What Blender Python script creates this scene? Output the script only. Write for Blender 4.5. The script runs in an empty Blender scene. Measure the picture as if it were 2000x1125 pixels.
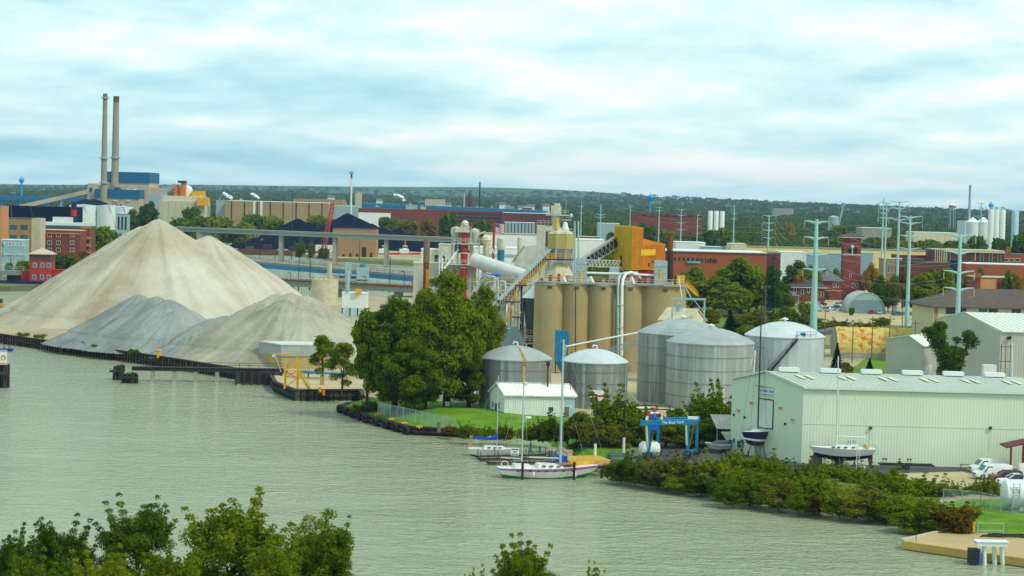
import bpy, bmesh, math, random
import numpy as np
from mathutils import Vector, Matrix, Euler
random.seed(7); rng = np.random.default_rng(7)
sc = bpy.context.scene
C = sc.collection
PI = math.pi
rad = math.radians

# ------------------------------------------------------------ camera
CAM_H, FOC, PITCH, ROLL = 40.0, 4000.0, rad(2.5), rad(1.45)
cam = bpy.data.cameras.new('camera')
cam.sensor_fit = 'HORIZONTAL'; cam.sensor_width = 36.0; cam.lens = 36.0 * FOC / 2000.0
cam.clip_start = 1.0; cam.clip_end = 60000.0
camo = bpy.data.objects.new('camera', cam); C.objects.link(camo)
CR = Matrix.Rotation(PI/2 - PITCH, 3, 'X') @ Matrix.Rotation(ROLL, 3, 'Z')
camo.matrix_world = Matrix.Translation((0, 0, CAM_H)) @ CR.to_4x4()
sc.camera = camo

# ------------------------------------------------------------ sky, sun, exposure
SUN_EL, SUN_AZ = rad(48), rad(125)          # sun behind the viewer's right shoulder, veiled by cloud
world = bpy.data.worlds.new('World'); sc.world = world; world.use_nodes = True
nt = world.node_tree; nt.nodes.clear()
def wn(t, **k):
    n = nt.nodes.new(t)
    for a, b in k.items(): setattr(n, a, b)
    return n
wl = nt.links.new
def wmath(op, a, b=None, c=None):
    n = wn('ShaderNodeMath', operation=op)
    for i, s in enumerate((a, b, c)):
        if s is None: continue
        if isinstance(s, (int, float)): n.inputs[i].default_value = s
        else: wl(s, n.inputs[i])
    return n.outputs[0]
tc = wn('ShaderNodeTexCoord'); sx = wn('ShaderNodeSeparateXYZ'); wl(tc.outputs['Generated'], sx.inputs[0])
ze = wmath('ADD', wmath('ABSOLUTE', sx.outputs['Z']), 0.07)
cmb = wn('ShaderNodeCombineXYZ'); wl(wmath('MULTIPLY', sx.outputs['X'], 9.0), cmb.inputs[0]); wl(wmath('MULTIPLY', sx.outputs['Y'], 9.0), cmb.inputs[1]); wl(wmath('MULTIPLY', wmath('LOGARITHM', ze, 2.718), 4.6), cmb.inputs[2])
def wnoise(scale, detail, rough, dist=0.0, off=(0, 0, 0)):
    mp = wn('ShaderNodeMapping'); wl(cmb.outputs[0], mp.inputs[0]); mp.inputs['Location'].default_value = off
    n = wn('ShaderNodeTexNoise'); wl(mp.outputs[0], n.inputs['Vector'])
    n.inputs['Scale'].default_value = scale; n.inputs['Detail'].default_value = detail
    n.inputs['Roughness'].default_value = rough; n.inputs['Distortion'].default_value = dist
    return n.outputs['Fac']
n_big = wnoise(1.0, 7.0, 0.5, 0.1, (1.2, 11.3, 3)); n_up = wnoise(1.0, 7.0, 0.5, 0.1, (1.2, 11.3, 3.3)); n_gap = wnoise(0.55, 3.0, 0.5, 0.0, (7, 3.1, 2)); n_det = wnoise(3.4, 5.0, 0.55, 0.2, (1.0, 7.7, 2.0))
# cloud tops catch the light, bases stay blue-grey; thin pale veil between the decks
lit = wmath('ADD', wmath('MULTIPLY', wmath('SUBTRACT', n_big, n_up), 1.55), wmath('ADD', wmath('MULTIPLY', wmath('SUBTRACT', n_gap, 0.5), 1.35), wmath('ADD', wmath('MULTIPLY', wmath('SUBTRACT', n_det, 0.5), 0.3), 0.5)))
ramp = wn('ShaderNodeValToRGB'); wl(lit, ramp.inputs[0]); cr = ramp.color_ramp
cr.elements[0].position = 0.12; cr.elements[0].color = (0.34, 0.62, 0.71, 1)
cr.elements[1].position = 0.92; cr.elements[1].color = (1.0, 1.0, 0.97, 1)
e = cr.elements.new(0.36); e.color = (0.48, 0.76, 0.82, 1)
e = cr.elements.new(0.58); e.color = (0.66, 0.90, 0.90, 1)
e = cr.elements.new(0.75); e.color = (0.86, 0.96, 0.92, 1)
sky = wn('ShaderNodeTexSky', sky_type='NISHITA', sun_disc=False)
sky.sun_elevation = SUN_EL; sky.sun_rotation = SUN_AZ; sky.altitude = 100
bg_s = wn('ShaderNodeBackground'); wl(sky.outputs[0], bg_s.inputs[0]); bg_s.inputs[1].default_value = 0.1
bg_c = wn('ShaderNodeBackground'); wl(ramp.outputs[0], bg_c.inputs[0]); bg_c.inputs[1].default_value = 0.74
mx = wn('ShaderNodeMixShader'); mx.inputs[0].default_value = 0.86
wl(bg_s.outputs[0], mx.inputs[1]); wl(bg_c.outputs[0], mx.inputs[2])
wo = wn('ShaderNodeOutputWorld'); wl(mx.outputs[0], wo.inputs['Surface'])

sl = bpy.data.lights.new('sun', 'SUN'); sl.energy = 1.5; sl.angle = rad(10); sl.color = (1.0, 0.93, 0.80)
so = bpy.data.objects.new('sun', sl); C.objects.link(so)
_sd = Vector((math.sin(SUN_AZ)*math.cos(SUN_EL), math.cos(SUN_AZ)*math.cos(SUN_EL), math.sin(SUN_EL)))
so.rotation_euler = _sd.to_track_quat('Z', 'Y').to_euler()
vs = sc.view_settings
vs.view_transform = 'Standard'; vs.look = 'None'; vs.exposure = 0.68; vs.gamma = 1.0; vs.use_curve_mapping = False
sc.cycles.max_bounces = 6; sc.cycles.volume_bounces = 0; sc.cycles.transparent_max_bounces = 8

# ------------------------------------------------------------ places
def ray(px, py): return CR @ Vector(((px-1000)/FOC, -(py-562.5)/FOC, -1))
def G(px, py, z=2.0):
    d = ray(px, py); t = (z-CAM_H)/d.z
    return Vector((d.x*t, d.y*t, z))
def At(px, py, Y):
    d = ray(px, py); t = Y/d.y
    return Vector((d.x*t, Y, CAM_H + d.z*t))

# ------------------------------------------------------------ materials
MATS = {}
def sat(c, k=1.28):
    l = 0.3*c[0]+0.55*c[1]+0.15*c[2]; return tuple(min(1.0, max(0.001, l+(v-l)*k)) for v in c)
def M(name, col, rough=0.7, var=0.18, scale=0.6, metal=0.0, bump=0.0, streak=0.0, scol=None, fine=0.0, spec=0.4, trans=0.0):
    """one procedural paint/stone/metal: base colour, blotchy wear, vertical weather streaks, fine grain"""
    if name in MATS: return MATS[name]
    col = sat(col)
    m = bpy.data.materials.new(name); m.use_nodes = True; MATS[name] = m
    t = m.node_tree; N = t.nodes; L = t.links.new
    b = N['Principled BSDF']; b.inputs['Roughness'].default_value = rough; b.inputs['Metallic'].default_value = metal
    b.inputs['Specular IOR Level'].default_value = spec
    tcn = N.new('ShaderNodeTexCoord')
    def noise(sc_, det, stretch=None):
        v = tcn.outputs['Object']
        if stretch:
            mp = N.new('ShaderNodeMapping'); mp.inputs['Scale'].default_value = stretch; L(v, mp.inputs[0]); v = mp.outputs[0]
        n = N.new('ShaderNodeTexNoise'); n.inputs['Scale'].default_value = sc_; n.inputs['Detail'].default_value = det
        n.inputs['Roughness'].default_value = 0.6; L(v, n.inputs['Vector']); return n.outputs['Fac']
    def mixc(fac, a, bcol, lo=0.35, hi=0.7):
        mr = N.new('ShaderNodeMapRange'); mr.inputs[1].default_value = lo; mr.inputs[2].default_value = hi; L(fac, mr.inputs[0])
        x = N.new('ShaderNodeMix'); x.data_type = 'RGBA'; L(mr.outputs[0], x.inputs[0])
        for s, val in ((6, a), (7, bcol)):
            if isinstance(val, tuple): x.inputs[s].default_value = (*val, 1)
            else: L(val, x.inputs[s])
        return x.outputs[2]
    lo = tuple(max(0, c*(1-var)) for c in col); hi = tuple(min(1, c*(1+var*0.6)) for c in col)
    out = mixc(noise(scale, 5), lo, hi)
    if fine: out = mixc(noise(6.0, 3), out, tuple(c*(1-fine) for c in col), 0.45, 0.75)
    if streak:
        sc2 = scol or tuple(c*0.45 for c in col)
        f = noise(1.0, 4, (1.3, 1.3, 0.05))
        mr = N.new('ShaderNodeMapRange'); mr.inputs[1].default_value = 0.48; mr.inputs[2].default_value = 0.75; mr.inputs[4].default_value = streak; L(f, mr.inputs[0])
        x = N.new('ShaderNodeMix'); x.data_type = 'RGBA'; L(mr.outputs[0], x.inputs[0]); L(out, x.inputs[6]); x.inputs[7].default_value = (*sc2, 1); out = x.outputs[2]
    L(out, b.inputs['Base Color'])
    if bump:
        bn = N.new('ShaderNodeBump'); bn.inputs['Strength'].default_value = bump; bn.inputs['Distance'].default_value = 0.15
        L(noise(3.0, 6), bn.inputs['Height']); L(bn.outputs[0], b.inputs['Normal'])
    return m
def leafmat(name, c0, c1, c2, spread=0.35):
    """foliage: three leaf tones chosen leaf by leaf and in larger patches, with light passing through"""
    m = bpy.data.materials.new(name); m.use_nodes = True; MATS[name] = m
    t = m.node_tree; N = t.nodes; L = t.links.new; N.clear()
    out = N.new('ShaderNodeOutputMaterial'); g = N.new('ShaderNodeNewGeometry'); tcn = N.new('ShaderNodeTexCoord'); oi = N.new('ShaderNodeObjectInfo')
    n = N.new('ShaderNodeTexNoise'); n.inputs['Scale'].default_value = 0.35; n.inputs['Detail'].default_value = 3; L(tcn.outputs['Object'], n.inputs['Vector'])
    def mth(op, a, b_):
        q = N.new('ShaderNodeMath'); q.operation = op
        for i, s in enumerate((a, b_)):
            if isinstance(s, (int, float)): q.inputs[i].default_value = s
            else: L(s, q.inputs[i])
        return q.outputs[0]
    f = mth('ADD', mth('MULTIPLY', g.outputs['Random Per Island'], spread), mth('MULTIPLY', n.outputs['Fac'], 1.1-spread))
    f = mth('ADD', f, mth('MULTIPLY', mth('SUBTRACT', oi.outputs['Random'], 0.5), 0.22))
    r = N.new('ShaderNodeValToRGB'); L(f, r.inputs[0])
    e = r.color_ramp.elements
    e[0].position = 0.28; e[0].color = (*c0, 1); e[1].position = 0.85; e[1].color = (*c2, 1)
    k = e.new(0.55); k.color = (*c1, 1)
    d = N.new('ShaderNodeBsdfDiffuse'); L(r.outputs[0], d.inputs[0])
    tr = N.new('ShaderNodeBsdfTranslucent'); L(r.outputs[0], tr.inputs[0])
    ms = N.new('ShaderNodeMixShader'); ms.inputs[0].default_value = 0.45; L(d.outputs[0], ms.inputs[1]); L(tr.outputs[0], ms.inputs[2])
    L(ms.outputs[0], out.inputs[0]); return m

# ------------------------------------------------------------ mesh builder
class MB:
    def __init__(s): s.v = []; s.f = []; s.m = []
    def add(s, vs, fs, mi=0):
        o = len(s.v); s.v += [tuple(p) for p in vs]; s.f += [tuple(i+o for i in f) for f in fs]; s.m += [mi]*len(fs); return s
    def box(s, x0, y0, z0, x1, y1, z1, mi=0):
        x0, x1 = min(x0, x1), max(x0, x1); y0, y1 = min(y0, y1), max(y0, y1); z0, z1 = min(z0, z1), max(z0, z1)
        return s.add([(x0,y0,z0),(x1,y0,z0),(x1,y1,z0),(x0,y1,z0),(x0,y0,z1),(x1,y0,z1),(x1,y1,z1),(x0,y1,z1)],
            [(0,3,2,1),(4,5,6,7),(0,1,5,4),(1,2,6,5),(2,3,7,6),(3,0,4,7)], mi)
    def cbox(s, c, sz, mi=0): return s.box(c[0]-sz[0]/2, c[1]-sz[1]/2, c[2]-sz[2]/2, c[0]+sz[0]/2, c[1]+sz[1]/2, c[2]+sz[2]/2, mi)
    def bar(s, p, q, w, h=None, mi=0):
        p = Vector(p); q = Vector(q); h = w if h is None else h
        d = (q-p).normalized(); up = Vector((0,0,1)) if abs(d.z) < 0.98 else Vector((0,1,0))
        a = d.cross(up).normalized()*w/2; b = a.cross(d).normalized()*h/2
        return s.add([p-a-b, p+a-b, p+a+b, p-a+b, q-a-b, q+a-b, q+a+b, q-a+b], [(3,2,1,0),(4,5,6,7),(0,1,5,4),(1,2,6,5),(2,3,7,6),(3,0,4,7)], mi)
    def path(s, pts, r, n=8, mi=0, cap=True):
        pts = [Vector(p) for p in pts]; rs = r if isinstance(r, (list, tuple)) else [r]*len(pts)
        vs = []; k = len(pts); prev = None
        for i, p in enumerate(pts):
            d = (pts[min(i+1, k-1)] - pts[max(i-1, 0)]).normalized()
            if prev is None: prev = d.orthogonal().normalized()
            a = prev - d*prev.dot(d); a = a.normalized() if a.length > 1e-6 else d.orthogonal().normalized()
            prev = a; b = d.cross(a)
            vs += [p + (a*math.cos(t) + b*math.sin(t))*rs[i] for t in [2*PI*j/n for j in range(n)]]
        fs = [(i*n+j, i*n+(j+1) % n, (i+1)*n+(j+1) % n, (i+1)*n+j) for i in range(k-1) for j in range(n)]
        if cap: fs += [tuple(range(n))[::-1], tuple((k-1)*n+j for j in range(n))]
        return s.add(vs, fs, mi)
    def tube(s, p, q, r0, r1=None, n=8, mi=0): return s.path([p, q], [r0, r0 if r1 is None else r1], n, mi)
    def lathe(s, prof, c=(0,0,0), n=24, mi=0, a0=0, a1=2*PI):
        full = abs(a1-a0-2*PI) < 1e-6; k = n if full else n+1; vs = []
        for r, z in prof:
            vs += [(c[0]+r*math.cos(a0+(a1-a0)*j/n), c[1]+r*math.sin(a0+(a1-a0)*j/n), c[2]+z) for j in range(k)]
        fs = [(i*k+j, i*k+(j+1) % k, (i+1)*k+(j+1) % k, (i+1)*k+j) for i in range(len(prof)-1) for j in range(n)]
        return s.add(vs, fs, mi)
    def prism(s, poly, z0, z1, mi=0):
        n = len(poly)
        if sum(poly[i][0]*poly[(i+1) % n][1]-poly[(i+1) % n][0]*poly[i][1] for i in range(n)) < 0: poly = poly[::-1]
        vs = [(p[0], p[1], z0) for p in poly] + [(p[0], p[1], z1) for p in poly]
        fs = [tuple(range(n))[::-1], tuple(range(n, 2*n))] + [(i, (i+1) % n, (i+1) % n+n, i+n) for i in range(n)]
        return s.add(vs, fs, mi)
    def xz(s, poly, y0, y1, mi=0):               # polygon in x-z pushed along y
        n = len(poly)
        vs = [(p[0], y0, p[1]) for p in poly] + [(p[0], y1, p[1]) for p in poly]
        fs = [tuple(range(n)), tuple(range(n, 2*n))[::-1]] + [(i+n, (i+1) % n+n, (i+1) % n, i) for i in range(n)]
        return s.add(vs, fs, mi)
    def yz(s, poly, x0, x1, mi=0):               # polygon in y-z pushed along x
        n = len(poly)
        vs = [(x0, p[0], p[1]) for p in poly] + [(x1, p[0], p[1]) for p in poly]
        fs = [tuple(range(n))[::-1], tuple(range(n, 2*n))] + [(i, (i+1) % n, (i+1) % n+n, i+n) for i in range(n)]
        return s.add(vs, fs, mi)
    def data(s, name, mats, smooth=False, fix=True):
        me = bpy.data.meshes.new(name); me.from_pydata(s.v, [], s.f)
        for m in (mats if isinstance(mats, (list, tuple)) else [mats]): me.materials.append(m)
        if max(s.m, default=0): me.polygons.foreach_set('material_index', s.m)
        if fix:
            bm = bmesh.new(); bm.from_mesh(me); bmesh.ops.recalc_face_normals(bm, faces=bm.faces); bm.to_mesh(me); bm.free()
        if smooth: me.shade_smooth(); me.set_sharp_from_angle(angle=rad(38))
        return me
    def build(s, name, mats, parent=None, smooth=False, fix=True): return link(name, s.data(name, mats, smooth, fix), parent)
def link(name, me, parent=None, loc=None, rz=None, scale=None):
    o = bpy.data.objects.new(name, me); C.objects.link(o)
    if parent is not None: o.parent = parent
    if loc is not None: o.location = loc
    if rz is not None: o.rotation_euler = (0, 0, rz)
    if scale is not None: o.scale = scale
    return o
def tag(o, label=None, cat=None, group=None, kind=None):
    for k, v in (('label', label), ('category', cat), ('group', group), ('kind', kind)):
        if v: o[k] = v
    return o
def thing(name, label, cat, loc=(0,0,0), rz=0.0, group=None):
    return tag(link(name, None, None, loc, rz), label, cat, group)
def between(name, label, cat, A, B, group=None):
    """a thing whose local x runs from A to B and whose local y points away from the camera"""
    d = B-A; return thing(name, label, cat, A, math.atan2(d.y, d.x), group), math.hypot(d.x, d.y)
def struct(name, mb, mat, smooth=False): return tag(mb.build(name, mat, None, smooth), kind='structure')
def copy_tree(o, parent=None):
    c = o.copy(); C.objects.link(c); c.parent = parent
    for ch in list(o.children): copy_tree(ch, c)
    return c
def text(name, s, size, mat, parent, loc, rot=(PI/2, 0, 0), align='CENTER', ext=0.01):
    cu_ = bpy.data.curves.new(name, 'FONT'); cu_.body = s; cu_.size = size; cu_.align_x = align; cu_.align_y = 'CENTER'; cu_.extrude = ext
    cu_.materials.append(mat)
    tmp = bpy.data.objects.new(name, cu_); me = bpy.data.meshes.new_from_object(tmp); bpy.data.objects.remove(tmp)
    o = link(name, me, parent, loc); o.rotation_euler = rot; return o
WMESH = {}
def window(parent, loc, w, h, rz=0.0, frame=None, glass=None, name='window', mull=1, t=0.10):
    """window: a frame proud of the wall and recessed glass, facing local -y"""
    frame = frame or MATS['white_trim']; glass = glass or MATS['glass']
    key = (round(w, 2), round(h, 2), frame.name, glass.name, mull)
    if key not in WMESH:
        b = MB(); f = min(0.14, w*0.14)
        b.box(-w/2, -0.06, 0, -w/2+f, 0.05, h); b.box(w/2-f, -0.06, 0, w/2, 0.05, h)
        b.box(-w/2+f, -0.06, 0, w/2-f, 0.05, f); b.box(-w/2+f, -0.06, h-f, w/2-f, 0.05, h)
        b.box(-w/2+f, -0.015, f, w/2-f, 0.04, h-f, 1)
        for i in range(1, mull):
            x = -w/2+w*i/mull; b.box(x-f/3, -0.05, f, x+f/3, -0.016, h-f)
        WMESH[key] = b.data('window', [frame, glass])
    return link(name, WMESH[key], parent, loc, rz)

M('white_trim', (0.72, 0.74, 0.70), 0.5, 0.08)
M('glass', (0.025, 0.04, 0.05), 0.12, 0.3, spec=0.6)
M('glass_teal', (0.03, 0.16, 0.20), 0.15, 0.3, spec=0.6)
M('black', (0.018, 0.018, 0.02), 0.6, 0.3)
M('dark_steel', (0.035, 0.04, 0.045), 0.5, 0.3)
M('rubber', (0.02, 0.02, 0.022), 0.8, 0.3)
M('steel', (0.42, 0.45, 0.46), 0.45, 0.15, metal=0.3)
M('galv', (0.36, 0.46, 0.46), 0.5, 0.12, metal=0.15)
M('pylon', (0.38, 0.55, 0.55), 0.55, 0.10)
M('white', (0.74, 0.76, 0.72), 0.5, 0.08)
M('cream', (0.66, 0.62, 0.46), 0.75, 0.15, streak=0.25)
M('lime_dust', (0.56, 0.56, 0.49), 0.9, 0.22, 0.35, streak=0.35, scol=(0.30, 0.30, 0.25))
M('concrete', (0.33, 0.32, 0.27), 0.9, 0.2, 0.3, fine=0.15)
M('tan_concrete', (0.46, 0.36, 0.19), 0.9, 0.18, 0.2, fine=0.1)
M('yellow', (0.72, 0.42, 0.015), 0.55, 0.2, streak=0.2, scol=(0.35, 0.18, 0.02))
M('orange', (0.60, 0.20, 0.015), 0.6, 0.15, 0.4, streak=0.4, scol=(0.42, 0.22, 0.03))
M('rust', (0.16, 0.065, 0.03), 0.85, 0.4, 1.2, bump=0.2)
M('rust_dark', (0.045, 0.026, 0.022), 0.85, 0.4, 0.9, bump=0.2)
M('brick', (0.20, 0.062, 0.045), 0.85, 0.2, 0.5, fine=0.3)
M('brick_orange', (0.30, 0.105, 0.06), 0.85, 0.15, 0.4, fine=0.25)
M('brick_dark', (0.12, 0.05, 0.045), 0.85, 0.2, 0.5, fine=0.3)
M('tan_brick', (0.34, 0.23, 0.13), 0.85, 0.15, 0.5, fine=0.2)
M('beige', (0.50, 0.45, 0.33), 0.85, 0.12, 0.4)
M('blue', (0.012, 0.16, 0.34), 0.5, 0.15)
M('blue_bright', (0.01, 0.12, 0.62), 0.5, 0.15)
M('lift_blue', (0.006, 0.17, 0.30), 0.45, 0.2)
M('blue_steel', (0.06, 0.22, 0.40), 0.55, 0.15)
M('teal', (0.04, 0.20, 0.24), 0.6, 0.2)
M('navy', (0.006, 0.014, 0.05), 0.3, 0.2)
M('red', (0.50, 0.025, 0.03), 0.5, 0.2)
M('dull_red', (0.33, 0.05, 0.05), 0.6, 0.2)
M('maroon', (0.11, 0.03, 0.035), 0.6, 0.2)
M('wood', (0.20, 0.16, 0.11), 0.9, 0.3, 1.0, fine=0.3)
M('wood_dark', (0.045, 0.038, 0.033), 0.9, 0.4, 1.0, fine=0.3)
M('bark', (0.07, 0.055, 0.04), 0.95, 0.4, 2.0, bump=0.4)
M('roof_grey', (0.14, 0.15, 0.15), 0.85, 0.2, 0.5)
M('roof_dark', (0.055, 0.062, 0.07), 0.85, 0.25, 0.6)
M('roof_brown', (0.105, 0.085, 0.07), 0.9, 0.2, 0.6, fine=0.25)
M('coal', (0.003, 0.006, 0.018), 0.95, 0.4, 0.1, bump=0.3, spec=0.1)

# ------------------------------------------------------------ water and land
def water_mat():
    m = bpy.data.materials.new('river_water'); m.use_nodes = True
    t = m.node_tree; N = t.nodes; L = t.links.new; b = N['Principled BSDF']
    b.inputs['Roughness'].default_value = 0.1; b.inputs['IOR'].default_value = 1.33
    tcn = N.new('ShaderNodeTexCoord')
    def nz(scale, det, st, rough=0.55):
        mp = N.new('ShaderNodeMapping'); mp.inputs['Scale'].default_value = st; mp.inputs['Rotation'].default_value = (0, 0, 0.12); L(tcn.outputs['Object'], mp.inputs[0])
        n = N.new('ShaderNodeTexNoise'); n.inputs['Scale'].default_value = scale; n.inputs['Detail'].default_value = det; n.inputs['Roughness'].default_value = rough
        n.inputs['Distortion'].default_value = 0.9; L(mp.outputs[0], n.inputs['Vector']); return n.outputs['Fac']
    big = nz(0.035, 4, (0.5, 1, 1))
    mxc = N.new('ShaderNodeMix'); mxc.data_type = 'RGBA'; L(big, mxc.inputs[0])
    mxc.inputs[6].default_value = (0.31, 0.355, 0.205, 1); mxc.inputs[7].default_value = (0.385, 0.42, 0.275, 1)
    L(mxc.outputs[2], b.inputs['Base Color'])
    def bump(h, s, d, prev=None):
        bn = N.new('ShaderNodeBump'); bn.inputs['Strength'].default_value = s; bn.inputs['Distance'].default_value = d; L(h, bn.inputs['Height'])
        if prev: L(prev, bn.inputs['Normal'])
        return bn.outputs[0]
    gust = N.new('ShaderNodeMapRange'); gust.inputs[1].default_value = 0.3; gust.inputs[2].default_value = 0.7; gust.inputs[3].default_value = 0.3; gust.inputs[4].default_value = 1.15
    L(nz(0.03, 4, (0.35, 1, 1)), gust.inputs[0])
    w1 = nz(0.5, 4, (0.55, 1, 1), 0.6); w2 = nz(1.9, 3, (0.7, 1, 1))
    mm = N.new('ShaderNodeMath'); mm.operation = 'MULTIPLY'; L(w1, mm.inputs[0]); L(gust.outputs[0], mm.inputs[1])
    n1 = bump(mm.outputs[0], 0.9, 1.15); n2 = bump(w2, 0.85, 0.36, n1)
    L(n2, b.inputs['Normal']); return m
wb = MB(); wb.add([(-5000, -200, 0), (5000, -200, 0), (5000, 1700, 0), (-5000, 1700, 0)], [(0, 1, 2, 3)])
struct('river_water', wb, water_mat())

M('yard_ground', (0.40, 0.345, 0.235), 0.95, 0.25, 0.06, fine=0.15)
M('town_ground', (0.15, 0.165, 0.10), 0.95, 0.35, 0.02, fine=0.15)
M('asphalt', (0.075, 0.08, 0.085), 0.9, 0.2, 0.2)
M('gravel_lot', (0.47, 0.40, 0.26), 0.95, 0.2, 0.12, fine=0.12)
M('lawn', (0.13, 0.235, 0.012), 0.95, 0.35, 0.35, fine=0.35, bump=0.3)
M('dry_field', (0.12, 0.165, 0.022), 0.95, 0.4, 0.08, fine=0.2)
def xy(v): return (v.x, v.y)
SHORE = [xy(G(*p)) for p in [(668, 806, 0), (720, 826, 0), (800, 849, 0), (915, 855, 0), (1000, 857, 0), (1060, 859, 0), (1085, 886, 0), (1108, 905, 0), (1190, 915, 0), (1200, 940, 0),
                             (1300, 950, 0), (1390, 966, 0), (1470, 982, 0), (1560, 994, 0), (1680, 1012, 0), (1800, 1036, 0), (1880, 1046, 0)]]
WALL = [(-190.0, 587.0), (-129.7, 519.1), (-81.0, 464.3), (-49.5, 425.0)]
PAD = [xy(G(538, 766, 0)), xy(G(577, 783, 0)), xy(G(706, 782, 0))]
def inland(i, d):
    a = Vector(SHORE[max(i-1, 0)]); c = Vector(SHORE[min(i+1, len(SHORE)-1)]); n = (c-a).normalized(); return (SHORE[i][0]-n.y*d, SHORE[i][1]+n.x*d)
BANK = [inland(i, 6.0) for i in range(9, len(SHORE))]
LAWN_IN = [(-27.5, 386), (-16, 372), (2, 366), (14, 352), (17, 338), (19, 326)]
east = WALL + PAD + LAWN_IN[:] + BANK + [(66, 262), (400, 262), (4000, 262), (4000, 1600), (-200, 1600), (-150, 1330), (-105, 1215), (-45, 1160), (-14, 1000), (-18, 800), (-50, 770), (-105, 700), (-150, 650)]
struct('ground', MB().prism(east, -3, 2.0), MATS['yard_ground'])
west = [(-4000, 775), (-190, 775), (-146, 860), (-165, 1250), (-215, 1400), (-270, 1600), (-4000, 1600)]
struct('west_bank_ground', MB().prism(west, -3, 2.0), MATS['town_ground'])
struct('near_bank_ground', MB().prism([(-400, -60), (400, -60), (400, 165), (40, 192), (-400, 196)], -3, 1.0), MATS['lawn'])
# far country rising gently to low wooded hills
def terrain(x, y):
    s = min(max((y-2400)/6200, 0), 1); s = s*s*(3-2*s)
    return 2.0 + s*(30 + 10*math.sin(x*0.0011+1) + 7*math.sin(x*0.0031+y*0.0007)) + (max(0, (y-8200)/1500))*(26 + 16*math.sin(x*0.0016+2.2) - x*0.006)
fb = MB(); nx, ny = 60, 60
fv = [(-6000+12000*i/nx, 1600+8400*j/ny) for j in range(ny+1) for i in range(nx+1)]
fb.add([(x, y, terrain(x, y)) for x, y in fv], [(j*(nx+1)+i, j*(nx+1)+i+1, (j+1)*(nx+1)+i+1, (j+1)*(nx+1)+i) for j in range(ny) for i in range(nx)])
M('far_land', (0.06, 0.10, 0.04), 0.95, 0.3, 0.004)
struct('far_terrain', fb, MATS['far_land'], True)
def sheet(name, pts, z, mat): return struct(name, MB().prism([xy(p) if isinstance(p, Vector) else p for p in pts], z-0.6, z), MATS[mat])
sheet('boatyard_asphalt', [G(1190, 905), G(1440, 915), G(1600, 935), G(1840, 940), G(2080, 925), G(2080, 902), G(1560, 900), G(1430, 870), G(1280, 862), G(1190, 880)], 2.03, 'asphalt')
sheet('parking_gravel', [G(1840, 960), G(2090, 975), G(2090, 926), G(1880, 922), G(1740, 925)], 2.05, 'gravel_lot')
sheet('dry_field', [G(1340, 700), G(1640, 680), G(1850, 672), G(1840, 634), G(1620, 622), G(1560, 596), G(1320, 590)], 2.04, 'dry_field')
sheet('green_verge', [G(1470, 664), G(1640, 664), G(1850, 652), G(1850, 642), G(1640, 644), G(1480, 634)], 2.07, 'lawn')
sheet('car_park', [G(1520, 626), G(1840, 640), G(1840, 575), G(1600, 575)], 2.06, 'gravel_lot')
sheet('shed_lawn', [G(1620, 760), G(1800, 760), G(1790, 705), G(1690, 700)], 2.05, 'lawn')
sheet('eastern_town_ground', [(70, 790), (3900, 790), (3900, 1590), (-40, 1590), (-10, 1160), (20, 960)], 2.02, 'town_ground')
sheet('coal_yard_grass', [(-104, 1215), (-45, 1161), (-20, 1180), (-90, 1238)], 2.06, 'lawn')
sheet('bank_top_grass', BANK + [xy(G(1830, 985)), xy(G(1840, 962)), xy(G(1740, 927)), xy(G(1600, 936)), xy(G(1440, 916)), xy(G(1195, 908))], 2.025, 'dry_field')
sheet('tank_farm_ground', [G(940, 805), G(1240, 815), G(1430, 810), G(1430, 760), G(1000, 720)], 2.045, 'gravel_lot')
def value_noise(seed, n=64):
    g = np.random.default_rng(seed).random((n, n))
    def f(u, v):
        u = np.asarray(u) % n; v = np.asarray(v) % n
        i = np.floor(u).astype(int); j = np.floor(v).astype(int); a = u-i; b = v-j; a = a*a*(3-2*a); b = b*b*(3-2*b)
        i1 = (i+1) % n; j1 = (j+1) % n; i %= n; j %= n
        return (g[i, j]*(1-a)+g[i1, j]*a)*(1-b) + (g[i, j1]*(1-a)+g[i1, j1]*a)*b
    return f
def field(name, x0, x1, y0, y1, nx, ny, zf, mat, parent=None, cut=-0.3, smooth=True):
    X, Y = np.meshgrid(np.linspace(x0, x1, nx), np.linspace(y0, y1, ny)); Z = zf(X, Y)
    idx = np.arange(nx*ny).reshape(ny, nx)
    q = np.stack([idx[:-1, :-1], idx[:-1, 1:], idx[1:, 1:], idx[1:, :-1]], -1).reshape(-1, 4)
    zz_ = Z.reshape(-1); keep = zz_[q].max(1) > cut; q = q[keep]
    me = bpy.data.meshes.new(name); me.from_pydata(np.stack([X, Y, Z], -1).reshape(-1, 3).tolist(), [], q.tolist())
    me.materials.append(mat)
    if smooth: me.shade_smooth()
    return link(name, me, parent)
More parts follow.
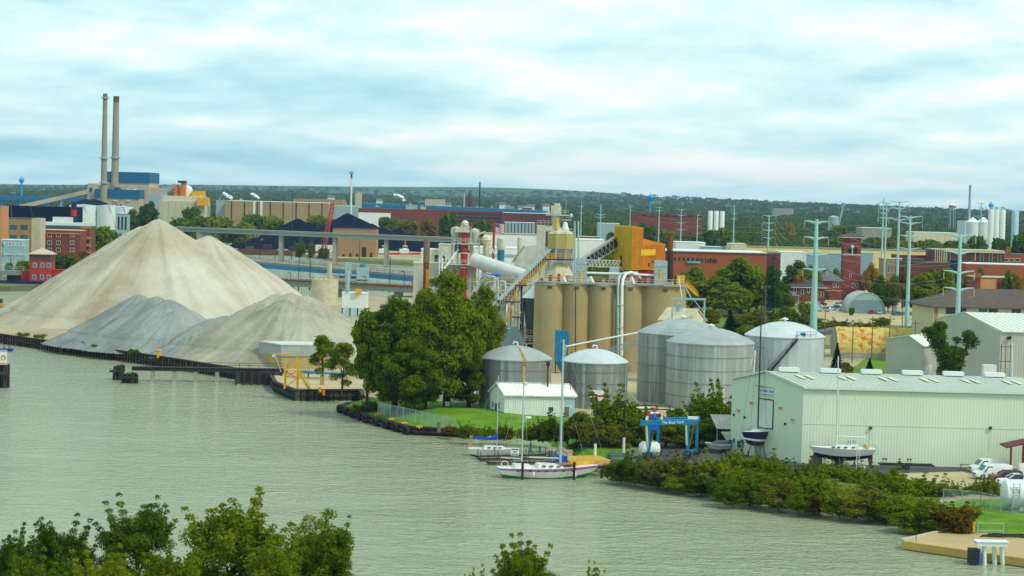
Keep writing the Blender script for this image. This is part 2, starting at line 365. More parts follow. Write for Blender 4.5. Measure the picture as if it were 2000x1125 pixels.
# grassy mound round the first tank
lo = G(905, 812)
def pdist(X, Y, pts):
    D = np.full(np.shape(X), 1e9)
    for (ax, ay), (bx, by) in zip(pts, pts[1:]):
        tt = np.clip(((X-ax)*(bx-ax)+(Y-ay)*(by-ay))/((bx-ax)**2+(by-ay)**2), 0, 1); D = np.minimum(D, np.hypot(X-ax-tt*(bx-ax), Y-ay-tt*(by-ay)))
    return D
def inpoly(X, Y, poly):
    r = np.zeros(np.shape(X), bool); n = len(poly)
    for i in range(n):
        (x0, y0), (x1, y1) = poly[i], poly[(i+1) % n]; c = ((y0 > Y) != (y1 > Y)) & (X < (x1-x0)*(Y-y0)/((y1-y0) or 1e-9)+x0); r ^= c
    return r
LAWN_P = [(-29.5, 379)] + SHORE[:10] + [(22, 312), (22, 340), (18, 360), (4, 372), (-14, 380), (-26, 389)]
def lawnz(X, Y):
    n = value_noise(3); dw = pdist(X, Y, [(-29.5, 379)]+SHORE[:5]); di = pdist(X, Y, SHORE[4:9])
    z = 1.25+np.minimum(dw, 11)*0.075 + 1.0*np.exp(-((X-lo.x)/13)**2-((Y-lo.y-1)/8)**2)*np.clip(dw/5, 0, 1)
    return np.minimum(z, -0.4+di*0.75) + 0.12*(n(X*0.4, Y*0.4)-0.5)
def lawn_at(px, py):
    g = G(px, py, 1.6); z = float(lawnz(np.array(g.x), np.array(g.y))); g = G(px, py, z); return Vector((g.x, g.y, z))
def lawn_cut(X, Y): return np.where(inpoly(X, Y, LAWN_P), lawnz(X, Y), -9)
o = field('lawn', -32, 24, 300, 392, 140, 230, lawn_cut, MATS['lawn'], cut=-5)
bm = bmesh.new(); bm.from_mesh(o.data); bmesh.ops.delete(bm, geom=[f for f in bm.faces if min(v.co.z for v in f.verts) < -5], context='FACES'); bm.to_mesh(o.data); bm.free(); tag(o, kind='structure')
# sloping river bank
M('bank_soil', (0.085, 0.095, 0.04), 0.95, 0.4, 0.5, fine=0.3)
b = MB(); k = len(BANK); b.add([(p[0], p[1], -0.5) for p in SHORE[9:]] + [(p[0]+(q[0]-p[0])*0.35, p[1]+(q[1]-p[1])*0.35, 0.75) for p, q in zip(SHORE[9:], BANK)] + [(p[0], p[1], 2.01) for p in BANK], [(r*k+i, r*k+i+1, (r+1)*k+i+1, (r+1)*k+i) for r in (0, 1) for i in range(k-1)])
struct('river_bank', b, MATS['bank_soil'], True)
ap = [[G(1840, 1046, 0.7), G(1862, 1040, 0.98), G(1990, 1044, 0.98), G(2090, 1020, 0.98), G(2250, 990, 0.98)], [Vector((*BANK[-1], 2.02)), G(1880, 1010, 2.02), G(1985, 1008, 2.02), G(2090, 985, 2.02), G(2250, 960, 2.02)], [G(1830, 985, 2.05), G(1880, 975, 2.05), G(1985, 975, 2.05), G(2090, 965, 2.05), G(2250, 950, 2.05)]]
struct('grass_bank', MB().add([p for r in ap for p in r], [(r*5+i, r*5+i+1, r*5+6+i, r*5+5+i) for r in (0, 1) for i in range(4)]), MATS['lawn'], True)

# ------------------------------------------------------------ stockpiles
def pilemat(name, c0, c1, c2, sc_=0.06):
    m = bpy.data.materials.new(name); m.use_nodes = True; t = m.node_tree; N = t.nodes; L = t.links.new; b = N['Principled BSDF']
    b.inputs['Roughness'].default_value = 0.95; b.inputs['Specular IOR Level'].default_value = 0.1
    tcn = N.new('ShaderNodeTexCoord')
    def nz(s, d, r=0.6, st=None):
        v = tcn.outputs['Object']
        if st:
            mp = N.new('ShaderNodeMapping'); mp.inputs['Scale'].default_value = st; L(v, mp.inputs[0]); v = mp.outputs[0]
        n = N.new('ShaderNodeTexNoise'); n.inputs['Scale'].default_value = s; n.inputs['Detail'].default_value = d; n.inputs['Roughness'].default_value = r
        L(v, n.inputs['Vector']); return n.outputs['Fac']
    an = N.new('ShaderNodeAttribute'); an.attribute_name = 'tone'; ad = N.new('ShaderNodeMix'); ad.inputs[0].default_value = 0.18; L(nz(sc_, 5, 0.6), ad.inputs[2]); L(an.outputs['Fac'], ad.inputs[3])
    r = N.new('ShaderNodeValToRGB'); L(ad.outputs[0], r.inputs[0]); e = r.color_ramp.elements
    e[0].position = 0.36; e[0].color = (*c0, 1); e[1].position = 0.64; e[1].color = (*c2, 1); k = e.new(0.5); k.color = (*c1, 1)
    g = N.new('ShaderNodeMix'); g.data_type = 'RGBA'; g.blend_type = 'MULTIPLY'; g.inputs[0].default_value = 0.5; L(r.outputs[0], g.inputs[6])
    g2 = N.new('ShaderNodeValToRGB'); L(nz(2.6, 7, 0.8), g2.inputs[0]); g2.color_ramp.elements[0].position = 0.3; g2.color_ramp.elements[0].color = (0.36, 0.36, 0.36, 1); g2.color_ramp.elements[1].position = 0.7
    L(g2.outputs[0], g.inputs[7]); L(g.outputs[2], b.inputs['Base Color'])
    bn = N.new('ShaderNodeBump'); bn.inputs['Strength'].default_value = 0.8; bn.inputs['Distance'].default_value = 0.5; L(nz(0.8, 9, 0.78), bn.inputs['Height']); L(bn.outputs[0], b.inputs['Normal'])
    return m
def stockpile(name, label, peaks, slope, mat, n=200, seed=1, gully=0.5, cat='stockpile', z0=2.0, pad=6):
    hs = max(p[2] for p in peaks)
    x0 = min(p[0]-p[2]/slope for p in peaks)-pad; x1 = max(p[0]+p[2]/slope for p in peaks)+pad
    y0 = min(p[1]-p[2]/slope for p in peaks)-pad; y1 = max(p[1]+p[2]/slope for p in peaks)+pad
    nz = value_noise(seed); nz2 = value_noise(seed+9)
    cx, cy = (x0+x1)/2, (y0+y1)/2
    def zf(X, Y):
        X = X+cx; Y = Y+cy
        Z = np.full(X.shape, -5.0)
        wx = X + 1.6*(nz2(X*0.07+3, Y*0.07)-0.5)*2; wy = Y + 1.6*(nz2(X*0.07+17, Y*0.07+5)-0.5)*2
        for i, p in enumerate(peaks):
            d = np.hypot(wx-p[0], wy-p[1]); th = np.arctan2(Y-p[1], X-p[0])
            g = (nz(th*5+i*7+20, d*0.02+3)-0.5)*1.2 + (nz(th*12+i*5+30, d*0.03)-0.5)*0.55
            z = p[2] - slope*np.sqrt(d*d+1.5) + gully*g*np.clip(d/12, 0, 1.2)
            z = np.where(z < 3, z*0.9+0.3*(1-z/3), z)
            Z = np.maximum(Z, z)
        Z = Z + 0.22*(nz2(X*0.5, Y*0.5)-0.5) + 0.12*(nz(X*1.6, Y*1.6)-0.5)
        return Z
    o = field(name, x0-cx, x1-cx, y0-cy, y1-cy, n, n, zf, mat, cut=-0.2)
    o.location = (cx, cy, z0); co = np.empty(len(o.data.vertices)*3, np.float32); o.data.vertices.foreach_get('co', co); co = co.reshape(-1, 3); best = np.full(len(co), -9e9); tone_ = np.zeros(len(co))
    for i, p in enumerate(peaks):
        dx = co[:, 0]+cx-p[0]; dy = co[:, 1]+cy-p[1]; d = np.hypot(dx, dy); th = np.arctan2(dy, dx); z = p[2]-slope*d; tv = 0.6*nz(th*9+i*11+40, d*0.03+i)+0.4*nz2(th*26+i*3+40, d*0.045); tone_ = np.where(z > best, tv, tone_); best = np.maximum(best, z)
    at = o.data.attributes.new('tone', 'FLOAT', 'POINT'); at.data.foreach_set('value', tone_.astype(np.float32))
    return tag(o, label, cat, 'stockpiles along the dock' if cat == 'stockpile' else None)
pm_white = pilemat('pale_sand', (0.41, 0.345, 0.225), (0.57, 0.515, 0.385), (0.70, 0.66, 0.535), 0.03)
pm_blue = pilemat('blue_grey_stone', (0.22, 0.25, 0.23), (0.32, 0.35, 0.325), (0.42, 0.445, 0.41), 0.07)
pm_grey = pilemat('grey_stone', (0.32, 0.31, 0.22), (0.45, 0.43, 0.32), (0.56, 0.53, 0.405), 0.07)
pm_pea = pilemat('mid_grey_stone', (0.29, 0.31, 0.27), (0.36, 0.38, 0.33), (0.44, 0.45, 0.39), 0.07)
def pk(px, py, Y): v = At(px, py, Y); return (v.x, v.y, v.z-2.0)
stockpile('sand_pile', 'tallest pale tan sand pile with sharp peak and brown slide scars', [pk(310, 423, 592), pk(272, 436, 602), pk(225, 468, 606), pk(404, 455, 596), pk(428, 470, 600), pk(458, 492, 602), pk(495, 527, 602), pk(150, 520, 604), pk(60, 575, 600)], 0.65, pm_white, 300, 4, 1.2)
stockpile('stone_pile', 'blue-grey crushed stone pile in front of the pale sand pile', [pk(270, 569, 505), pk(300, 572, 500), pk(328, 578, 493), pk(240, 586, 506), pk(350, 598, 488)], 0.63, pm_blue, 200, 11, 0.6)
stockpile('stone_pile', 'low blue-grey stone pile wedged between the two larger stone piles', [pk(445, 611, 486), pk(422, 616, 482), pk(398, 628, 477), pk(374, 645, 472)], 0.6, pm_blue, 140, 17, 0.5)
stockpile('stone_pile', 'broad grey-green stone pile rising behind the low grey shed', [pk(545, 566, 480), pk(572, 566, 478), pk(604, 571, 477), pk(625, 584, 474), pk(592, 596, 466), pk(522, 579, 476), pk(562, 578, 470)], 0.60, pm_grey, 220, 23, 0.6)
cm = MATS['coal']
stockpile('coal_pile', 'dark coal heap with low rounded top behind the girder bridge', [pk(580, 425, 1420), pk(600, 432, 1420), pk(555, 436, 1420)], 0.55, cm, 80, 31, 0.6, 'coal heap')
stockpile('coal_pile', 'tallest black coal heap behind the long brown shed', [pk(682, 414, 1440), pk(700, 424, 1440), pk(722, 434, 1440), pk(660, 430, 1440)], 0.6, cm, 80, 37, 0.6, 'coal heap')
stockpile('coal_pile', 'long low coal bank right of the brown shed under the bridge', [pk(750, 442, 1440), pk(775, 446, 1440), pk(800, 452, 1430), pk(835, 460, 1420), pk(870, 462, 1420)], 0.55, cm, 80, 41, 0.6, 'coal heap')
stockpile('coal_pile', 'low dark coal bank seen beneath the girder bridge', [pk(500, 462, 1400), pk(540, 458, 1400), pk(620, 458, 1400), pk(470, 468, 1400)], 0.5, cm, 80, 43, 0.6, 'coal heap')
stockpile('coal_pile', 'round dark coal heap heaped above white storage tanks by the power station', [pk(168, 387, 2060), pk(184, 387, 2060), pk(154, 391, 2060), pk(200, 393, 2060)], 0.45, cm, 60, 47, 0.6, 'coal heap')

# ------------------------------------------------------------ plants
def leaf_mesh(name, P, Nr, size, mat):
    n = len(P); Nr = Nr/np.maximum(np.linalg.norm(Nr, axis=1, keepdims=True), 1e-6)
    t = np.cross(Nr, rng.normal(size=(n, 3))); t /= np.maximum(np.linalg.norm(t, axis=1, keepdims=True), 1e-6); b = np.cross(Nr, t)
    s = np.asarray(size).reshape(-1, 1)*(0.65+0.7*rng.random((n, 1)))
    V = np.stack([P-t*s, P-b*s*0.6+Nr*s*0.12, P+t*s, P+b*s*0.6+Nr*s*0.12], 1).reshape(-1, 3)
    me = bpy.data.meshes.new(name); me.vertices.add(4*n); me.vertices.foreach_set('co', V.astype(np.float32).ravel())
    me.loops.add(4*n); me.loops.foreach_set('vertex_index', np.arange(4*n, dtype=np.int32))
    me.polygons.add(n); me.polygons.foreach_set('loop_start', np.arange(0, 4*n, 4, dtype=np.int32))
    me.update(calc_edges=True)
    me.materials.append(mat); return me
def sph(n):
    d = rng.normal(size=(n, 3)); return d/np.linalg.norm(d, axis=1, keepdims=True)
def crown_pts(blobs, n, up=0.5, droop=0.0):
    B = np.array(blobs); w = B[:, 3]**2; k = rng.choice(len(B), n, p=w/w.sum())
    d = sph(n); d[:, 2] = np.where((d[:, 2] < -0.2) & (rng.random(n) < 0.55), -d[:, 2], d[:, 2])
    r = B[k, 3:4]*(1.05-0.55*rng.random((n, 1))**2)*(1+0.25*rng.normal(size=(n, 1))*0.5)
    P = B[k, :3]+d*r*np.array([1, 1, 0.82]); P[:, 2] -= droop*rng.random(n)*B[k, 3]
    Nr = d+np.array([0, 0, up])+0.55*rng.normal(size=(n, 3)); return P, Nr
def blobs_ell(c, R, n, r0, r1, zmin=-0.7, shell=0.55):
    out = []
    for d in sph(n*3):
        if d[2] < zmin or len(out) >= n: continue
        q = shell+(1-shell)*random.random(); rr = r0+(r1-r0)*random.random()
        out.append((c[0]+d[0]*(R[0]-rr*0.7)*q, c[1]+d[1]*(R[1]-rr*0.7)*q, c[2]+d[2]*(R[2]-rr*0.7)*q, rr))
    return out
def trunk_mesh(name, h, r, blobs, nb=7, fork=0.35):
    b = MB(); top = Vector((0, 0, h*0.72))
    b.path([(0, 0, -0.4), (0.03*h*0.2, 0, h*0.2), (0, 0.02*h, h*0.45), top], [r*1.25, r, r*0.75, r*0.3], 7)
    for q in random.sample(blobs, min(nb, len(blobs))):
        z0 = h*(fork+0.3*random.random()); s = Vector((0, 0, min(z0, q[2])))
        e_ = Vector(q[:3]); mid = (s+e_)/2+Vector((0, 0, -0.1*h*random.random()))
        b.path([s, mid, e_], [r*0.5, r*0.32, r*0.08], 5)
    return b.data(name, MATS['bark'], True, False)
LM = {}
LM['mid'] = leafmat('leaf_mid', (0.055, 0.115, 0.004), (0.145, 0.22, 0.006), (0.275, 0.30, 0.012))
LM['dark'] = leafmat('leaf_dark', (0.032, 0.085, 0.006), (0.082, 0.155, 0.008), (0.17, 0.22, 0.012))
LM['light'] = leafmat('leaf_light', (0.075, 0.13, 0.004), (0.175, 0.23, 0.008), (0.31, 0.32, 0.018))
LM['yellow'] = leafmat('leaf_yellow', (0.16, 0.13, 0.008), (0.34, 0.22, 0.010), (0.50, 0.31, 0.015))
LM['olive'] = leafmat('leaf_olive', (0.075, 0.10, 0.008), (0.165, 0.18, 0.014), (0.27, 0.24, 0.022))
LM['russet'] = leafmat('leaf_russet', (0.07, 0.06, 0.010), (0.17, 0.11, 0.015), (0.30, 0.16, 0.02))
LM['brown'] = leafmat('leaf_brown', (0.07, 0.10, 0.016), (0.15, 0.16, 0.028), (0.23, 0.21, 0.05))
LM['spruce'] = leafmat('needle_spruce', (0.008, 0.030, 0.012), (0.018, 0.052, 0.018), (0.035, 0.085, 0.028))
PROTO = {}
def proto(key, h, R, cz, nb, r0, r1, nl, size, tr, up=0.5, zmin=-0.7, droop=0.0, spikes=0):
    bl = blobs_ell((0, 0, cz), R, nb, r0, r1, zmin)
    for i in range(spikes):
        a, q = random.random()*2*PI, 0.15+0.8*random.random(); s = math.sqrt(1-q*q); L0 = r1*random.uniform(0.6, 1.3)
        for k in range(5): f = 0.60+0.10*k*L0/r1; bl.append((R[0]*s*f*math.cos(a), R[1]*s*f*math.sin(a), cz+R[2]*q*f+0.26*k*L0, r0*(0.95-0.13*k)))
    P, Nr = crown_pts(bl, nl, up, droop); P[:, 2] = np.maximum(P[:, 2], 0.05)
    PROTO[key] = (h, R[0]*2, trunk_mesh('trunk', h, tr, bl), leaf_mesh('crown', P, Nr, size, LM['mid']))
proto('round', 10, (4.2, 4.2, 4.7), 5.2, 32, 1.1, 1.9, 8500, 0.32, 0.26, zmin=-0.95)
proto('broad', 10, (5.2, 4.6, 4.6), 5.3, 40, 1.0, 1.7, 9500, 0.32, 0.30, zmin=-0.9)
proto('tall', 12, (3.0, 3.0, 5.8), 6.1, 30, 0.9, 1.5, 7000, 0.32, 0.24)
proto('ragged', 11, (4.0, 3.6, 4.8), 6.0, 20, 0.8, 1.7, 6500, 0.36, 0.28)
proto('sparse', 9, (2.3, 2.3, 4.1), 4.9, 34, 0.5, 0.95, 6500, 0.17, 0.12, zmin=-0.95)
proto('shrub', 3, (1.9, 1.9, 1.8), 1.15, 30, 0.35, 0.75, 6000, 0.115, 0.05, zmin=-1, spikes=8)
proto('shrub_b', 3.2, (1.7, 1.9, 2.0), 1.2, 26, 0.3, 0.85, 5600, 0.12, 0.05, zmin=-1, spikes=10)
proto('weeds', 1.6, (2.3, 1.7, 0.9), 0.5, 14, 0.3, 0.6, 1700, 0.13, 0.03, up=0.9, zmin=-0.2)
proto('far_round', 10, (4.3, 4.3, 3.9), 5.6, 16, 1.3, 2.1, 1500, 0.62, 0.26)
proto('far_broad', 10, (5.4, 5.0, 3.7), 5.7, 18, 1.3, 2.0, 1700, 0.62, 0.26)
def conifer(key, h, w, layers, nl, size):
    P = []; Nr = []
    for i in range(nl):
        f = random.random()**0.75; a = random.random()*2*PI; z = h*(0.06+0.94*(1-f)); lr = w/2*f
        wav = 0.8+0.25*math.sin(a*7+int((1-f)*layers)*2.1); saw = 1-0.35*(((1-f)*layers) % 1)
        r = lr*wav*saw*(0.45+0.6*random.random()**0.5); P.append((r*math.cos(a), r*math.sin(a), z-0.12*r)); Nr.append((math.cos(a)*0.6, math.sin(a)*0.6, 0.9))
    P = np.array(P); Nr = np.array(Nr)+0.4*rng.normal(size=P.shape)
    b = MB().path([(0, 0, -0.3), (0, 0, h*0.96)], [h*0.018, 0.02], 6)
    PROTO[key] = (h, w, b.data('trunk', MATS['bark'], True, False), leaf_mesh('crown', P, Nr, size, LM['spruce']))
conifer('spruce', 10, 5.0, 11, 4200, 0.30)
def plant(key, leaf, loc, h, w, label, name='tree', cat='tree', group=None, rz=None):
    ph, pw, tm, cme = PROTO[key]
    t = thing(name, label, cat, loc, random.random()*6.28 if rz is None else rz, group)
    s = (w/pw, w/pw, h/ph)
    link('trunk', tm, t, scale=s); c = link('crown', cme, t, scale=s)
    if leaf != 'keep':
        c.material_slots[0].link = 'OBJECT'; c.material_slots[0].material = LM[leaf]
    return t
def tree_px(key, leaf, px, ybase, ytop, wpx, label, Y=None, **k):
    """a tree whose foot stands at pixel (px, ybase) on the ground (or at distance Y)"""
    g = G(px, ybase) if Y is None else Vector((At(px, ybase, Y).x, Y, 2.0))
    h = At(px, ytop, g.y).z-g.z; return plant(key, leaf, g, h, wpx*g.y/FOC, label, **k)

# ------------------------------------------------------------ shared small builders
def onwall(px, py, A, B):
    """where the line of sight through a pixel meets the upright plane A-B: distance along it and height above A"""
    d = ray(px, py); ux, uy = B.x-A.x, B.y-A.y; L_ = math.hypot(ux, uy); ux /= L_; uy /= L_
    den = d.x*uy-d.y*ux; u = -(A.x*d.y-A.y*d.x)/(ux*d.y-uy*d.x)
    t = (A.x+u*ux)/d.x if abs(d.x) > abs(d.y) else (A.y+u*uy)/d.y
    return u, CAM_H+d.z*t-A.z
def zig(mb, p, q, z0, z1, pitch=0.45, depth=0.06, mi=0, z1f=None):
    """ribbed sheet wall from p to q; z1f gives the top height along it"""
    p = Vector(p[:2]); q = Vector(q[:2]); L_ = (q-p).length; n = max(2, int(L_/pitch)); d = (q-p)/L_; nn = Vector((d.y, -d.x))
    prof = []
    for i in range(n):
        s = i*L_/n; w = L_/n
        prof += [(s, 0), (s+w*0.62, 0), (s+w*0.70, depth), (s+w*0.92, depth)]
    prof.append((L_, 0)); vs = []
    for s, o in prof:
        c = p+d*s+nn*o; vs += [(c.x, c.y, z0), (c.x, c.y, z1f(s) if z1f else z1)]
    mb.add(vs, [(2*i, 2*i+2, 2*i+3, 2*i+1) for i in range(len(prof)-1)], mi)
def railing(parent, pts, mat='galv', h=1.1, step=1.8, r=0.04, name='railing'):
    b = MB(); pts = [Vector(p) for p in pts]
    for a, c in zip(pts, pts[1:]):
        n = max(1, int((c-a).length/step))
        for i in range(n+1):
            p = a.lerp(c, i/n); b.bar(p, p+Vector((0, 0, h)), r*1.6)
        for k in (0.55, 1.0): b.bar(a+Vector((0, 0, h*k)), c+Vector((0, 0, h*k)), r*1.6)
    return b.build(name, MATS[mat], parent, fix=False)
def stairs(parent, p, q, w=1.0, mat='yellow', rail=True):
    p = Vector(p); q = Vector(q); b = MB(); d = q-p; side = Vector((-d.y, d.x, 0)); side = side.normalized()*w/2 if side.length > 1e-3 else Vector((0, w/2, 0))
    for s in (-1, 1): b.bar(p+side*s, q+side*s, 0.12, 0.3)
    n = max(3, int(abs(d.z)/0.25))
    for i in range(1, n):
        c = p.lerp(q, i/n); b.bar(c-side, c+side, 0.28, 0.05)
    o = b.build('staircase', MATS[mat], parent, fix=False)
    if rail:
        for s in (-1, 1): railing(parent, [p+side*s, q+side*s], mat, 1.0, 2.0, 0.04, 'handrail')
    return o
def lattice(parent, p, q, w=1.6, h=1.6, mat='galv', r=0.12, n=8, name='truss'):
    p = Vector(p); q = Vector(q); d = (q-p).normalized(); s = d.cross(Vector((0, 0, 1))).normalized()*w/2; u = s.cross(d).normalized()*h; b = MB()
    c = [[p.lerp(q, i/n)+a for i in range(n+1)] for a in (s, -s, s+u, -s+u)]
    for k in c: b.bar(k[0], k[-1], r)
    for i in range(n):
        b.bar(c[0][i], c[2][i+1], r*0.7); b.bar(c[1][i], c[3][i+1], r*0.7); b.bar(c[0][i], c[2][i], r*0.7); b.bar(c[1][i], c[3][i], r*0.7); b.bar(c[2][i], c[3][i+1], r*0.6)
    return b.build(name, MATS[mat], parent, fix=False)
def sheetpile(name, label, pts, z1, mat='rust_dark', cap='rust_dark', cat='sea wall', pitch=1.3):
    o = Vector((pts[0][0], pts[0][1], 0)); t = thing(name, label, cat, o); L_ = [Vector((p[0]-o.x, p[1]-o.y)) for p in pts]
    b = MB(); c = MB()
    for a, q in zip(L_, L_[1:]):
        zig(b, a, q, -2.5, z1, pitch, 0.35)
        d = (q-a).normalized(); n = Vector((d.y, -d.x))*0.12
        c.bar((a.x+n.x, a.y+n.y, z1+0.05), (q.x+n.x, q.y+n.y, z1+0.05), 0.75, 0.3)
        c.bar((a.x+n.x*4, a.y+n.y*4, z1*0.5), (q.x+n.x*4, q.y+n.y*4, z1*0.5), 0.2, 0.3)
    b.build('piling', MATS[mat], t, fix=False); c.build('cap_beam', MATS[cap], t, fix=False); return t
def bollard(px, py, label, h=1.5, r=0.45, mat='yellow', z=2.0):
    t = thing('bollard', label, 'bollard', G(px, py, z), 0, 'yellow mooring bollards')
    MB().lathe([(0.01, 0), (r, 0), (r, h*0.82), (r*1.18, h*0.84), (r*1.18, h*0.95), (r*0.8, h), (0.01, h)], n=14).build('post', MATS[mat], t, True)
    MB().lathe([(r*1.5, -0.05), (r*1.5, 0.08), (r, 0.1)], n=14).build('base_plate', MATS['rust'], t); return t

# ------------------------------------------------------------ long dock wall, trestle and work pad
sheetpile('sheet_pile_wall', 'long dark rusty sheet pile dock wall below the stockpiles', WALL, 2.3)
sheetpile('sheet_pile_wall', 'black fendered sheet pile edge around the sandy work pad', [WALL[-1]] + PAD + [(-27.5, 385)], 2.05, 'black', 'wood_dark')
t = sheetpile('sheet_pile_wall', 'curved dark sheet pile wall hung with tyres below the lawn', [(-29.5, 379)] + SHORE[:5], 1.3, 'rust_dark', 'rust_dark')
o_ = Vector((-29.5, 379))
for i in range(9):
    k = i/8*2.0; a = Vector(SHORE[int(min(k, 1))]); b_ = Vector(SHORE[int(min(k, 1))+1]); p = a.lerp(b_, min(k-int(min(k, 1)), 1)); d = (b_-a).normalized()
    tb = MB().path([(0.75*math.cos(q), 0, 0.75*math.sin(q)) for q in [j*PI/7 for j in range(15)]], 0.28, 6, cap=False).build('tyre_fender', MATS['rubber'], t, True, False)
    tb.location = (p.x-o_.x+d.y*0.62, p.y-o_.y-d.x*0.62, 0.55); tb.rotation_euler = (0, 0, math.atan2(d.y, d.x))
bollard(126, 668, 'yellow bollard farther along the dock wall below the stone pile', 1.9, 0.55)
bollard(310, 699, 'yellow bollard nearer the trestle on the dock wall', 1.9, 0.5)
sheet('work_pad', [WALL[-1], *[(p[0], p[1]+0.4) for p in PAD], (-26, 392), (-22, 410), (-36, 428)], 2.1, 'gravel_lot')
# trestle
A = At(258, 716, 426); B = At(562, 722, 430)
t, Wd = between('dock_trestle', 'black timber trestle walkway on piles in front of the stockpiles', 'trestle', Vector((A.x, A.y, 0)), Vector((B.x, B.y, 0)))
dz = A.z
b = MB().box(0, -0.9, dz-0.75, Wd, 0.9, dz-0.05); b.build('deck_beam', MATS['black'], t)
pb = MB().box(0, -1.1, -0.06, 0.36, 1.1, 0.06).data('plank', MATS['wood_dark'])
for i in range(int(Wd/0.42)): link('plank', pb, t, (i*0.42, 0, dz))
lb = MB().box(-0.38, -0.8, -2.5, 0.38, 0.8, dz-0.7).data('leg', MATS['concrete'])
for px in (298, 340, 382, 424, 466, 508, 548): link('leg', lb, t, (onwall(px, 740, A, B)[0], 0, 0))
railing(t, [(onwall(392, 720, A, B)[0], -0.95, dz), (Wd, -0.95, dz)], 'dark_steel', 1.15, 1.9, 0.05)
# crib under the landward end
t2 = thing('timber_crib', 'grey weathered timber fender crib beneath the trestle', 'timber crib', (At(462, 740, 424).x, 424, 0)); w_ = (550-462)*424/FOC
pl = MB().box(0, -0.3, 0, w_, 0.1, 0.42).data('timber', MATS['wood_dark'])
for i in range(5): link('timber', pl, t2, (0.05*(i % 2), 0, 0.2+i*0.5))
ps = MB().tube((0, -0.6, -2), (0, -0.6, 2.9), 0.26, n=8).data('pile', MATS['wood_dark'])
for i in range(7): link('pile', ps, t2, (i*w_/6, 0, 0))
def dolphin(px, py, h, n, r, label, lean=0.0, name='pile_dolphin', mat='wood_dark', group='timber mooring dolphins'):
    g = G(px, py, 0); t = thing(name, label, 'mooring', g, 0, group)
    me = MB().tube((0, 0, -2), (lean*0.3, 0, h), 0.27, 0.24, 9).data('pile', MATS[mat], True)
    for i in range(n):
        a = i*2.4; rr = r*math.sqrt((i+0.5)/n); link('pile', me, t, (rr*math.cos(a)*1.3, rr*math.sin(a), 0.25*math.sin(i*2.7)))
    MB().box(-r*1.5, -r-0.25, h*0.55, r*1.5, -r-0.02, h*0.72).build('waler', MATS[mat], t); return t
dolphin(253, 748, 2.0, 14, 1.3, 'squat timber pile dolphin at the trestle end')
dolphin(229, 742, 3.0, 12, 0.95, 'taller tilted timber pile dolphin leaning beyond the trestle end', 1.2)
t = dolphin(4, 757, 4.6, 12, 1.15, 'dark pile cluster carrying a red and white channel sign', 0, 'channel_marker', 'wood_dark', None); t['category'] = 'channel marker'
sb = MB().box(-1.3, -1.6, 4.7, 1.3, -1.5, 7.6); sb.build('sign_board', MATS['white'], t)
for x in (-0.62, 0.62):
    MB().path([(x+0.42*math.cos(q), -1.66, 6.1+0.42*math.sin(q)) for q in [j*PI/8 for j in range(17)]], 0.08, 5, cap=False).build('sign_ring', MATS['orange'], t)
for z in (4.85, 7.35): MB().box(-1.3, -1.65, z, 1.3, -1.61, z+0.18).build('sign_border', MATS['orange'], t)
# grey shed on the pad
K = G(550, 719); Lc = G(506, 712); Rr = Vector((K.x+13.5, K.y+2.5, 2))
t = thing('dock_shed', 'low grey flat-topped metal shed on a tan concrete base beside the stone pile', 'shed', (K.x, K.y, 2.0))
lc = Vector((Lc.x-K.x, Lc.y-K.y, 0)); rr = Rr-Vector((K.x, K.y, 2)); bk = lc+rr; hh = 5.0
MB().prism([(0, 0), xy(rr), xy(bk), xy(lc)], -0.2, 2.7).build('concrete_base', MATS['tan_concrete'], t)
b = MB(); k_ = 1.02
M('shed_grey', (0.40, 0.43, 0.41), 0.6, 0.08)
zig(b, lc*k_, (-0.1, -0.25), 2.6, hh, 0.5, 0.07); zig(b, (-0.1, -0.25), rr*k_, 2.6, hh, 0.5, 0.07); zig(b, rr*k_, bk, 2.6, hh, 0.5, 0.07)
b.build('wall_cladding', MATS['shed_grey'], t, fix=False)
MB().prism([(-0.3, -0.5), xy(rr*1.04), xy(bk*1.02), xy(lc*1.06)], hh, hh+0.22).build('roof', M('roof_pale', (0.60, 0.62, 0.58), 0.6, 0.08), t)
# yellow stair tower with lamp arm
g = G(580, 760, 2.1); t = thing('stair_tower', 'bright yellow steel access stair tower on the work pad', 'stair tower', g)
for x, y in ((-2.4, -0.5), (-2.4, 1.4), (0, -0.5), (0, 1.4)):
    MB().box(x-0.13, y-0.13, 0, x+0.13, y+0.13, 6.8 if x == 0 and y < 0 else 5.0).build('leg', MATS['yellow'], t)
for z in (2.2, 3.6): MB().box(-2.6, -0.65, z, 0.15, 1.5, z+0.12).build('platform', MATS['yellow'], t)
b = MB(); b.bar((-2.4, -0.5, 0.2), (0, -0.5, 2.2), 0.14); b.bar((-2.4, -0.5, 3.6), (0, -0.5, 2.2), 0.14); b.bar((-2.4, -0.5, 2.2), (0, -0.5, 3.6), 0.14); b.build('bracing', MATS['orange'], t)
railing(t, [(-2.5, -0.55, 3.7), (0.1, -0.55, 3.7)], 'yellow', 1.2, 0.9); stairs(t, (0.1, 0, 3.6), (2.4, -0.3, 0.05), 0.9)
MB().path([(-3.2, 0.5, 3.2), (-4.4, 0.5, 6.4)], 0.11, 6).build('lamp_post', MATS['galv'], t)
MB().path([(-4.9, 0.5, 6.5), (-1.3, 0.5, 6.9)], 0.13, 6).build('lamp_arm', MATS['yellow'], t)
b = MB().cbox((-4.7, 0.4, 6.3), (0.5, 0.4, 0.3)); b.build('lamp_head', MATS['white'], t)
t = thing('service_pipe', 'long pale blue pipe on posts crossing behind the yellow stair tower', 'pipe', At(582, 726, 421) + Vector((0, 0, 0)))
pe = At(716, 731, 424)-At(582, 726, 421); MB().path([(0, 0, 0), pe], 0.28, 8).build('pipe', M('pipe_blue', (0.10, 0.30, 0.42), 0.5), t, True)
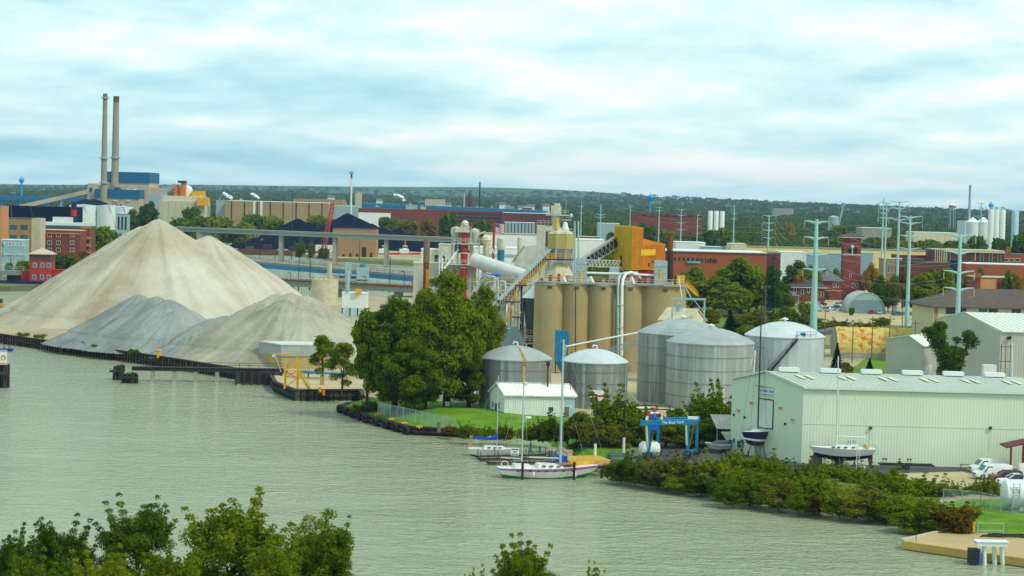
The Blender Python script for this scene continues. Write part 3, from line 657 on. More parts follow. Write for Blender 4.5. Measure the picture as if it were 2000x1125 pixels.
for k in (0.15, 0.5, 0.85): MB().box(pe.x*k-0.12, pe.y*k-0.12, -4, pe.x*k+0.12, pe.y*k+0.12, -0.2).build('support_post', MATS['dark_steel'], t)
for px, py, m_, lab in ((625, 766, 'yellow', 'stubby yellow mooring post on the work pad'), (632, 772, 'orange', 'short orange mooring post at the work pad edge')): bollard(px, py, lab, 1.0, 0.28, m_, 2.1)
M('cardboard', (0.40, 0.30, 0.16), 0.9)
t = thing('equipment_box', 'tan upright equipment cabinet near the work pad tree', 'cabinet', G(629, 752, 2.1)); MB().box(-0.4, -0.3, 0, 0.4, 0.3, 1.8).build('body', MATS['cardboard'], t); MB().box(-0.45, -0.35, 1.8, 0.45, 0.35, 1.9).build('lid', MATS['dark_steel'], t)

# ------------------------------------------------------------ lawn details
for i, (px, py, w) in enumerate(((738, 813, 'nearest the shrubs at the tip'), (765, 822, 'second from the shrub tip'), (790, 830, 'third from the shrub tip'), (819, 837, 'at the corner of the tyre-hung wall'))):
    t = thing('mooring_cleat', 'small yellow mooring cleat on the lawn edge, '+w, 'cleat', lawn_at(px, py), 0.3, 'yellow cleats along the lawn')
    b = MB(); b.box(-0.12, -0.12, 0, 0.12, 0.12, 0.3); b.path([(-0.5, 0, 0.2), (-0.3, 0, 0.38), (0.3, 0, 0.38), (0.5, 0, 0.2)], 0.12, 6); b.build('cleat_body', MATS['yellow'], t)
def mesh_fence(name, label, pts, h, post_step=2.4, gap=0.34, mat='galv', r=0.012, z=2.0):
    """chain-link: posts, top rail and a woven wire net"""
    o = Vector((pts[0][0], pts[0][1], z)); t = thing(name, label, 'fence', o); net = MB(); rail = MB(); P = [Vector((p[0]-o.x, p[1]-o.y, 0)) for p in pts]
    pm = MB().tube((0, 0, -0.1), (0, 0, h+0.05), 0.05, n=6).data('post', MATS[mat])
    for a, c in zip(P, P[1:]):
        L_ = (c-a).length; d = (c-a)/L_; n = max(1, round(L_/post_step))
        for i in range(n+1): link('post', pm, t, a+d*L_*i/n)
        rail.bar(a+Vector((0, 0, h)), c+Vector((0, 0, h)), 0.06)
        k = int((L_+h)/gap)
        for i in range(k):
            for sg in (1, -1):
                s0, s1 = i*gap-h, i*gap; z0, z1 = (0, h) if sg > 0 else (h, 0)
                if s0 < 0: z0 += (z1-z0)*(-s0)/(s1-s0); s0 = 0
                if s1 > L_: z1 = z0+(z1-z0)*(L_-s0)/(s1-s0); s1 = L_
                if s1-s0 > 0.02:
                    p, q = a+d*s0+Vector((0, 0, z0)), a+d*s1+Vector((0, 0, z1)); u = Vector((0, 0, r*1.4)); net.add([p-u, q-u, q+u, p+u], [(0, 1, 2, 3)])
    net.build('wire_net', MATS[mat], t, fix=False); rail.build('top_rail', MATS[mat], t, fix=False); return t
mesh_fence('chain_link_fence', 'grey chain-link fence slanting across the lawn behind the sea wall', [xy(lawn_at(738, 812)), xy(lawn_at(800, 820)), xy(lawn_at(860, 838)), xy(lawn_at(888, 840))], 2.0, r=0.02, z=1.6)
mesh_fence('chain_link_fence', 'short chain-link fence between the big trees and the first tank', [xy(G(868, 795)), xy(G(905, 785))], 2.2, r=0.02)
t = thing('containment_boom', 'thin orange floating boom laid across the grass by the fence', 'boom', lawn_at(733, 808)+Vector((0, 0, 0.12)))
pe = lawn_at(825, 808)-lawn_at(733, 808); MB().path([(0, 0, 0.1), (pe.x*0.4, pe.y*0.4+0.3, 0.1), (pe.x, pe.y, 0.1)], 0.13, 6).build('boom_tube', M('boom_red', (0.62, 0.06, 0.01), 0.6), t, True)
t = thing('timber_post', 'stumpy brown timber post in the lawn near the sea wall corner', 'post', lawn_at(857, 844)); MB().lathe([(0.01, 0), (0.3, 0), (0.26, 1.7), (0.01, 1.75)], n=8).build('stump', MATS['wood'], t)
t = thing('utility_box', 'small white utility box against the short chain-link fence', 'box', G(874, 793, 2.6)); MB().box(-0.4, -0.2, 0, 0.4, 0.2, 0.7).build('body', MATS['white'], t); MB().box(-0.45, -0.25, 0.7, 0.45, 0.25, 0.76).build('lid', MATS['white_trim'], t)
t = thing('storage_container', 'low white storage container behind the first tank and big trees', 'container', G(908, 771, 2.0)); MB().box(0, 0, 0.1, 4.2, 2, 1.5).build('body', MATS['white'], t)
for i in range(8): MB().box(0.3+i*0.48, -0.05, 0.2, 0.42+i*0.48, 0, 1.4).build('rib', MATS['white_trim'], t)

# ------------------------------------------------------------ small white metal building
K = G(985, 815); Rr = G(1121, 815); Lc = Vector((K.x-2.2, K.y+4.6, 2)); Rr.y = K.y+0.8
M('white_siding', (0.78, 0.79, 0.73), 0.5, 0.06)
Wd = math.hypot(Rr.x-K.x, Rr.y-K.y)
def gable_shed(name, label, cat, A, B, depth, eave, ridge, wall, roof, trim='white_trim', over=0.3, rib=0.4, skew=0.0, ridge_y=0.5):
    """metal shed: front wall A to B, depth behind it, ridge along the front; skew slides the back sideways"""
    t, W = between(name, label, cat, A, B); b = MB(); sk = skew
    zig(b, (0, 0), (W, 0), 0, eave, rib, 0.05)
    def g_(s): k = s/math.hypot(depth, sk); return eave+(ridge-eave)*(k/ridge_y if k < ridge_y else (1-k)/(1-ridge_y))
    zig(b, (sk, depth), (0, 0), 0, 0, rib, 0.05, 0, lambda s: g_(math.hypot(depth, sk)-s))
    zig(b, (W, 0), (W+sk, depth), 0, 0, rib, 0.05, 0, g_); zig(b, (W+sk, depth), (sk, depth), 0, eave, rib*2, 0.05)
    b.build('wall_cladding', wall, t, fix=False)
    rb = MB(); o = over; my, mxx = depth*ridge_y, sk*ridge_y; th = 0.12; sl = (ridge-eave)/my
    for (x0, y0, z0), (x1, y1, z1) in (((-sk*o/depth, -o, eave-sl*o+0.1), (mxx, my, ridge+0.1)), ((sk+sk*o/depth, depth+o, eave-(ridge-eave)/(depth-my)*o+0.1), (mxx, my, ridge+0.1))):
        rb.add([(x0-o, y0, z0), (W+x0+o, y0, z0), (W+x1+o, y1, z1), (x1-o, y1, z1), (x0-o, y0, z0+th), (W+x0+o, y0, z0+th), (W+x1+o, y1, z1+th), (x1-o, y1, z1+th)],
               [(0, 3, 2, 1), (4, 5, 6, 7), (0, 1, 5, 4), (1, 2, 6, 5), (2, 3, 7, 6), (3, 0, 4, 7)])
        n = int(W/0.9)
        for i in range(1, n): rb.bar((x0+W*i/n, y0, z0+th+0.02), (x1+W*i/n, y1, z1+th+0.02), 0.05, 0.06)
    rb.build('roof', roof, t, fix=False)
    tb = MB(); tb.bar((-o, -o, eave-sl*o+0.12), (W+o, -o, eave-sl*o+0.12), 0.16, 0.22); tb.bar((mxx-o, my, ridge+0.26), (W+mxx+o, my, ridge+0.26), 0.4, 0.08)
    for x in (-o-0.02, W+o+0.02):
        tb.bar((x-sk*o/depth, -o, eave-sl*o+0.12), (x+mxx, my, ridge+0.14), 0.1, 0.28); tb.bar((x+sk+sk*o/depth, depth+o, eave+0.0), (x+mxx, my, ridge+0.14), 0.1, 0.28)
    tb.build('roof_trim', MATS[trim], t, fix=False); return t, W
t, W = gable_shed('metal_building', 'small white ribbed metal building in front of the first grey tank', 'building', K, Rr, 5.2, 3.9, 5.6, MATS['white_siding'], M('white_roof', (0.82, 0.82, 0.76), 0.5, 0.1), skew=-2.2)
u, z = onwall(1076, 803, K, Rr); window(t, (u, -0.06, z), 0.8, 0.7, mull=2, frame=MATS['wood'])
u, z = onwall(1107, 804, K, Rr); MB().box(u-0.4, -0.1, 0.3, u+0.4, -0.06, 2.0).build('door', MATS['wood'], t)
u, z = onwall(1104, 800, K, Rr); MB().box(u-0.05, -0.085, 0, W-0.02, -0.055, 3.75).build('blue_panel', M('pale_blue', (0.45, 0.58, 0.62), 0.6), t)
ang = math.atan2(-5.2, 2.2)
for k, m_ in ((0.35, 'window'), (0.78, 'window')): window(t, (-2.2*k-0.06, 5.2*k-0.02, 1.2), 0.6, 1.3, ang)
MB().box(-1.45, 2.7, 0, -1.2, 3.5, 2.1).build('side_door', MATS['maroon'], t)
MB().tube((W*0.62, 1.9, 4.9), (W*0.62, 1.9, 9.0), 0.16, n=8).build('flue_pipe', MATS['rust'], t, True)
MB().lathe([(0.01, 0), (0.35, 0), (0.35, 0.7), (0.01, 0.75)], (W*0.62, 1.9, 9.0), 10).build('flue_cap', MATS['rust_dark'], t)
MB().lathe([(0.45, 0), (0.45, 0.3), (0.3, 0.45), (0.01, 0.5)], (W*0.3, 2.4, 5.5), 12).build('roof_vent', MATS['pale_blue'], t, True)
MB().path([(W*0.96, 1.2, 4.2), (W*0.93, 1.2, 6.0)], 0.06, 6).build('mast_pipe', MATS['dark_steel'], t)

# ------------------------------------------------------------ storage tanks
M('tank_wall', (0.25, 0.265, 0.25), 0.45, 0.12, 0.2, metal=0.35, streak=0.75, scol=(0.60, 0.64, 0.62))
M('tank_wall_pale', (0.36, 0.39, 0.37), 0.45, 0.12, 0.2, metal=0.35, streak=0.75, scol=(0.64, 0.69, 0.69))
M('tank_roof', (0.40, 0.43, 0.41), 0.5, 0.15, 0.4, metal=0.3)
M('tank_roof_pale', (0.60, 0.65, 0.64), 0.5, 0.12, 0.3, metal=0.2, streak=0.2, scol=(0.45, 0.33, 0.18))
def tank(label, px0, px1, yeave, ybase, dome, wall, roof, Y=None, bands=(0.3, 0.55, 0.8), facets=40):
    xm = (px0+px1)/2; Yc = Y if Y else G(xm, ybase).y
    x0 = At(px0, yeave, Yc).x; x1 = At(px1, yeave, Yc).x; r = (x1-x0)/2; Yc = Yc+(0 if Y else r)
    c = Vector(((At(px0, yeave, Yc).x+At(px1, yeave, Yc).x)/2, Yc, 2.0)); r = (At(px1, yeave, Yc).x-At(px0, yeave, Yc).x)/2; h = At(xm, yeave, Yc).z-2
    t = thing('storage_tank', label, 'storage tank', c, 0, 'grey domed storage tanks')
    b = MB(); n = 96; vs = []
    for i in range(n):
        rr_ = r+(0.05 if i % 3 == 0 else 0); a = 2*PI*i/n; vs += [(rr_*math.cos(a), rr_*math.sin(a), -0.2), (rr_*math.cos(a), rr_*math.sin(a), h)]
    b.add(vs, [(2*i, 2*((i+1) % n), 2*((i+1) % n)+1, 2*i+1) for i in range(n)]); b.build('tank_wall', wall, t, fix=False)
    ro = r+0.18; MB().lathe([(ro, h-0.12), (ro, h+0.06)] + [(ro*(1-j/10)+0.001, h+0.06+dome*(1-(1-j/10)**2)) for j in range(1, 11)], n=48).build('roof', roof, t, True)
    for k in bands: MB().lathe([(r+0.03, h*k-0.05), (r+0.10, h*k-0.05), (r+0.10, h*k+0.05), (r+0.03, h*k+0.05)], n=64).build('wall_band', M('band_grey', (0.20, 0.21, 0.205), 0.6), t)
    return t, r, h
t1, r, h = tank('smaller grey tank with a brown rust streak beside the big trees', 937, 1077, 699, 806, 2.2, MATS['tank_wall'], MATS['tank_roof'])
a0 = -1.33
b = MB(); b.lathe([(r+0.07, 1.5), (r+0.07, h)], n=3, a0=a0-0.07, a1=a0+0.07); b.lathe([((r+0.2)*(1-j/10), h+0.10+2.2*(1-(1-j/10)**2)) for j in range(10)], n=2, a0=a0-0.05, a1=a0+0.05)
b.build('rust_streak', M('rust_stain', (0.33, 0.21, 0.06), 0.8, 0.35, 1.0, streak=0.6, scol=(0.5, 0.42, 0.25)), t1, fix=False)
MB().path([(0.3, 0, h+2.2), (0.3, 0, h+2.8), (-0.4, 0, h+2.9), (-0.5, 0, h+2.5)], 0.17, 8).build('roof_vent', MATS['white'], t1, True)
t2, r, h = tank('smaller grey tank with rust-flecked pale dome, partly behind the white building', 1098, 1226, 705, 800, 2.2, MATS['tank_wall'], MATS['tank_roof_pale'])
MB().path([(0.3, 0, h+2.2), (0.3, 0, h+2.8), (-0.4, 0, h+2.9), (-0.5, 0, h+2.5)], 0.17, 8).build('roof_vent', MATS['white'], t2, True)
MB().path([(r*0.93, -r*0.45, h), (r*0.93, -r*0.45, h*0.45), (r*1.35, -r*0.6, 1.0)], 0.07, 6).build('drain_pipe', MATS['galv'], t2)
def gooseneck(t, r, h, z): MB().lathe([(0.3, 0), (0.3, 0.45), (0.65, 0.5), (0.65, 0.7), (0.01, 0.95)], (0, 0, h+z-0.1), 14).build('roof_vent', MATS['white'], t, True)
t3, r, h = tank('large grey tank half hidden behind the biggest tank', 1247, 1420, 650, 800, 2.6, MATS['tank_wall'], MATS['tank_roof'], Y=392); gooseneck(t3, r, h, 2.6)
railing(t3, [(-r*0.55, -r*0.84, h), (0, -r, h), (r*0.4, -r*0.92, h)], 'galv', 1.1, 1.4)
MB().path([(-r*0.28, -r*0.98, h), (-r*0.28, -r*0.98, 0.5)], 0.07, 6).build('drain_pipe', MATS['galv'], t3)
t4, r, h = tank('biggest ribbed grey tank in the middle of the tank farm', 1303, 1473, 668, 803, 2.6, MATS['tank_wall_pale'], MATS['tank_roof'], bands=(0.2, 0.4, 0.6, 0.8)); gooseneck(t4, r, h, 2.6)
MB().path([(r*0.96, -r*0.3, h*0.35), (r*0.99, -r*0.3, h*0.9)], 0.16, 6).build('wall_pipe', MATS['white'], t4); MB().path([(r*0.7, -r*0.75, h*0.3), (r*0.97, -r*0.32, h*0.88)], 0.06, 6).build('stay_rod', MATS['white'], t4)
t5, r, h = tank('pale bluish tank with a diagonal stairway behind the boat shed', 1456, 1609, 655, 760, 2.7, M('tank_blue', (0.50, 0.56, 0.57), 0.45, 0.1, 0.2, metal=0.2, streak=0.6, scol=(0.36, 0.37, 0.30)), MATS['tank_roof_pale'], Y=402, bands=()); gooseneck(t5, r, h, 2.7)
pts = [((r+0.5)*math.cos(a), (r+0.5)*math.sin(a), z) for a, z in [(-2.45+1.05*i/8, h*0.12+h*0.86*i/8) for i in range(9)]]
for a, c in zip(pts, pts[1:]): stairs(t5, a, c, 0.8, 'dark_steel', False)
railing(t5, [(p[0]*1.04, p[1]*1.04, p[2]) for p in pts], 'dark_steel', 1.0, 1.3); railing(t5, [(r*math.cos(a), r*math.sin(a), h) for a in (-1.4, -1.2, -1.0, -0.8)], 'dark_steel', 1.2, 1.3)
MB().cbox((r*0.35, -r*0.85, h+0.6), (0.9, 0.6, 0.8)).build('roof_box', MATS['blue_steel'], t5)
t = thing('pipe_rack', 'low dark pipe rack on the ground between the two large tanks', 'pipe rack', G(1235, 808)); L_ = 7
for z in (0.8, 1.5): MB().tube((0, 0, z), (L_, 1, z), 0.12, n=6).build('pipe', MATS['dark_steel'], t)
for i in range(4): MB().box(i*2.2, i*0.3, 0, i*2.2+0.15, i*0.3+0.15, 1.6).build('post', MATS['dark_steel'], t)
MB().tube((0, -0.4, 1.1), (4.2, 0.2, 1.1), 0.16, n=8).build('white_pipe', MATS['white'], t, True)
t = thing('safety_sign', 'white safety sign with an orange triangle in front of the second tank', 'sign', G(1165, 812)); 
u = At(1165, 772, G(1165, 812).y).z-2
for x in (-0.9, 0.9): MB().box(x-0.05, 0, 0, x+0.05, 0.1, u+1).build('post', MATS['galv'], t)
MB().box(-1.2, -0.05, u-0.9, 1.2, 0, u+0.9).build('board', MATS['white'], t); MB().box(-0.1, -0.08, u-0.3, 0.9, -0.055, u+0.05).build('red_bar', MATS['red'], t)
MB().xz([(-1.05, u-0.6), (-0.35, u-0.6), (-0.7, u+0.7)], -0.08, -0.055).build('triangle_mark', MATS['orange'], t)

# ------------------------------------------------------------ concrete silo block
YS = 456.0
base = Vector((At(1047,700,YS).x,YS,2.0)); t = thing('silo_block','row of five tan concrete silos with pipes and railings on top','silos',base)
zt = At(1190,556,YS).z-2
M('silo_tan',(0.375,0.305,0.18),0.9,0.16,0.12,streak=0.4,scol=(0.28,0.23,0.14),fine=0.12)
for px,rp in ((1073,28),(1125,25.5),(1177,28),(1230,26.5),(1297,42)):
    c = At(px,600,YS).x-base.x; r = rp*YS/FOC*1.07
    b = MB(); b.lathe([(r,-0.3),(r,zt)],(c,r*0.55,0),40)
    s = b.build('silo',MATS['silo_tan'],t,True,False)
    ring = MB().lathe([(r+0.02,zt-0.35),(r+0.12,zt-0.35),(r+0.12,zt-0.02),(r+0.02,zt-0.02)],(c,r*0.55,0),40).build('rim',MATS['concrete'],s,False,False)
    MB().box(c-0.5,r*0.55-r-0.16,zt-1.1,c+0.5,r*0.55-r-0.02,zt-0.6).build('number_plate',MATS['rust'] if rp != 28 else MATS['dark_steel'],s)
W = At(1338,600,YS).x-base.x; roofp = [(0,0.5),(W*0.1,-1.5),(W*0.75,-1.5),(W*0.85,-3.0),(W*0.97,-2.2),(W+0.1,2),(W,16),(0,16)]
MB().prism(roofp,zt,zt+0.35).build('roof_slab',MATS['concrete'],t); MB().box(0.6,0.3,-0.2,W-1,15,zt-0.1).build('rear_wall',MATS['silo_tan'],t)  # added fill block, brought forward between the silos to lessen the dark gaps
railing(t,[(0.3,-0.8,zt+0.35),(W*0.4,-1.3,zt+0.35),(W*0.75,-1.3,zt+0.35),(W*0.86,-2.7,zt+0.35),(W-0.2,0.5,zt+0.35),(W-0.2,15,zt+0.35)],'cream',1.15,1.6,0.045)
railing(t,[(0.4,5,zt+0.35),(W-0.5,5,zt+0.35)],'yellow',1.15,1.8,0.05)
def up(px,py,dy=0.0):      # pixel to a spot on the silo roof frame
    v = At(px,py,YS+dy); return Vector((v.x-base.x,dy,v.z-2))
def pipe_px(pts,r,mat,name='pipe',parent=None): return MB().path([up(*p) for p in pts],r,8).build(name,MATS[mat],parent or t,True,False)
pipe_px([(1207,695,-1.8),(1207,560,-1.8),(1208,545,-1.2),(1212,536,0),(1220,533,2),(1245,533,5)],0.32,'galv','riser_pipe')
pipe_px([(1214,695,-1.9),(1215,560,-1.9),(1217,545,-1.3),(1222,535,0),(1232,532,2),(1243,535,4),(1252,545,5),(1254,556,5)],0.34,'white','riser_pipe')
for py in (596,640): MB().path([up(1205,py,-2.2),up(1218,py,-2.2)],0.1,6).build('pipe_bracket',MATS['steel'],t)
pipe_px([(1145,533,3),(1182,534,3),(1240,536,3),(1300,539,3)],0.26,'white','header_pipe')
for a,c in ((1146,1160),(1094,1106),(1228,1238)):
    m_ = (a+c)/2; pipe_px([(a,555,1),(m_,541,1.4)],0.3,'galv','chute'); pipe_px([(m_,541,1.4),(c,555,1)],0.34,'white','chute')
def cab(px0,px1,y0,y1,dy,mat,label,name='cabinet',dep=2.4,parent=None):
    a = up(px0,y1,dy); c = up(px1,y0,dy); o = MB().box(a.x,dy,a.z,c.x,dy+dep,c.z).build(name,MATS[mat],parent or t); o['label'] = label; return o
c1 = cab(1120,1146,504,556,1.5,'galv','tall pale grey equipment cabinet on the silo roof','filter_cabinet',3)
c2 = cab(1190,1209,523,556,4,'galv','small grey cabinet in the middle of the silo roof','filter_cabinet',2.2)
c3 = cab(1278,1304,510,557,2,'galv','pale grey equipment cabinet beside the rusty stack','filter_cabinet',3)
for c_,p0,p1,y0,y1,dy in ((c1,1132,1137,528,552,1.4),(c3,1288,1293,525,550,1.9)):
    a = up(p0,y1,dy); q = up(p1,y0,dy); MB().box(a.x,dy-0.03,a.z,q.x,dy+0.06,q.z).build('yellow_ladder',MATS['yellow'],c_)
for c_,a0,a1,y0,dy in ((c1,1122,1145,515,1.45),(c3,1280,1303,520,1.95)):
    for k in range(3):
        a = up(a0,y0+14*k,dy); q = up(a1,y0+14*k,dy); MB().box(a.x,dy-0.05,a.z,q.x,dy+0.04,a.z+0.12).build('rib',MATS['steel'],c_)
pipe_px([(1308.5,552,5),(1308,490,5)],0.78,'rust_dark','exhaust_stack'); pipe_px([(1308,490,5),(1309.5,459,5)],0.70,'rust','exhaust_stack')
cab(1322,1338,539,556,1.5,'yellow','yellow machinery box at the right end of the silo roof','machinery_box',2)
cab(1245,1278,538,556,6,'red','dull red machinery skid behind the railings','machinery_skid',2)
cab(1150,1188,540,556,6,'dark_steel','dark machinery behind the railings','machinery_skid',2)
for k in range(16):
    px = 1056+k*17.5; a = up(px,556,2+3*random.random()); hgt = random.uniform(0.5,1.8)
    MB().box(a.x-0.3,a.y-0.3,zt+0.3,a.x+0.3+0.5*random.random(),a.y+0.4,zt+0.35+hgt).build('valve_unit',MATS[random.choice(['dark_steel','cream','galv','rust','steel','dull_red','lime_dust'])],t)
pipe_px([(1123,556,0.4),(1122.5,432,0.4)],0.2,'galv','lightning_pole'); pipe_px([(1130,556,3),(1129.5,432,3)],0.2,'galv','lightning_pole')
stairs(t,up(1338,555,0.5),up(1362,578,1.5),0.9)
pipe_px([(1124,560,-2.6),(1124,690,-2.6)],0.12,'dark_steel','downpipe')
# blue dust collector and its catwalk in front of the silos
g = G(1096,730); t = thing('dust_collector','tall blue dust collector standing in front of the tan silos','dust collector',g)
hh = At(1096,646,g.y).z-2; w = 27*g.y/FOC/2
MB().xz([(-w,2.5),(w,2.5),(w,hh-0.6),(w-0.5,hh),(-w,hh)],0,2.6).build('housing',MATS['lift_blue'],t)
for k in range(4): MB().box(-w*0.8+k*w*0.45,-0.06,3,-w*0.65+k*w*0.45,-0.004,hh-0.8).build('rib',MATS['blue_steel'],t)
for x in (-w+0.2,w-0.2): MB().box(x-0.12,0.2,0,x+0.12,0.5,2.5).build('leg',MATS['dark_steel'],t)
MB().lathe([(0.1,0.3),(w*0.9,2.5)],(0,1.2,0),12).build('hopper',MATS['blue_steel'],t)
railing(t,[(w,-0.2,4.4),(w+4.5,-0.2,4.4)],'yellow',1.3,1.0,0.07); MB().box(w,-0.2,4.2,w+4.5,1.4,4.4).build('catwalk',MATS['yellow'],t)
for x in (w+1.5,w+4.2): MB().box(x,0,0,x+0.15,0.15,4.2).build('leg',MATS['yellow'],t)
t = thing('transfer_pipe','long thin white pipe rising across the silo fronts from the tanks','pipe',At(1104,677,400))
o = t.location.copy(); MB().path([(0,0,0),At(1180,662,405)-o,At(1254,648,410)-o],0.16,6).build('pipe',MATS['white'],t,True,False)
MB().path([(0,0,-12),(0,0,0.4)],0.18,6).build('support_post',MATS['galv'],t); MB().path([At(1254,648,410)-o+Vector((0,0,-12)),At(1254,648,410)-o],0.18,6).build('support_post',MATS['galv'],t)
t = thing('catwalk','grey sloping catwalk between the silo fronts and the large tanks','catwalk',At(1190,690,420)); o = t.location.copy()
lattice(t,(0,0,0),At(1250,672,416)-o,1.0,1.0,'galv',0.1,6); MB().path([(0.3,0.5,-12),(0.3,0.5,0)],0.15,6).build('support_post',MATS['galv'],t)
# beige gable house under a steel gantry
A = G(1312,668); A.y = 428; A.x = At(1289,630,428).x; B = Vector((At(1345,630,424).x,424,2)); zE = At(1289,623,428).z-2; zR = At(1340,603,426).z-2
t,W = between('gable_house','beige gable-roofed building rising behind the domes of the large tanks','building',A,B)
D = 7.0; M('roof_beige',(0.55,0.52,0.38),0.8,0.15,streak=0.2)
MB().yz([(0,0),(D,0),(D,zE),(D/2,zR-0.25),(0,zE)],0,W).build('wall',MATS['cream'],t)
b = MB(); b.add([(-0.4,-0.4,zE-0.2),(W+0.3,-0.4,zE-0.2),(W+0.3,D/2,zR),(-0.4,D/2,zR)],[(0,1,2,3)]); b.add([(-0.4,D+0.4,zE-0.2),(W+0.3,D+0.4,zE-0.2),(W+0.3,D/2,zR),(-0.4,D/2,zR)],[(0,1,2,3)])
rf = b.build('roof',MATS['roof_beige'],t); sm = rf.modifiers.new('thick','SOLIDIFY'); sm.thickness = 0.2
window(t,(1.6,-0.06,zE-1.4),1.3,0.8,mull=2)
MB().box(W+0.0,0.3,zE-1.2,W+0.06,D-0.3,zE-1.0).build('wall_band',MATS['concrete'],t)
t = thing('steel_gantry','grey steel gantry frame standing over the beige gable house','gantry',(At(1313,600,423).x,423,2)); hh = At(1313,585,423).z-2; w = 63*423/FOC
for x in (0,w): MB().box(x-0.16,-0.16,0,x+0.16,0.16,hh).build('column',MATS['galv'],t)
MB().box(-0.3,-0.2,hh,w+0.3,0.2,hh+0.4).build('beam',MATS['galv'],t)
b = MB(); b.bar((w,0,hh-2.6),(w-2.2,0,hh),0.18); b.bar((0,0,hh-2.6),(1.8,0,hh),0.18); b.bar((w*0.6,0,hh),(w*0.35,2,hh+3.5),0.15); b.bar((w*0.3,0,hh),(w*0.2,2,hh+4.5),0.15); b.build('bracing',MATS['galv'],t)
MB().lathe([(0.01,0),(0.6,0),(0.6,1.6),(0.4,1.8),(0.01,1.85)],(w*0.22,1.2,hh-2.6),12).build('hopper',MATS['pale_blue'],t,True)

# ------------------------------------------------------------ yellow and orange kiln house with its conveyor gallery
YK = 500.0
K = At(1234,528,YK); Lk = At(1198,527,YK+9); Rk = At(1298,529,YK+14); z0 = K.z; zt_ = At(1234,441,YK).z; zl = At(1254,466,YK+4).z; zr = At(1298,477,YK+14).z
t = thing('kiln_house','tall mustard and orange clad kiln house above the silo roof','kiln house',(K.x,K.y,2.0))
lk = Vector((Lk.x-K.x,Lk.y-K.y)); rk = Vector((Rk.x-K.x,Rk.y-K.y)); a_,b_,c_,d_ = z0-2,zt_-2,zl-2,zr-2
M('mustard',(0.66,0.45,0.03),0.6,0.12,0.3,streak=0.2,scol=(0.40,0.26,0.03)); M('orange_clad',(0.56,0.215,0.012),0.6,0.15,0.3,streak=0.5,scol=(0.40,0.17,0.02))
b = MB(); zig(b,lk,(0,0),a_,b_,0.8,0.05); b.build('mustard_wall',MATS['mustard'],t,fix=False)
k1 = 0.31; L_ = rk.length
def top(s): s /= L_; return b_-0.4*s/k1 if s < k1 else c_+(d_-c_)*(s-k1)/(1-k1)
b = MB(); zig(b,(0,0),rk*k1,a_,b_,0.7,0.05,0,lambda s: top(s)); zig(b,rk*k1,rk,a_,b_,0.7,0.05,0,lambda s: top(s+L_*k1+0.01)); b.build('orange_wall',MATS['orange_clad'],t,fix=False)
tw = [(0,0),xy(rk*k1),xy(rk*k1+lk),xy(lk)]; MB().prism([tuple(c*0.985 for c in p) for p in tw],a_+0.1,b_-0.45).build('tower_core',MATS['mustard'],t)
MB().prism([xy(rk*k1),xy(rk*0.99),xy(rk*0.99+lk*0.98),xy(rk*k1+lk*0.98)],a_+0.1,d_-0.15).build('annex_core',MATS['orange_clad'],t)
b = MB(); p = [Vector((q.x,q.y,0)) for q in (rk*k1,rk*1.01,rk*1.01+lk,rk*k1+lk)]
b.add([p[0]+Vector((0,0,c_+0.05)),p[1]+Vector((0,0,d_+0.05)),p[2]+Vector((0,0,d_+0.05)),p[3]+Vector((0,0,c_+0.05))],[(0,1,2,3)]); b.build('annex_roof',MATS['roof_brown'],t)
def onk(px,py,s,w,h,mat,name,off=-0.12):
    A_ = Vector((K.x,K.y,2)) if s == 'r' else Vector((Lk.x,Lk.y,2)); B_ = Vector((Rk.x,Rk.y,2)) if s == 'r' else Vector((K.x,K.y,2)); u,z = onwall(px,py,A_,B_)
    d = (B_-A_).normalized(); o0 = Vector((A_.x-K.x,A_.y-K.y,0)); p = o0+d*u+Vector((d.y,-d.x,0))*(-off); ob = MB().box(-w/2,-0.04,-h/2,w/2,0.04,h/2).build(name,MATS[mat],t); ob.location = (p.x,p.y,z); ob.rotation_euler = (0,0,math.atan2(d.y,d.x))
onk(1265,493,'r',7.4,1.5,'mustard','pale_panel'); onk(1267,517,'r',0.7,0.8,'black','wall_opening'); onk(1275,511,'r',0.8,0.4,'black','wall_opening'); onk(1214,510,'l',0.9,2.6,'black','doorway'); onk(1226,506,'l',0.9,1.8,'yellow','pale_panel')
for q in ((0,0),xy(lk*0.95),xy(rk*0.97),xy(rk*0.5),xy(rk*0.97+lk*0.9)): MB().box(q[0]-0.2,q[1]-0.2,0,q[0]+0.2,q[1]+0.2,a_).build('support_leg',MATS['dull_red'],t)
MB().prism([xy(rk*0.1+lk*0.1),xy(rk*0.9+lk*0.1),xy(rk*0.9+lk*0.8),xy(rk*0.1+lk*0.8)],a_-2.6,a_-0.4).build('hopper_floor',MATS['dull_red'],t)
o = MB().lathe([(0.01,0),(0.25,0.05),(0.3,0.25),(0.01,0.35)],n=10).build('floodlight',MATS['white'],t); u,z = onwall(1216,479,Vector((Lk.x,Lk.y,2)),Vector((K.x,K.y,2))); d = (-lk).normalized(); o.location = (lk.x+d.x*u-0.1,lk.y+d.y*u-0.4,z)
t = thing('conveyor_gallery','grey enclosed conveyor gallery climbing to the mustard kiln house','conveyor',At(1132,507,508)); o = t.location.copy()
p = Vector((0,0,0)); q = At(1200,463,508)-o
b = MB(); b.bar(p,q,2.2,0.5); b.build('gallery_roof',MATS['lime_dust'],t,fix=False)
b = MB(); b.bar(p+Vector((0.6,0,-1.2)),q+Vector((0.6,0,-1.2)),1.8,1.9); b.build('gallery_wall',MATS['rust_dark'],t,fix=False)
lattice(t,p+Vector((0.9,0,-2.6)),q+Vector((0.9,0,-2.6)),2.4,2.2,'steel',0.16,9)
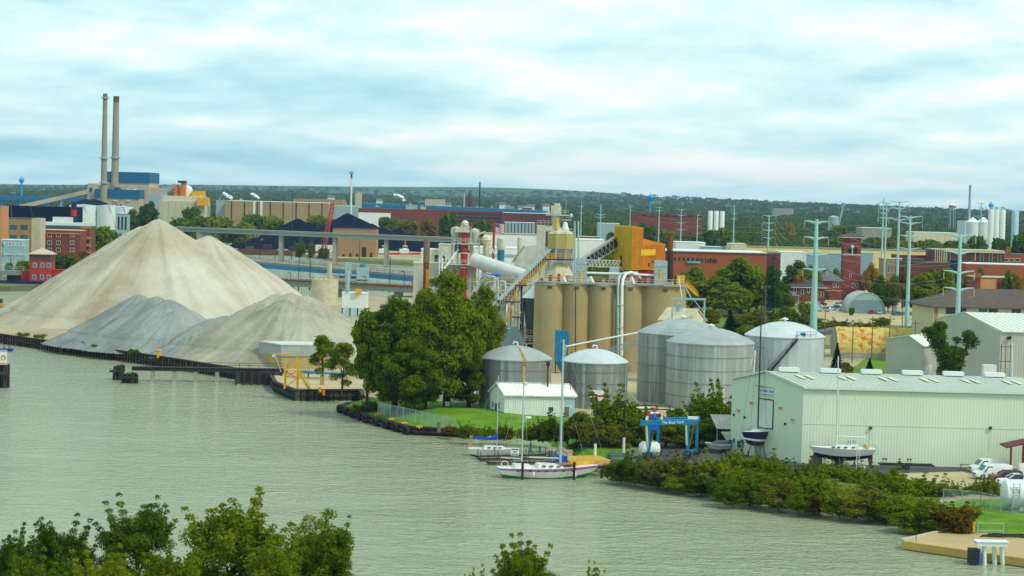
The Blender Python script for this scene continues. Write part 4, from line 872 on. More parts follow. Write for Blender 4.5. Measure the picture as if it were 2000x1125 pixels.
t = thing('pipe_bridge','horizontal lattice pipe bridge below the conveyor gallery','pipe bridge',At(1143,520,503)); o = t.location.copy(); lattice(t,(0,0,0),At(1212,522,503)-o,1.6,1.6,'lime_dust',0.22,10)
MB().box(0.2,-0.2,-20,0.6,0.2,0).build('support_leg',MATS['steel'],t)

# ------------------------------------------------------------ olive bin, head tower and stair conveyor
YB = 486.0
c = At(1096,486,YB); r = 28*YB/FOC; t = thing('storage_bin','olive panelled storage bin with pale cone roof on steel legs','bin',(c.x,YB+r,2.0)); zb = c.z-2; ztp = At(1096,457,YB).z-2; zap = At(1096,446,YB).z-2
M('olive_bin',(0.40,0.37,0.16),0.6,0.12)
MB().lathe([(r*0.97,zb),(r,zb),(r,ztp),(r*0.97,ztp)],n=8,a0=PI/8,a1=2*PI+PI/8).build('bin_wall',MATS['olive_bin'],t); MB().lathe([(r+0.1,ztp),(r*0.3,zap),(0.01,zap)],n=8,a0=PI/8,a1=2*PI+PI/8).build('roof',MATS['roof_beige'],t)
MB().lathe([(r*0.98,zb),(0.8,zb-4.5)],n=8,a0=PI/8,a1=2*PI+PI/8).build('hopper',MATS['steel'],t)
for i in range(8): a = PI/8+i*PI/4; MB().box(r*0.9*math.cos(a)-0.18,r*0.9*math.sin(a)-0.18,0,r*0.9*math.cos(a)+0.18,r*0.9*math.sin(a)+0.18,zb).build('leg',MATS['steel'],t)
MB().lathe([(0.01,0),(0.8,0),(0.9,0.7),(0.6,1.4),(0.55,2.0),(0.25,2.4),(0.01,2.4)],(0.9,-1.2,(ztp+zap)/2-0.2),12).build('filter_bag',MATS['white'],t,True)
MB().path([(-1.2,-1,zap-0.3),(-1.2,-1,zap+2.4)],0.4,8).build('yellow_duct',MATS['yellow'],t,True)
railing(t,[(r*math.cos(a),r*math.sin(a),ztp) for a in (-2.7,-2.0,-1.3,-0.6)],'cream',1.1,1.5)
c = At(1094,540,476); t = thing('cone_hopper','white pyramid hopper roof above an orange band behind the silo rail','hopper',(c.x,480,2)); zb = c.z-2; zu = At(1096,513,478).z-2
MB().lathe([(3.6,zb),(1.7,zu),(0.01,zu+0.2)],n=8,a0=PI/8,a1=2*PI+PI/8).build('cone_roof',MATS['roof_beige'],t); MB().lathe([(3.5,zb-1.4),(3.5,zb)],n=8,a0=PI/8,a1=2*PI+PI/8).build('orange_band',MATS['yellow'],t); MB().lathe([(3.3,-0.2),(3.3,zb-1.4)],n=8,a0=PI/8,a1=2*PI+PI/8).build('wall',MATS['lime_dust'],t)
# head tower
YT = 530.0; m = YT/FOC
c = At(1086,450,YT); t = thing('elevator_tower','pale dust-coated bucket elevator tower with railed head platform','tower',(c.x,YT,2)); 
def zz_(py,px=1086,Y=YT): return At(px,py,Y).z-2
MB().lathe([(1.3,0),(1.3,zz_(450)),(1.0,zz_(436)),(1.4,zz_(421))],n=10).build('shaft',MATS['lime_dust'],t,True)
MB().box(-2.7,-1.7,zz_(421),3.2,1.7,zz_(419)).build('platform',MATS['lime_dust'],t); MB().box(-1.4,-1,zz_(419),1.2,1,zz_(402)).build('head_housing',MATS['lime_dust'],t); MB().box(-0.6,-0.8,zz_(402),0.9,0.8,zz_(397)).build('motor_cover',MATS['cream'],t)
railing(t,[(-2.6,-1.6,zz_(419)),(3.1,-1.6,zz_(419)),(3.1,1.6,zz_(419))],'lime_dust',1.2,1.1,0.06); MB().box(-3.6,-1.3,zz_(452),1.5,1.3,zz_(449)).build('platform',MATS['lime_dust'],t)
MB().box(-5.0,-1.4,0,-2.7,1.4,zz_(440)).build('side_shaft',MATS['lime_dust'],t); MB().box(-3.4,-1.0,zz_(449),-0.9,1,zz_(441)).build('drive_box',MATS['cream'],t); railing(t,[(-5,-1.4,zz_(440)),(-1.0,-1.4,zz_(440))],'lime_dust',1.1,1,0.06)
MB().box(1.3,-1.2,zz_(430),3.8,1.2,zz_(428)).build('platform',MATS['lime_dust'],t); railing(t,[(1.4,-1.2,zz_(428)),(3.7,-1.2,zz_(428))],'lime_dust',1.1,1,0.06)
MB().path([(2.4,0,zz_(428)),(2.4,0,zz_(385))],0.06,5).build('antenna',MATS['steel'],t)
MB().lathe([(0.01,0),(0.4,0.1),(0.45,0.5),(0.01,0.9)],(3.8,-0.8,zz_(423)),10).build('lamp_globe',MATS['white'],t)
# stair conveyor
p = At(975,586,482); q = At(1074,486,488); t = thing('inclined_conveyor','long grey ribbed conveyor gallery rising beside yellow stairs','conveyor',p); d = q-p
b = MB(); b.bar((0,0,0),d,2.2,0.18); b.bar((0,0,-2.2),d+Vector((0,0,-2.2)),2.2,0.25); b.build('gallery_shell',MATS['steel'],t,fix=False)
b = MB(); b.bar((0,0.6,-1.1),d+Vector((0,0.6,-1.1)),0.3,2.1); b.build('gallery_wall',MATS['wood'],t,fix=False)
n = 22
rbm = MB().box(-0.08,-1.12,-2.15,0.08,-1.0,0.02).data('rib',MATS['lime_dust'])
for i in range(n): link('rib',rbm,t,d*(i+0.5)/n)
for k in (0.12,0.45,0.8): v = d*k; MB().box(v.x-0.2,v.y-0.2,-p.z+2,v.x+0.2,v.y+0.2,v.z-2.2).build('support_leg',MATS['steel'],t)
t = thing('access_stair','zigzag yellow access stairs and landings beside the inclined conveyor','staircase',(p.x,478,2)); o = t.location.copy()
def yp(px,py,Y=478): return At(px,py,Y)-o
for a,c in (((988,630),(1012,562)),((1018,558),(1046,536)),((1046,536),(1068,512)),((1068,512),(1086,500))): stairs(t,yp(*a),yp(*c),1.1)
for a,c in (((1005,556),(1030,556)),((1060,505),(1120,509)),((985,588),(1016,590)),((1000,618),(1016,618)),((1030,617),(1048,617))):
    a = yp(*a); c = yp(*c); MB().box(a.x,-0.9,a.z-0.25,c.x,0.9,a.z).build('landing',MATS['dark_steel'],t); railing(t,[(a.x,-0.9,a.z),(c.x,-0.9,a.z)],'yellow',1.3,0.9,0.07)
for px,y0 in ((998,590),(1019,556),(1012,600)): a = yp(px,y0); MB().box(a.x-0.22,0.4,0,a.x+0.22,0.84,a.z).build('column',MATS['galv'] if px != 1019 else MATS['dark_steel'],t)
b = MB()
for i in range(5):
    a = yp(1000,690-i*20); c = yp(1018,670-i*20); e_ = yp(1018,690-i*20); f_ = yp(1000,670-i*20); b.bar(a,c,0.12); b.bar(e_,f_,0.12)
b.build('bracing',MATS['cream'],t,fix=False)
# cone and vessels left of the silos
c = At(1050,583,468); t = thing('cone_hopper','white conical hopper roof tucked against the left-most silo','hopper',(c.x,471,2)); zb = c.z-2
MB().lathe([(3.6,zb),(0.5,zb+3.4),(0.5,zb+4.2),(0.01,zb+4.2)],n=20).build('cone_roof',MATS['white'],t,True)
for x,y in ((-3.2,-1),(3.0,-1),(-3.2,2),(3,2)): MB().box(x-0.22,y-0.22,0,x+0.22,y+0.22,zb).build('leg',MATS['dark_steel'],t)
MB().lathe([(1.6,0),(3.2,zb-1.2),(3.2,zb-0.1)],n=20).build('hopper_body',MATS['dark_steel'],t,True); MB().box(-3.4,-2.8,zb*0.42,3.3,2,zb*0.42+0.35).build('platform',MATS['galv'],t); railing(t,[(-3.3,-2.7,zb*0.42+0.35),(3.3,-2.7,zb*0.42+0.35)],'yellow',1.2,0.9,0.08)
t = thing('pressure_vessel','white horizontal pressure vessel below the conical hopper','vessel',G(1034,705)); zc = At(1034,645,t.location.y).z-2
b = MB(); b.path([(-2.2,0,zc),(-1.9,0,zc),(1.7,0,zc),(2.0,0,zc)],[0.5,1.2,1.2,0.5],16); b.build('shell',MATS['white'],t,True)
for x in (-1.2,1.2): MB().box(x-0.2,-0.6,0,x+0.2,0.6,zc-0.9).build('saddle',MATS['concrete'],t)
MB().box(-0.3,-1.3,zc+0.9,0.9,-0.9,zc+1.2).build('red_valve',MATS['red'],t)
t = thing('duct_house','blue-grey rounded duct housing between the big trees and the silos','duct',G(975,712)); zc = At(975,638,t.location.y).z-2; w = 8.5
prof = [(-6,2),(5.0,2),(5.5,zc-3.2),(4.7,zc-1.0),(3.4,zc),(-6,zc)]; MB().xz(prof,0,4).build('housing',M('duct_grey',(0.28,0.37,0.40),0.55,0.12),t); MB().box(-5.5,-0.06,zc-0.5,2.4,0.5,zc-0.2).build('roof_edge',MATS['white'],t)
for x in (-5,0,4.5): MB().box(x,0.4,0,x+0.3,0.7,2).build('leg',MATS['steel'],t)
t = thing('pump_skid','dull red and grey pump skid on a platform beside the silos','pump',G(1033,716)); zc = At(1033,668,t.location.y).z-2
MB().box(-2,0,zc-0.5,2.2,1.6,zc-0.2).build('platform',MATS['galv'],t); MB().box(-1,0.3,zc-0.2,0.6,1.2,zc+0.9).build('pump_body',MATS['maroon'],t); railing(t,[(-2,0,zc-0.2),(2.2,0,zc-0.2)],'cream',1.1,0.9,0.06)
for x in (-1.9,2.0): MB().box(x,0.2,0,x+0.2,0.4,zc-0.5).build('leg',MATS['steel'],t)

# ------------------------------------------------------------ rotary kiln, preheater tower, stacks and dusty buildings
p = At(926,508,562); q = At(1026,541,552); t = thing('rotary_kiln','long pale inclined rotary kiln tube in the lime plant','kiln',p); d = q-p
MB().path([(0,0,0),d],1.95,24).build('shell',M('kiln_shell',(0.60,0.62,0.58),0.55,0.12,0.4),t,True,False)
for k in (0.2,0.52,0.84): v = d*k; w = d.normalized()*0.35; MB().path([v-w*0.4,v+w*0.4],2.05,24).build('riding_ring',MATS['kiln_shell'],t,True,False); MB().box(v.x-0.6,v.y-1,2-p.z,v.x+0.6,v.y+1,v.z-1.6).build('pier',MATS['concrete'],t)
YP = 575.0; m = YP/FOC; c = At(905,530,YP); t = thing('preheater_tower','dusty white preheater tower around a red banded stack','tower',(c.x,YP,2))
def zp(py,px=905): return At(px,py,YP).z-2
MB().tube((0,0,0),(0.15,0,zp(455)),1.0,n=14).build('red_stack',MATS['dull_red'],t,True)
for py in (478,495,523): MB().lathe([(1.02,0),(1.08,0),(1.08,0.22),(1.02,0.22)],(0.08,0,zp(py)),14).build('white_band',MATS['white'],t)
for py,x0,x1 in ((452,-2.6,2.0),(475,-3.6,4.4),(516,-4.5,4.6)):
    MB().box(x0,-1.5,zp(py)-0.25,x1,5.5,zp(py)).build('platform',MATS['lime_dust'],t); railing(t,[(x0,3,zp(py)),(x0,-1.45,zp(py)),(x1,-1.45,zp(py))],'lime_dust',1.25,1.0,0.07)
for x in (-3.4,-1.8,1.9,4.2):
    for y in (1.2,5.2): MB().box(x-0.17,y-0.17,0,x+0.17,y+0.17,zp(475 if abs(x) > 2 else 452)).build('column',MATS['lime_dust'],t)
MB().box(-1.1,2,zp(452),1.3,4,zp(440)).build('head_housing',MATS['lime_dust'],t); MB().lathe([(0.01,0),(0.9,0),(1.0,0.7),(0.5,1.3),(0.01,1.4)],(0.1,2.6,zp(440)),12).build('head_dome',MATS['cream'],t,True)
MB().lathe([(0.01,0),(0.9,1.6),(1.5,3.2),(1.5,4.6),(0.01,5.2)],(-2.4,2.6,zp(475)-0.5),14).build('cyclone',MATS['lime_dust'],t,True); MB().lathe([(0.01,0),(0.8,1.6),(1.3,3.0),(1.3,4.2),(0.01,4.8)],(2.9,2.4,zp(475)-0.5),14).build('cyclone',MATS['lime_dust'],t,True)
MB().lathe([(0.9,0),(0.9,zp(475)),(1.5,zp(468)),(1.3,zp(462)),(0.01,zp(458))],(6.2,3,0),14).build('dust_column',MATS['cream'],t,True)
b = MB(); b.path([(-1.5,0.5,zp(487)),At(864,530,YP-3)-Vector((c.x,YP,2))],0.3,8); b.build('discharge_pipe',MATS['white'],t,True,False)
b = MB(); b.path([(1.0,2,zp(462)),(4.2,3,zp(456)),(6,3,zp(452))],0.25,6); b.path([(6.9,3,zp(470)),(9.0,1,zp(500))],0.2,6); b.build('duct',MATS['lime_dust'],t,True,False)
b = MB()
for i in range(5):
    for x0,x1 in ((-3.4,-1.8),(1.9,4.2)): za,zb_ = zp(475)*i/5,zp(475)*(i+1)/5; b.bar((x0,1.2,za),(x1,1.2,zb_),0.12); b.bar((x1,1.2,za),(x0,1.2,zb_),0.12)
b.build('bracing',MATS['lime_dust'],t,fix=False)
def block(name,label,px0,px1,ytop,Y,depth,mat,cat='building',roof=None,zb=None,parapet=True):
    """flat-roofed block facing the camera, its top edge at pixel row ytop"""
    A = Vector((At(px0,ytop,Y).x,Y,2.0)); B = Vector((At(px1,ytop,Y).x,Y,2.0)); t,W = between(name,label,cat,A,B); h = At((px0+px1)/2,ytop,Y).z-2
    MB().box(0,0,-0.3,W,depth,h-0.3).build('wall',MATS[mat],t)
    MB().box(-0.12,-0.12,h-0.3,W+0.12,depth+0.12,h).build('roof',MATS[roof or mat],t)
    return t,A,B,W,h
def win_px(t,A,B,rows,w,h,frame='white_trim',glass='glass',mull=1,name='window'):
    for px,py in rows: u,z = onwall(px,py,A,B); window(t,(u,-0.02,z-h/2),w,h,0,MATS[frame],MATS[glass],name,mull)
t,A,B,W,h = block('plant_building','low dusty cream block at the far left of the lime plant',823,858,486,590,8,'cream',roof='white')
win_px(t,A,B,[(853,508)],1.6,3.2,'lime_dust')
t,A,B,W,h = block('plant_building','taller dusty cream block beside the red stack tower',857,886,477,588,9,'lime_dust',roof='roof_beige'); win_px(t,A,B,[(867,505)],0.9,2.8,'lime_dust')
t,A,B,W,h = block('plant_building','wide low cream block under the preheater tower',808,931,514,580,10,'lime_dust',roof='cream'); railing(t,[(0,-0.1,h),(W,-0.1,h)],'white',1.1,2.5,0.06)
p = At(832,545,570); t = thing('rusty_stack','short rust-brown stack with orange patch beside the cream blocks','stack',(p.x,570,2)); h = At(832,467,570).z-2
MB().tube((0,0,0),(0,0,h),0.85,0.8,16).build('shell',MATS['rust'],t,True); MB().lathe([(0.87,h*0.45),(0.86,h*0.68)],n=8,a0=-1.6,a1=-0.2).build('orange_patch',MATS['orange'],t); MB().lathe([(0.84,h*0.75),(0.92,h*0.75),(0.88,h),(0.8,h)],n=16).build('top_section',MATS['wood'],t,True)
t = thing('overhead_hopper','pale dusty loading pipe frame at the foot of the red stack tower','pipe frame',(At(863,545,566).x,566,2)); h = At(863,497,566).z-2
MB().path([(-0.8,0,0),(-0.8,0,h-1),(0.2,0,h),(1.0,0,h-0.5)],0.16,6).build('loading_pipe',MATS['white'],t,True); MB().tube((0,0,0),(0,0,h-1),0.3,n=8).build('column',MATS['white'],t,True); railing(t,[(-2.4,0,h*0.55),(4,0,h*0.55)],'white',1,1,0.06)
# flag
p = At(963.5,500,600); t = thing('flagpole','tall red flagpole flying the striped national flag','flagpole',(p.x,600,2)); h = At(963.5,433,600).z-2
MB().tube((0,0,0),(0,0,h),0.42,0.35,10).build('pole',MATS['dull_red'],t,True)
fw,fh = 2.5,2.9
fl = MB(); nx_ = 12
def fz(x): return 0.25*math.sin(x*2.6),-0.22*x
for i in range(13):
    mi = i % 2; 
    for j in range(nx_):
        x0,x1 = fw*j/nx_,fw*(j+1)/nx_; (y0,s0),(y1,s1) = fz(x0),fz(x1); z1 = -fh*i/13; z2 = -fh*(i+1)/13; can = i < 7 and j < 5
        fl.add([(x0,y0,z2+s0),(x1,y1,z2+s1),(x1,y1,z1+s1),(x0,y0,z1+s0)],[(0,1,2,3)],2 if can else mi)
f = fl.build('flag',[M('flag_red',(0.45,0.02,0.03),0.7),MATS['white'],M('flag_blue',(0.015,0.02,0.16),0.7)],t,fix=False); f.location = (0.5,0,h-0.1)
st = MB()
for i in range(5):
    for j in range(6): x = 0.1+j*0.17; y,s = fz(x); st.cbox((x,y-0.02,-0.16-i*0.29+s),(0.07,0.01,0.09))
st.build('star_field',MATS['white'],f)
# bright white sheds and small vessels behind the plant
t,A,B,W,h = block('warehouse','long low white warehouse roofline behind the lime plant',925,1060,484,690,20,'white',roof='white')
MB().box(2,-0.1,h-3.2,W-1,-0.02,h-2.2).build('grey_strip',MATS['steel'],t)  # grey strip set just proud of the upper wall
t,A,B,W,h = block('warehouse','farther pale concrete-topped shed above the white warehouse',945,1052,457,900,30,'white',roof='concrete')
t,A,B,W,h = block('warehouse','white flat shed between the olive bin and the conveyor gallery',1120,1180,468,850,25,'white',roof='white')
for px,y0,y1,rpx,m_,lab in ((977,462,545,7,'teal','slim teal vessel with a dusty cap beside the flagpole'),(1014,460,520,4,'cream','slim cream pipe column behind the kiln tube')):
    Y = 590; t = thing('process_vessel',lab,'vessel',(At(px,y1,Y).x,Y,2)); r = rpx*Y/FOC; h = At(px,y0,Y).z-2
    MB().tube((0,0,0),(0,0,h*0.86),r,n=14).build('shell',MATS[m_],t,True); MB().lathe([(r*1.1,h*0.86),(r*1.25,h*0.9),(r*1.1,h*0.98),(0.01,h)],n=14).build('cap',MATS['lime_dust'],t,True); railing(t,[(-r*1.4,-r*1.2,h*0.7),(r*1.4,-r*1.2,h*0.7)],'lime_dust',1.1,0.8,0.06)
Y = 560; t = thing('lime_shed','grey dusty sloping lime shed roof below the head tower','shed',(At(1003,530,Y).x,Y,2)); zA = At(1003,512,Y).z-2; zB = At(1050,478,Y).z-2; w = 47*Y/FOC
MB().xz([(0,0),(w,0),(w,zB),(w*0.4,zB-0.6),(0,zA)],0,6).build('wall',MATS['lime_dust'],t); b = MB(); b.bar((-0.5,3,zA-0.2),(w*0.42,3,zB-0.4),6.6,0.3); b.build('roof',MATS['concrete'],t,fix=False)
for k in range(14):   # pipework and frames threading the yard between the kiln and the silos
    px = 932+k*7; Y = 520+random.uniform(-8,25); tp = random.uniform(538,572); v = At(px,tp,Y); t = thing('pipe_tower','%s dusty process pipe tower counted from the preheater tower' % ['first','second','third','fourth','fifth','sixth','seventh','eighth','ninth','tenth','eleventh','twelfth','thirteenth','fourteenth'][k],'pipe tower',(v.x,Y,2),0,'dusty pipe towers of the lime plant'); h = v.z-2; m_ = random.choice(['lime_dust','lime_dust','cream','galv','rust'])
    for x in (-0.8,0.8): MB().box(x-0.09,-0.09,0,x+0.09,0.09,h).build('column',MATS[m_],t)
    b = MB(); b.bar((-0.8,0,h*0.5),(0.8,0,h*0.75),0.1); b.bar((0.8,0,h*0.75),(-0.8,0,h),0.1); b.build('bracing',MATS[m_],t); MB().path([(-1.4,0.2,h*0.8),(0.6,0.2,h+0.4),(3.4,0.4,h+0.1),(3.6,0.4,h-3)],0.24,7).build('process_pipe',MATS['lime_dust' if k % 3 else 'galv'],t,True,False); MB().box(-1.1,-0.6,h,1.1,0.6,h+0.15).build('platform',MATS['lime_dust'],t); railing(t,[(-1.1,-0.6,h+0.15),(1.1,-0.6,h+0.15)],'lime_dust' if k % 4 else 'yellow',1.0,0.7,0.05)
t = thing('loading_canopy','blue-edged loading canopy below the kiln tube','canopy',(At(940,545,545).x,545,2)); zA = At(940,535,545).z-2
MB().box(0,0,zA-0.8,4.6,5,zA).build('canopy',MATS['blue_bright'],t)
for x in (0.2,4.4): MB().box(x-0.15,0.2,0,x+0.15,0.5,zA-0.8).build('post',MATS['pale_blue'],t)
MB().box(0,3,0,4.6,5,zA-0.9).build('back_wall',MATS['lime_dust'],t)
t = thing('steel_trestle','grey and teal column frame under the low end of the kiln tube','frame',(At(976,620,540).x,540,2)); h = At(976,545,540).z-2
for x,m_ in ((-1.2,'steel'),(-0.1,'teal'),(0.9,'lime_dust')): MB().box(x-0.35,0,0,x+0.35,0.7,h).build('column',MATS[m_],t)
MB().box(-1.8,-0.1,h,3.5,1.2,h+0.5).build('beam',MATS['lime_dust'],t); MB().lathe([(0.01,0),(1.3,0.8),(1.5,2.2),(0.01,2.3)],(2.0,1,h-2.0),12).build('hopper',MATS['lime_dust'],t,True)

# ------------------------------------------------------------ big boat shed
C0 = G(1565,905,2.0); CL = G(1426,884,2.0); XR = 100.0
t = thing('boat_shed','huge pale green ribbed metal boat storage shed with a lettered gable end','shed',C0)
eave = At(1572,757,C0.y).z-2; PK = (C0+CL)/2; ridge = At(1499,727,PK.y).z-2; eaveL = eave
M('shed_green',(0.69,0.75,0.60),0.5,0.05,0.08,streak=0.10,scol=(0.50,0.54,0.42))
cl = Vector((CL.x-C0.x,CL.y-C0.y)); gl = cl.length; LW = XR-C0.x
b = MB(); zig(b,(0,0),(LW,0),-0.1,eave,0.46,0.02); b.build('long_wall',MATS['shed_green'],t,fix=False)
def gz(s): k = s/gl; return eave+(ridge-eave)*(1-abs(2*k-1))
b = MB(); zig(b,cl,(0,0),-0.1,eave,0.55,0.02,0,gz); b.build('gable_wall',MATS['shed_green'],t,fix=False)
b = MB(); zig(b,(LW,0),(LW+cl.x,cl.y),-0.1,eave,2,0.02,0,gz); zig(b,(LW+cl.x,cl.y),cl,-0.1,eave,2,0.05); b.build('rear_wall',MATS['shed_green'],t,fix=False)
M('shed_roof',(0.47,0.52,0.46),0.45,0.08,0.1,streak=0.1); rb = MB(); mid = cl/2; th = 0.15; ov = cl.normalized()*-0.35; dz = (ridge-eave)/(gl/2)*0.35
def slab(p0,p1,p2,p3):
    up_ = Vector((0,0,th)); v = [p0,p1,p2,p3]; rb.add([*v,*[q+up_ for q in v]],[(0,3,2,1),(4,5,6,7),(0,1,5,4),(1,2,6,5),(2,3,7,6),(3,0,4,7)])
def V3(v,z,x=0.0): return Vector((v.x+x,v.y,z))
slab(V3(ov,eave-dz+0.05,-0.3),V3(ov,eave-dz+0.05,LW),V3(mid,ridge+0.05,LW),V3(mid,ridge+0.05,-0.3)); slab(V3(cl-ov,eave-dz+0.05,-0.3),V3(cl-ov,eave-dz+0.05,LW),V3(mid,ridge+0.05,LW),V3(mid,ridge+0.05,-0.3))
n = int(LW/0.9)
for i in range(n+1): rb.bar(V3(ov,eave-dz+0.05+th+0.02,LW*i/n-0.25),V3(mid,ridge+0.05+th+0.02,LW*i/n-0.25),0.06,0.05)
rb.build('roof',MATS['shed_roof'],t,fix=False)
b = MB(); b.bar(V3(ov*1.3,eave-dz+0.02,-0.3),V3(ov*1.3,eave-dz+0.02,LW),0.2,0.22); b.bar(V3(ov,eave-dz+0.12,-0.35),V3(mid,ridge+0.16,-0.35),0.1,0.34); b.bar(V3(cl-ov,eave-dz+0.12,-0.35),V3(mid,ridge+0.16,-0.35),0.1,0.34); b.build('roof_trim',M('trim_pale',(0.66,0.72,0.62),0.5,0.05),t,fix=False)
MB().box(0.02,-0.06,eave*0.52,LW,-0.037,eave*0.52+0.07).build('wall_girt',MATS['shed_green'],t)
vm = MB(); vm.xz([(-1.45,0),(1.45,0),(1.55,0.25),(1.55,0.5),(1.4,0.62),(-1.4,0.62),(-1.55,0.5),(-1.55,0.25)],-0.55,0.55); vmd = vm.data('ridge_vent',M('vent_white',(0.78,0.82,0.80),0.4,0.04))
skm = MB().box(-0.42,-0.9,0,0.42,0.9,0.03).data('skylight',M('fibreglass',(0.68,0.68,0.50),0.4,0.1))
sl_ang = math.atan2(ridge-eave,gl/2); rdir = math.atan2(mid.y,mid.x)
for px in (1541,1622,1702,1782,1862,1942,2022,2102):
    x = At(px,727,PK.y).x-C0.x-mid.x; link('ridge_vent',vmd,t,(x+mid.x,mid.y,ridge+0.2))
    for k in (0.9,2.3):
        f = 0.62; o = link('skylight',skm,t,(x+mid.x*f+k-1.2,mid.y*f,eave+(ridge-eave)*f+0.27)); o.rotation_euler = Euler((sl_ang,0,rdir-PI/2))
# gable details
gdir = -cl.normalized(); grot = math.atan2(gdir.y,gdir.x); gn = Vector((gdir.y,-gdir.x))
def on_gable(px,py,off=0.06):
    u,z = onwall(px,py,CL,C0); p = cl+gdir*u+gn*off; return Vector((p.x,p.y,z))
def plate(px,py,w,h,mat,name,off=0.07,dep=0.05):
    o = MB().box(-w/2,0,-h/2,w/2,dep,h/2).build(name,MATS[mat],t); o.location = on_gable(px,py,off+dep*0.5); o.rotation_euler = (0,0,grot); return o
s = plate(1497,763.5,3.1,1.25,'white','sign_board'); MB().box(-1.5,-0.02,0.5,1.5,-0.004,0.58).build('sign_border',MATS['blue'],s); MB().box(-1.5,-0.02,-0.58,1.5,-0.004,-0.5).build('sign_border',MATS['blue'],s)
text('sign_lettering','The Boat Yard',0.5,MATS['navy'],s,(0,-0.02,0))
d = plate(1496,808,2.95,4.3,'trim_pale','hatch_door'); 
for x in (-1.5,1.5): MB().box(x-0.07,-0.05,-2.2,x+0.07,0,2.2).build('door_frame',MATS['dark_steel'],d)
MB().box(-1.5,-0.05,-2.25,1.5,0,-2.1).build('door_frame',MATS['dark_steel'],d); MB().box(-1.5,-0.05,2.1,1.5,0,2.25).build('door_frame',MATS['dark_steel'],d)
for px,py in ((1443,802),(1468,787),(1525,797),(1548,820)):
    s = plate(px,py,0.85,0.55,'white','warning_sign')
    for z,w in ((0.12,0.66),(-0.02,0.7),(-0.16,0.6)): MB().box(-w/2,-0.015,z-0.04,w/2,-0.003,z+0.04).build('red_print',MATS['red'],s)
for px,py in ((1434,810),(1455,815),(1534,828)): plate(px,py,0.25,0.35,'dark_steel','wall_lamp',0.1,0.2)
plate(1434,860,0.55,0.75,'white','notice'); s = plate(1434,860,0.4,0.6,'lawn','green_notice',0.13); plate(1443,867,0.5,1.0,'dark_steel','side_window')
for px in (1427.5,1450): plate(px,872,0.4,2.1,'blue','door_post',0.2,0.3)
for px in (1700,1934): # lamps with conduits on the long wall
    u,z = onwall(px,836,C0,C0+Vector((1,0,0))); MB().box(u-0.18,-0.4,z-0.2,u+0.18,-0.08,z+0.25).build('wall_lamp',MATS['dark_steel'],t); MB().tube((u,-0.12,z-0.2),(u,-0.12,z-3.2),0.03,n=5).build('conduit',MATS['trim_pale'],t)
u,z = onwall(1930,902,C0,C0+Vector((1,0,0))); MB().box(u-0.55,-0.16,0,u+0.55,-0.08,z+0.6).build('door',MATS['wood'],t)
# lean-to roofs beside the shed
for i,(px,py,w,h,lab) in enumerate(((1409,823,2.6,2.0,'upper tan lean-to roof jutting out behind the boat shed'),(1421,853,1.2,1.4,'lower pale lean-to roof beside the boat shed door'))):
    p = At(px,py,314+i*2); q = thing('lean_to',lab,'lean-to',(p.x,p.y,2.0)); z = p.z-2
    b = MB(); b.add([(-w/2-0.4,0.6,z+h/2),(w/2+0.5,0.6,z+h/2),(w/2+0.5,-1.2,z-h/2),(-w/2+0.5,-1.2,z-h/2)],[(0,1,2,3)]); o = b.build('roof',MATS['roof_beige' if i else 'lime_dust'],q); mo = o.modifiers.new('thick','SOLIDIFY'); mo.thickness = 0.12
    for x in (-w/2+0.6,w/2): MB().box(x-0.06,-0.9,0,x+0.06,-0.78,z-h/2+0.3).build('post',MATS['galv'],q)

# ------------------------------------------------------------ boats
def hull(mb,L,B,F,D,bands,ns=26,stern=0.72,rake=0.14,srake=0.07,sheer=0.18,full=0.42):
    """lofted hull, stern at x=0 and bow at x=L; bands = [(height as share keel->sheer, material index)]"""
    vs_ = [0,0.12,0.25,0.38] + [v for v,_ in bands] + [1.0]; vs_ = sorted(set(vs_)); rows = []
    for v in vs_:
        row = []
        for i in range(ns+1):
            s = i/ns; q = (s-0.45)/0.55; hb = B/2*((1-abs(q)**2.3) if s > 0.45 else stern+(1-stern)*(1-((0.45-s)/0.45)**2))
            zs = F*(1+sheer*max(0,(s-0.35)/0.65)**1.6+0.05*(1-s)); zb_ = -D*max(0.0,1-((s-0.5)/0.52)**2)
            x = srake*L*(1-v)+(L*(1-rake*(1-v))-srake*L*(1-v))*s
            row.append(Vector((x,hb*v**full*(0.94+0.06*v),zb_+(zs-zb_)*v)))
        rows.append(row)
    k = ns+1; n = len(vs_); P = [p for r_ in rows for p in r_]; base_ = len(P); P += [Vector((p.x,-p.y,p.z)) for p in P]
    fs = []; mi = []
    def band(v):
        m_ = 0
        for bv,bm in bands:
            if v >= bv-1e-6: m_ = bm
        return m_
    for r_ in range(n-1):
        for i in range(ns):
            a,b2,c,d2 = r_*k+i,r_*k+i+1,(r_+1)*k+i+1,(r_+1)*k+i
            fs += [(a,d2,c,b2),(a+base_,b2+base_,c+base_,d2+base_)]; mi += [band(vs_[r_])]*2
        a,d2 = r_*k,(r_+1)*k; fs.append((a,a+base_,d2+base_,d2)); mi.append(band(vs_[r_]))
    mb.add(P,fs); mb.m[-len(fs):] = mi; return rows[-1]
def deck(mb,sheer_row,camber=0.06,mi=0,drop=0.05):
    P = []; 
    for p in sheer_row: P += [Vector((p.x,p.y*0.985,p.z-drop)),Vector((p.x,0,p.z-drop+camber)),Vector((p.x,-p.y*0.985,p.z-drop))]
    n = len(sheer_row); mb.add(P,[(3*i+j,3*i+j+1,3*i+3+j+1,3*i+3+j) for i in range(n-1) for j in (0,1)],mi)
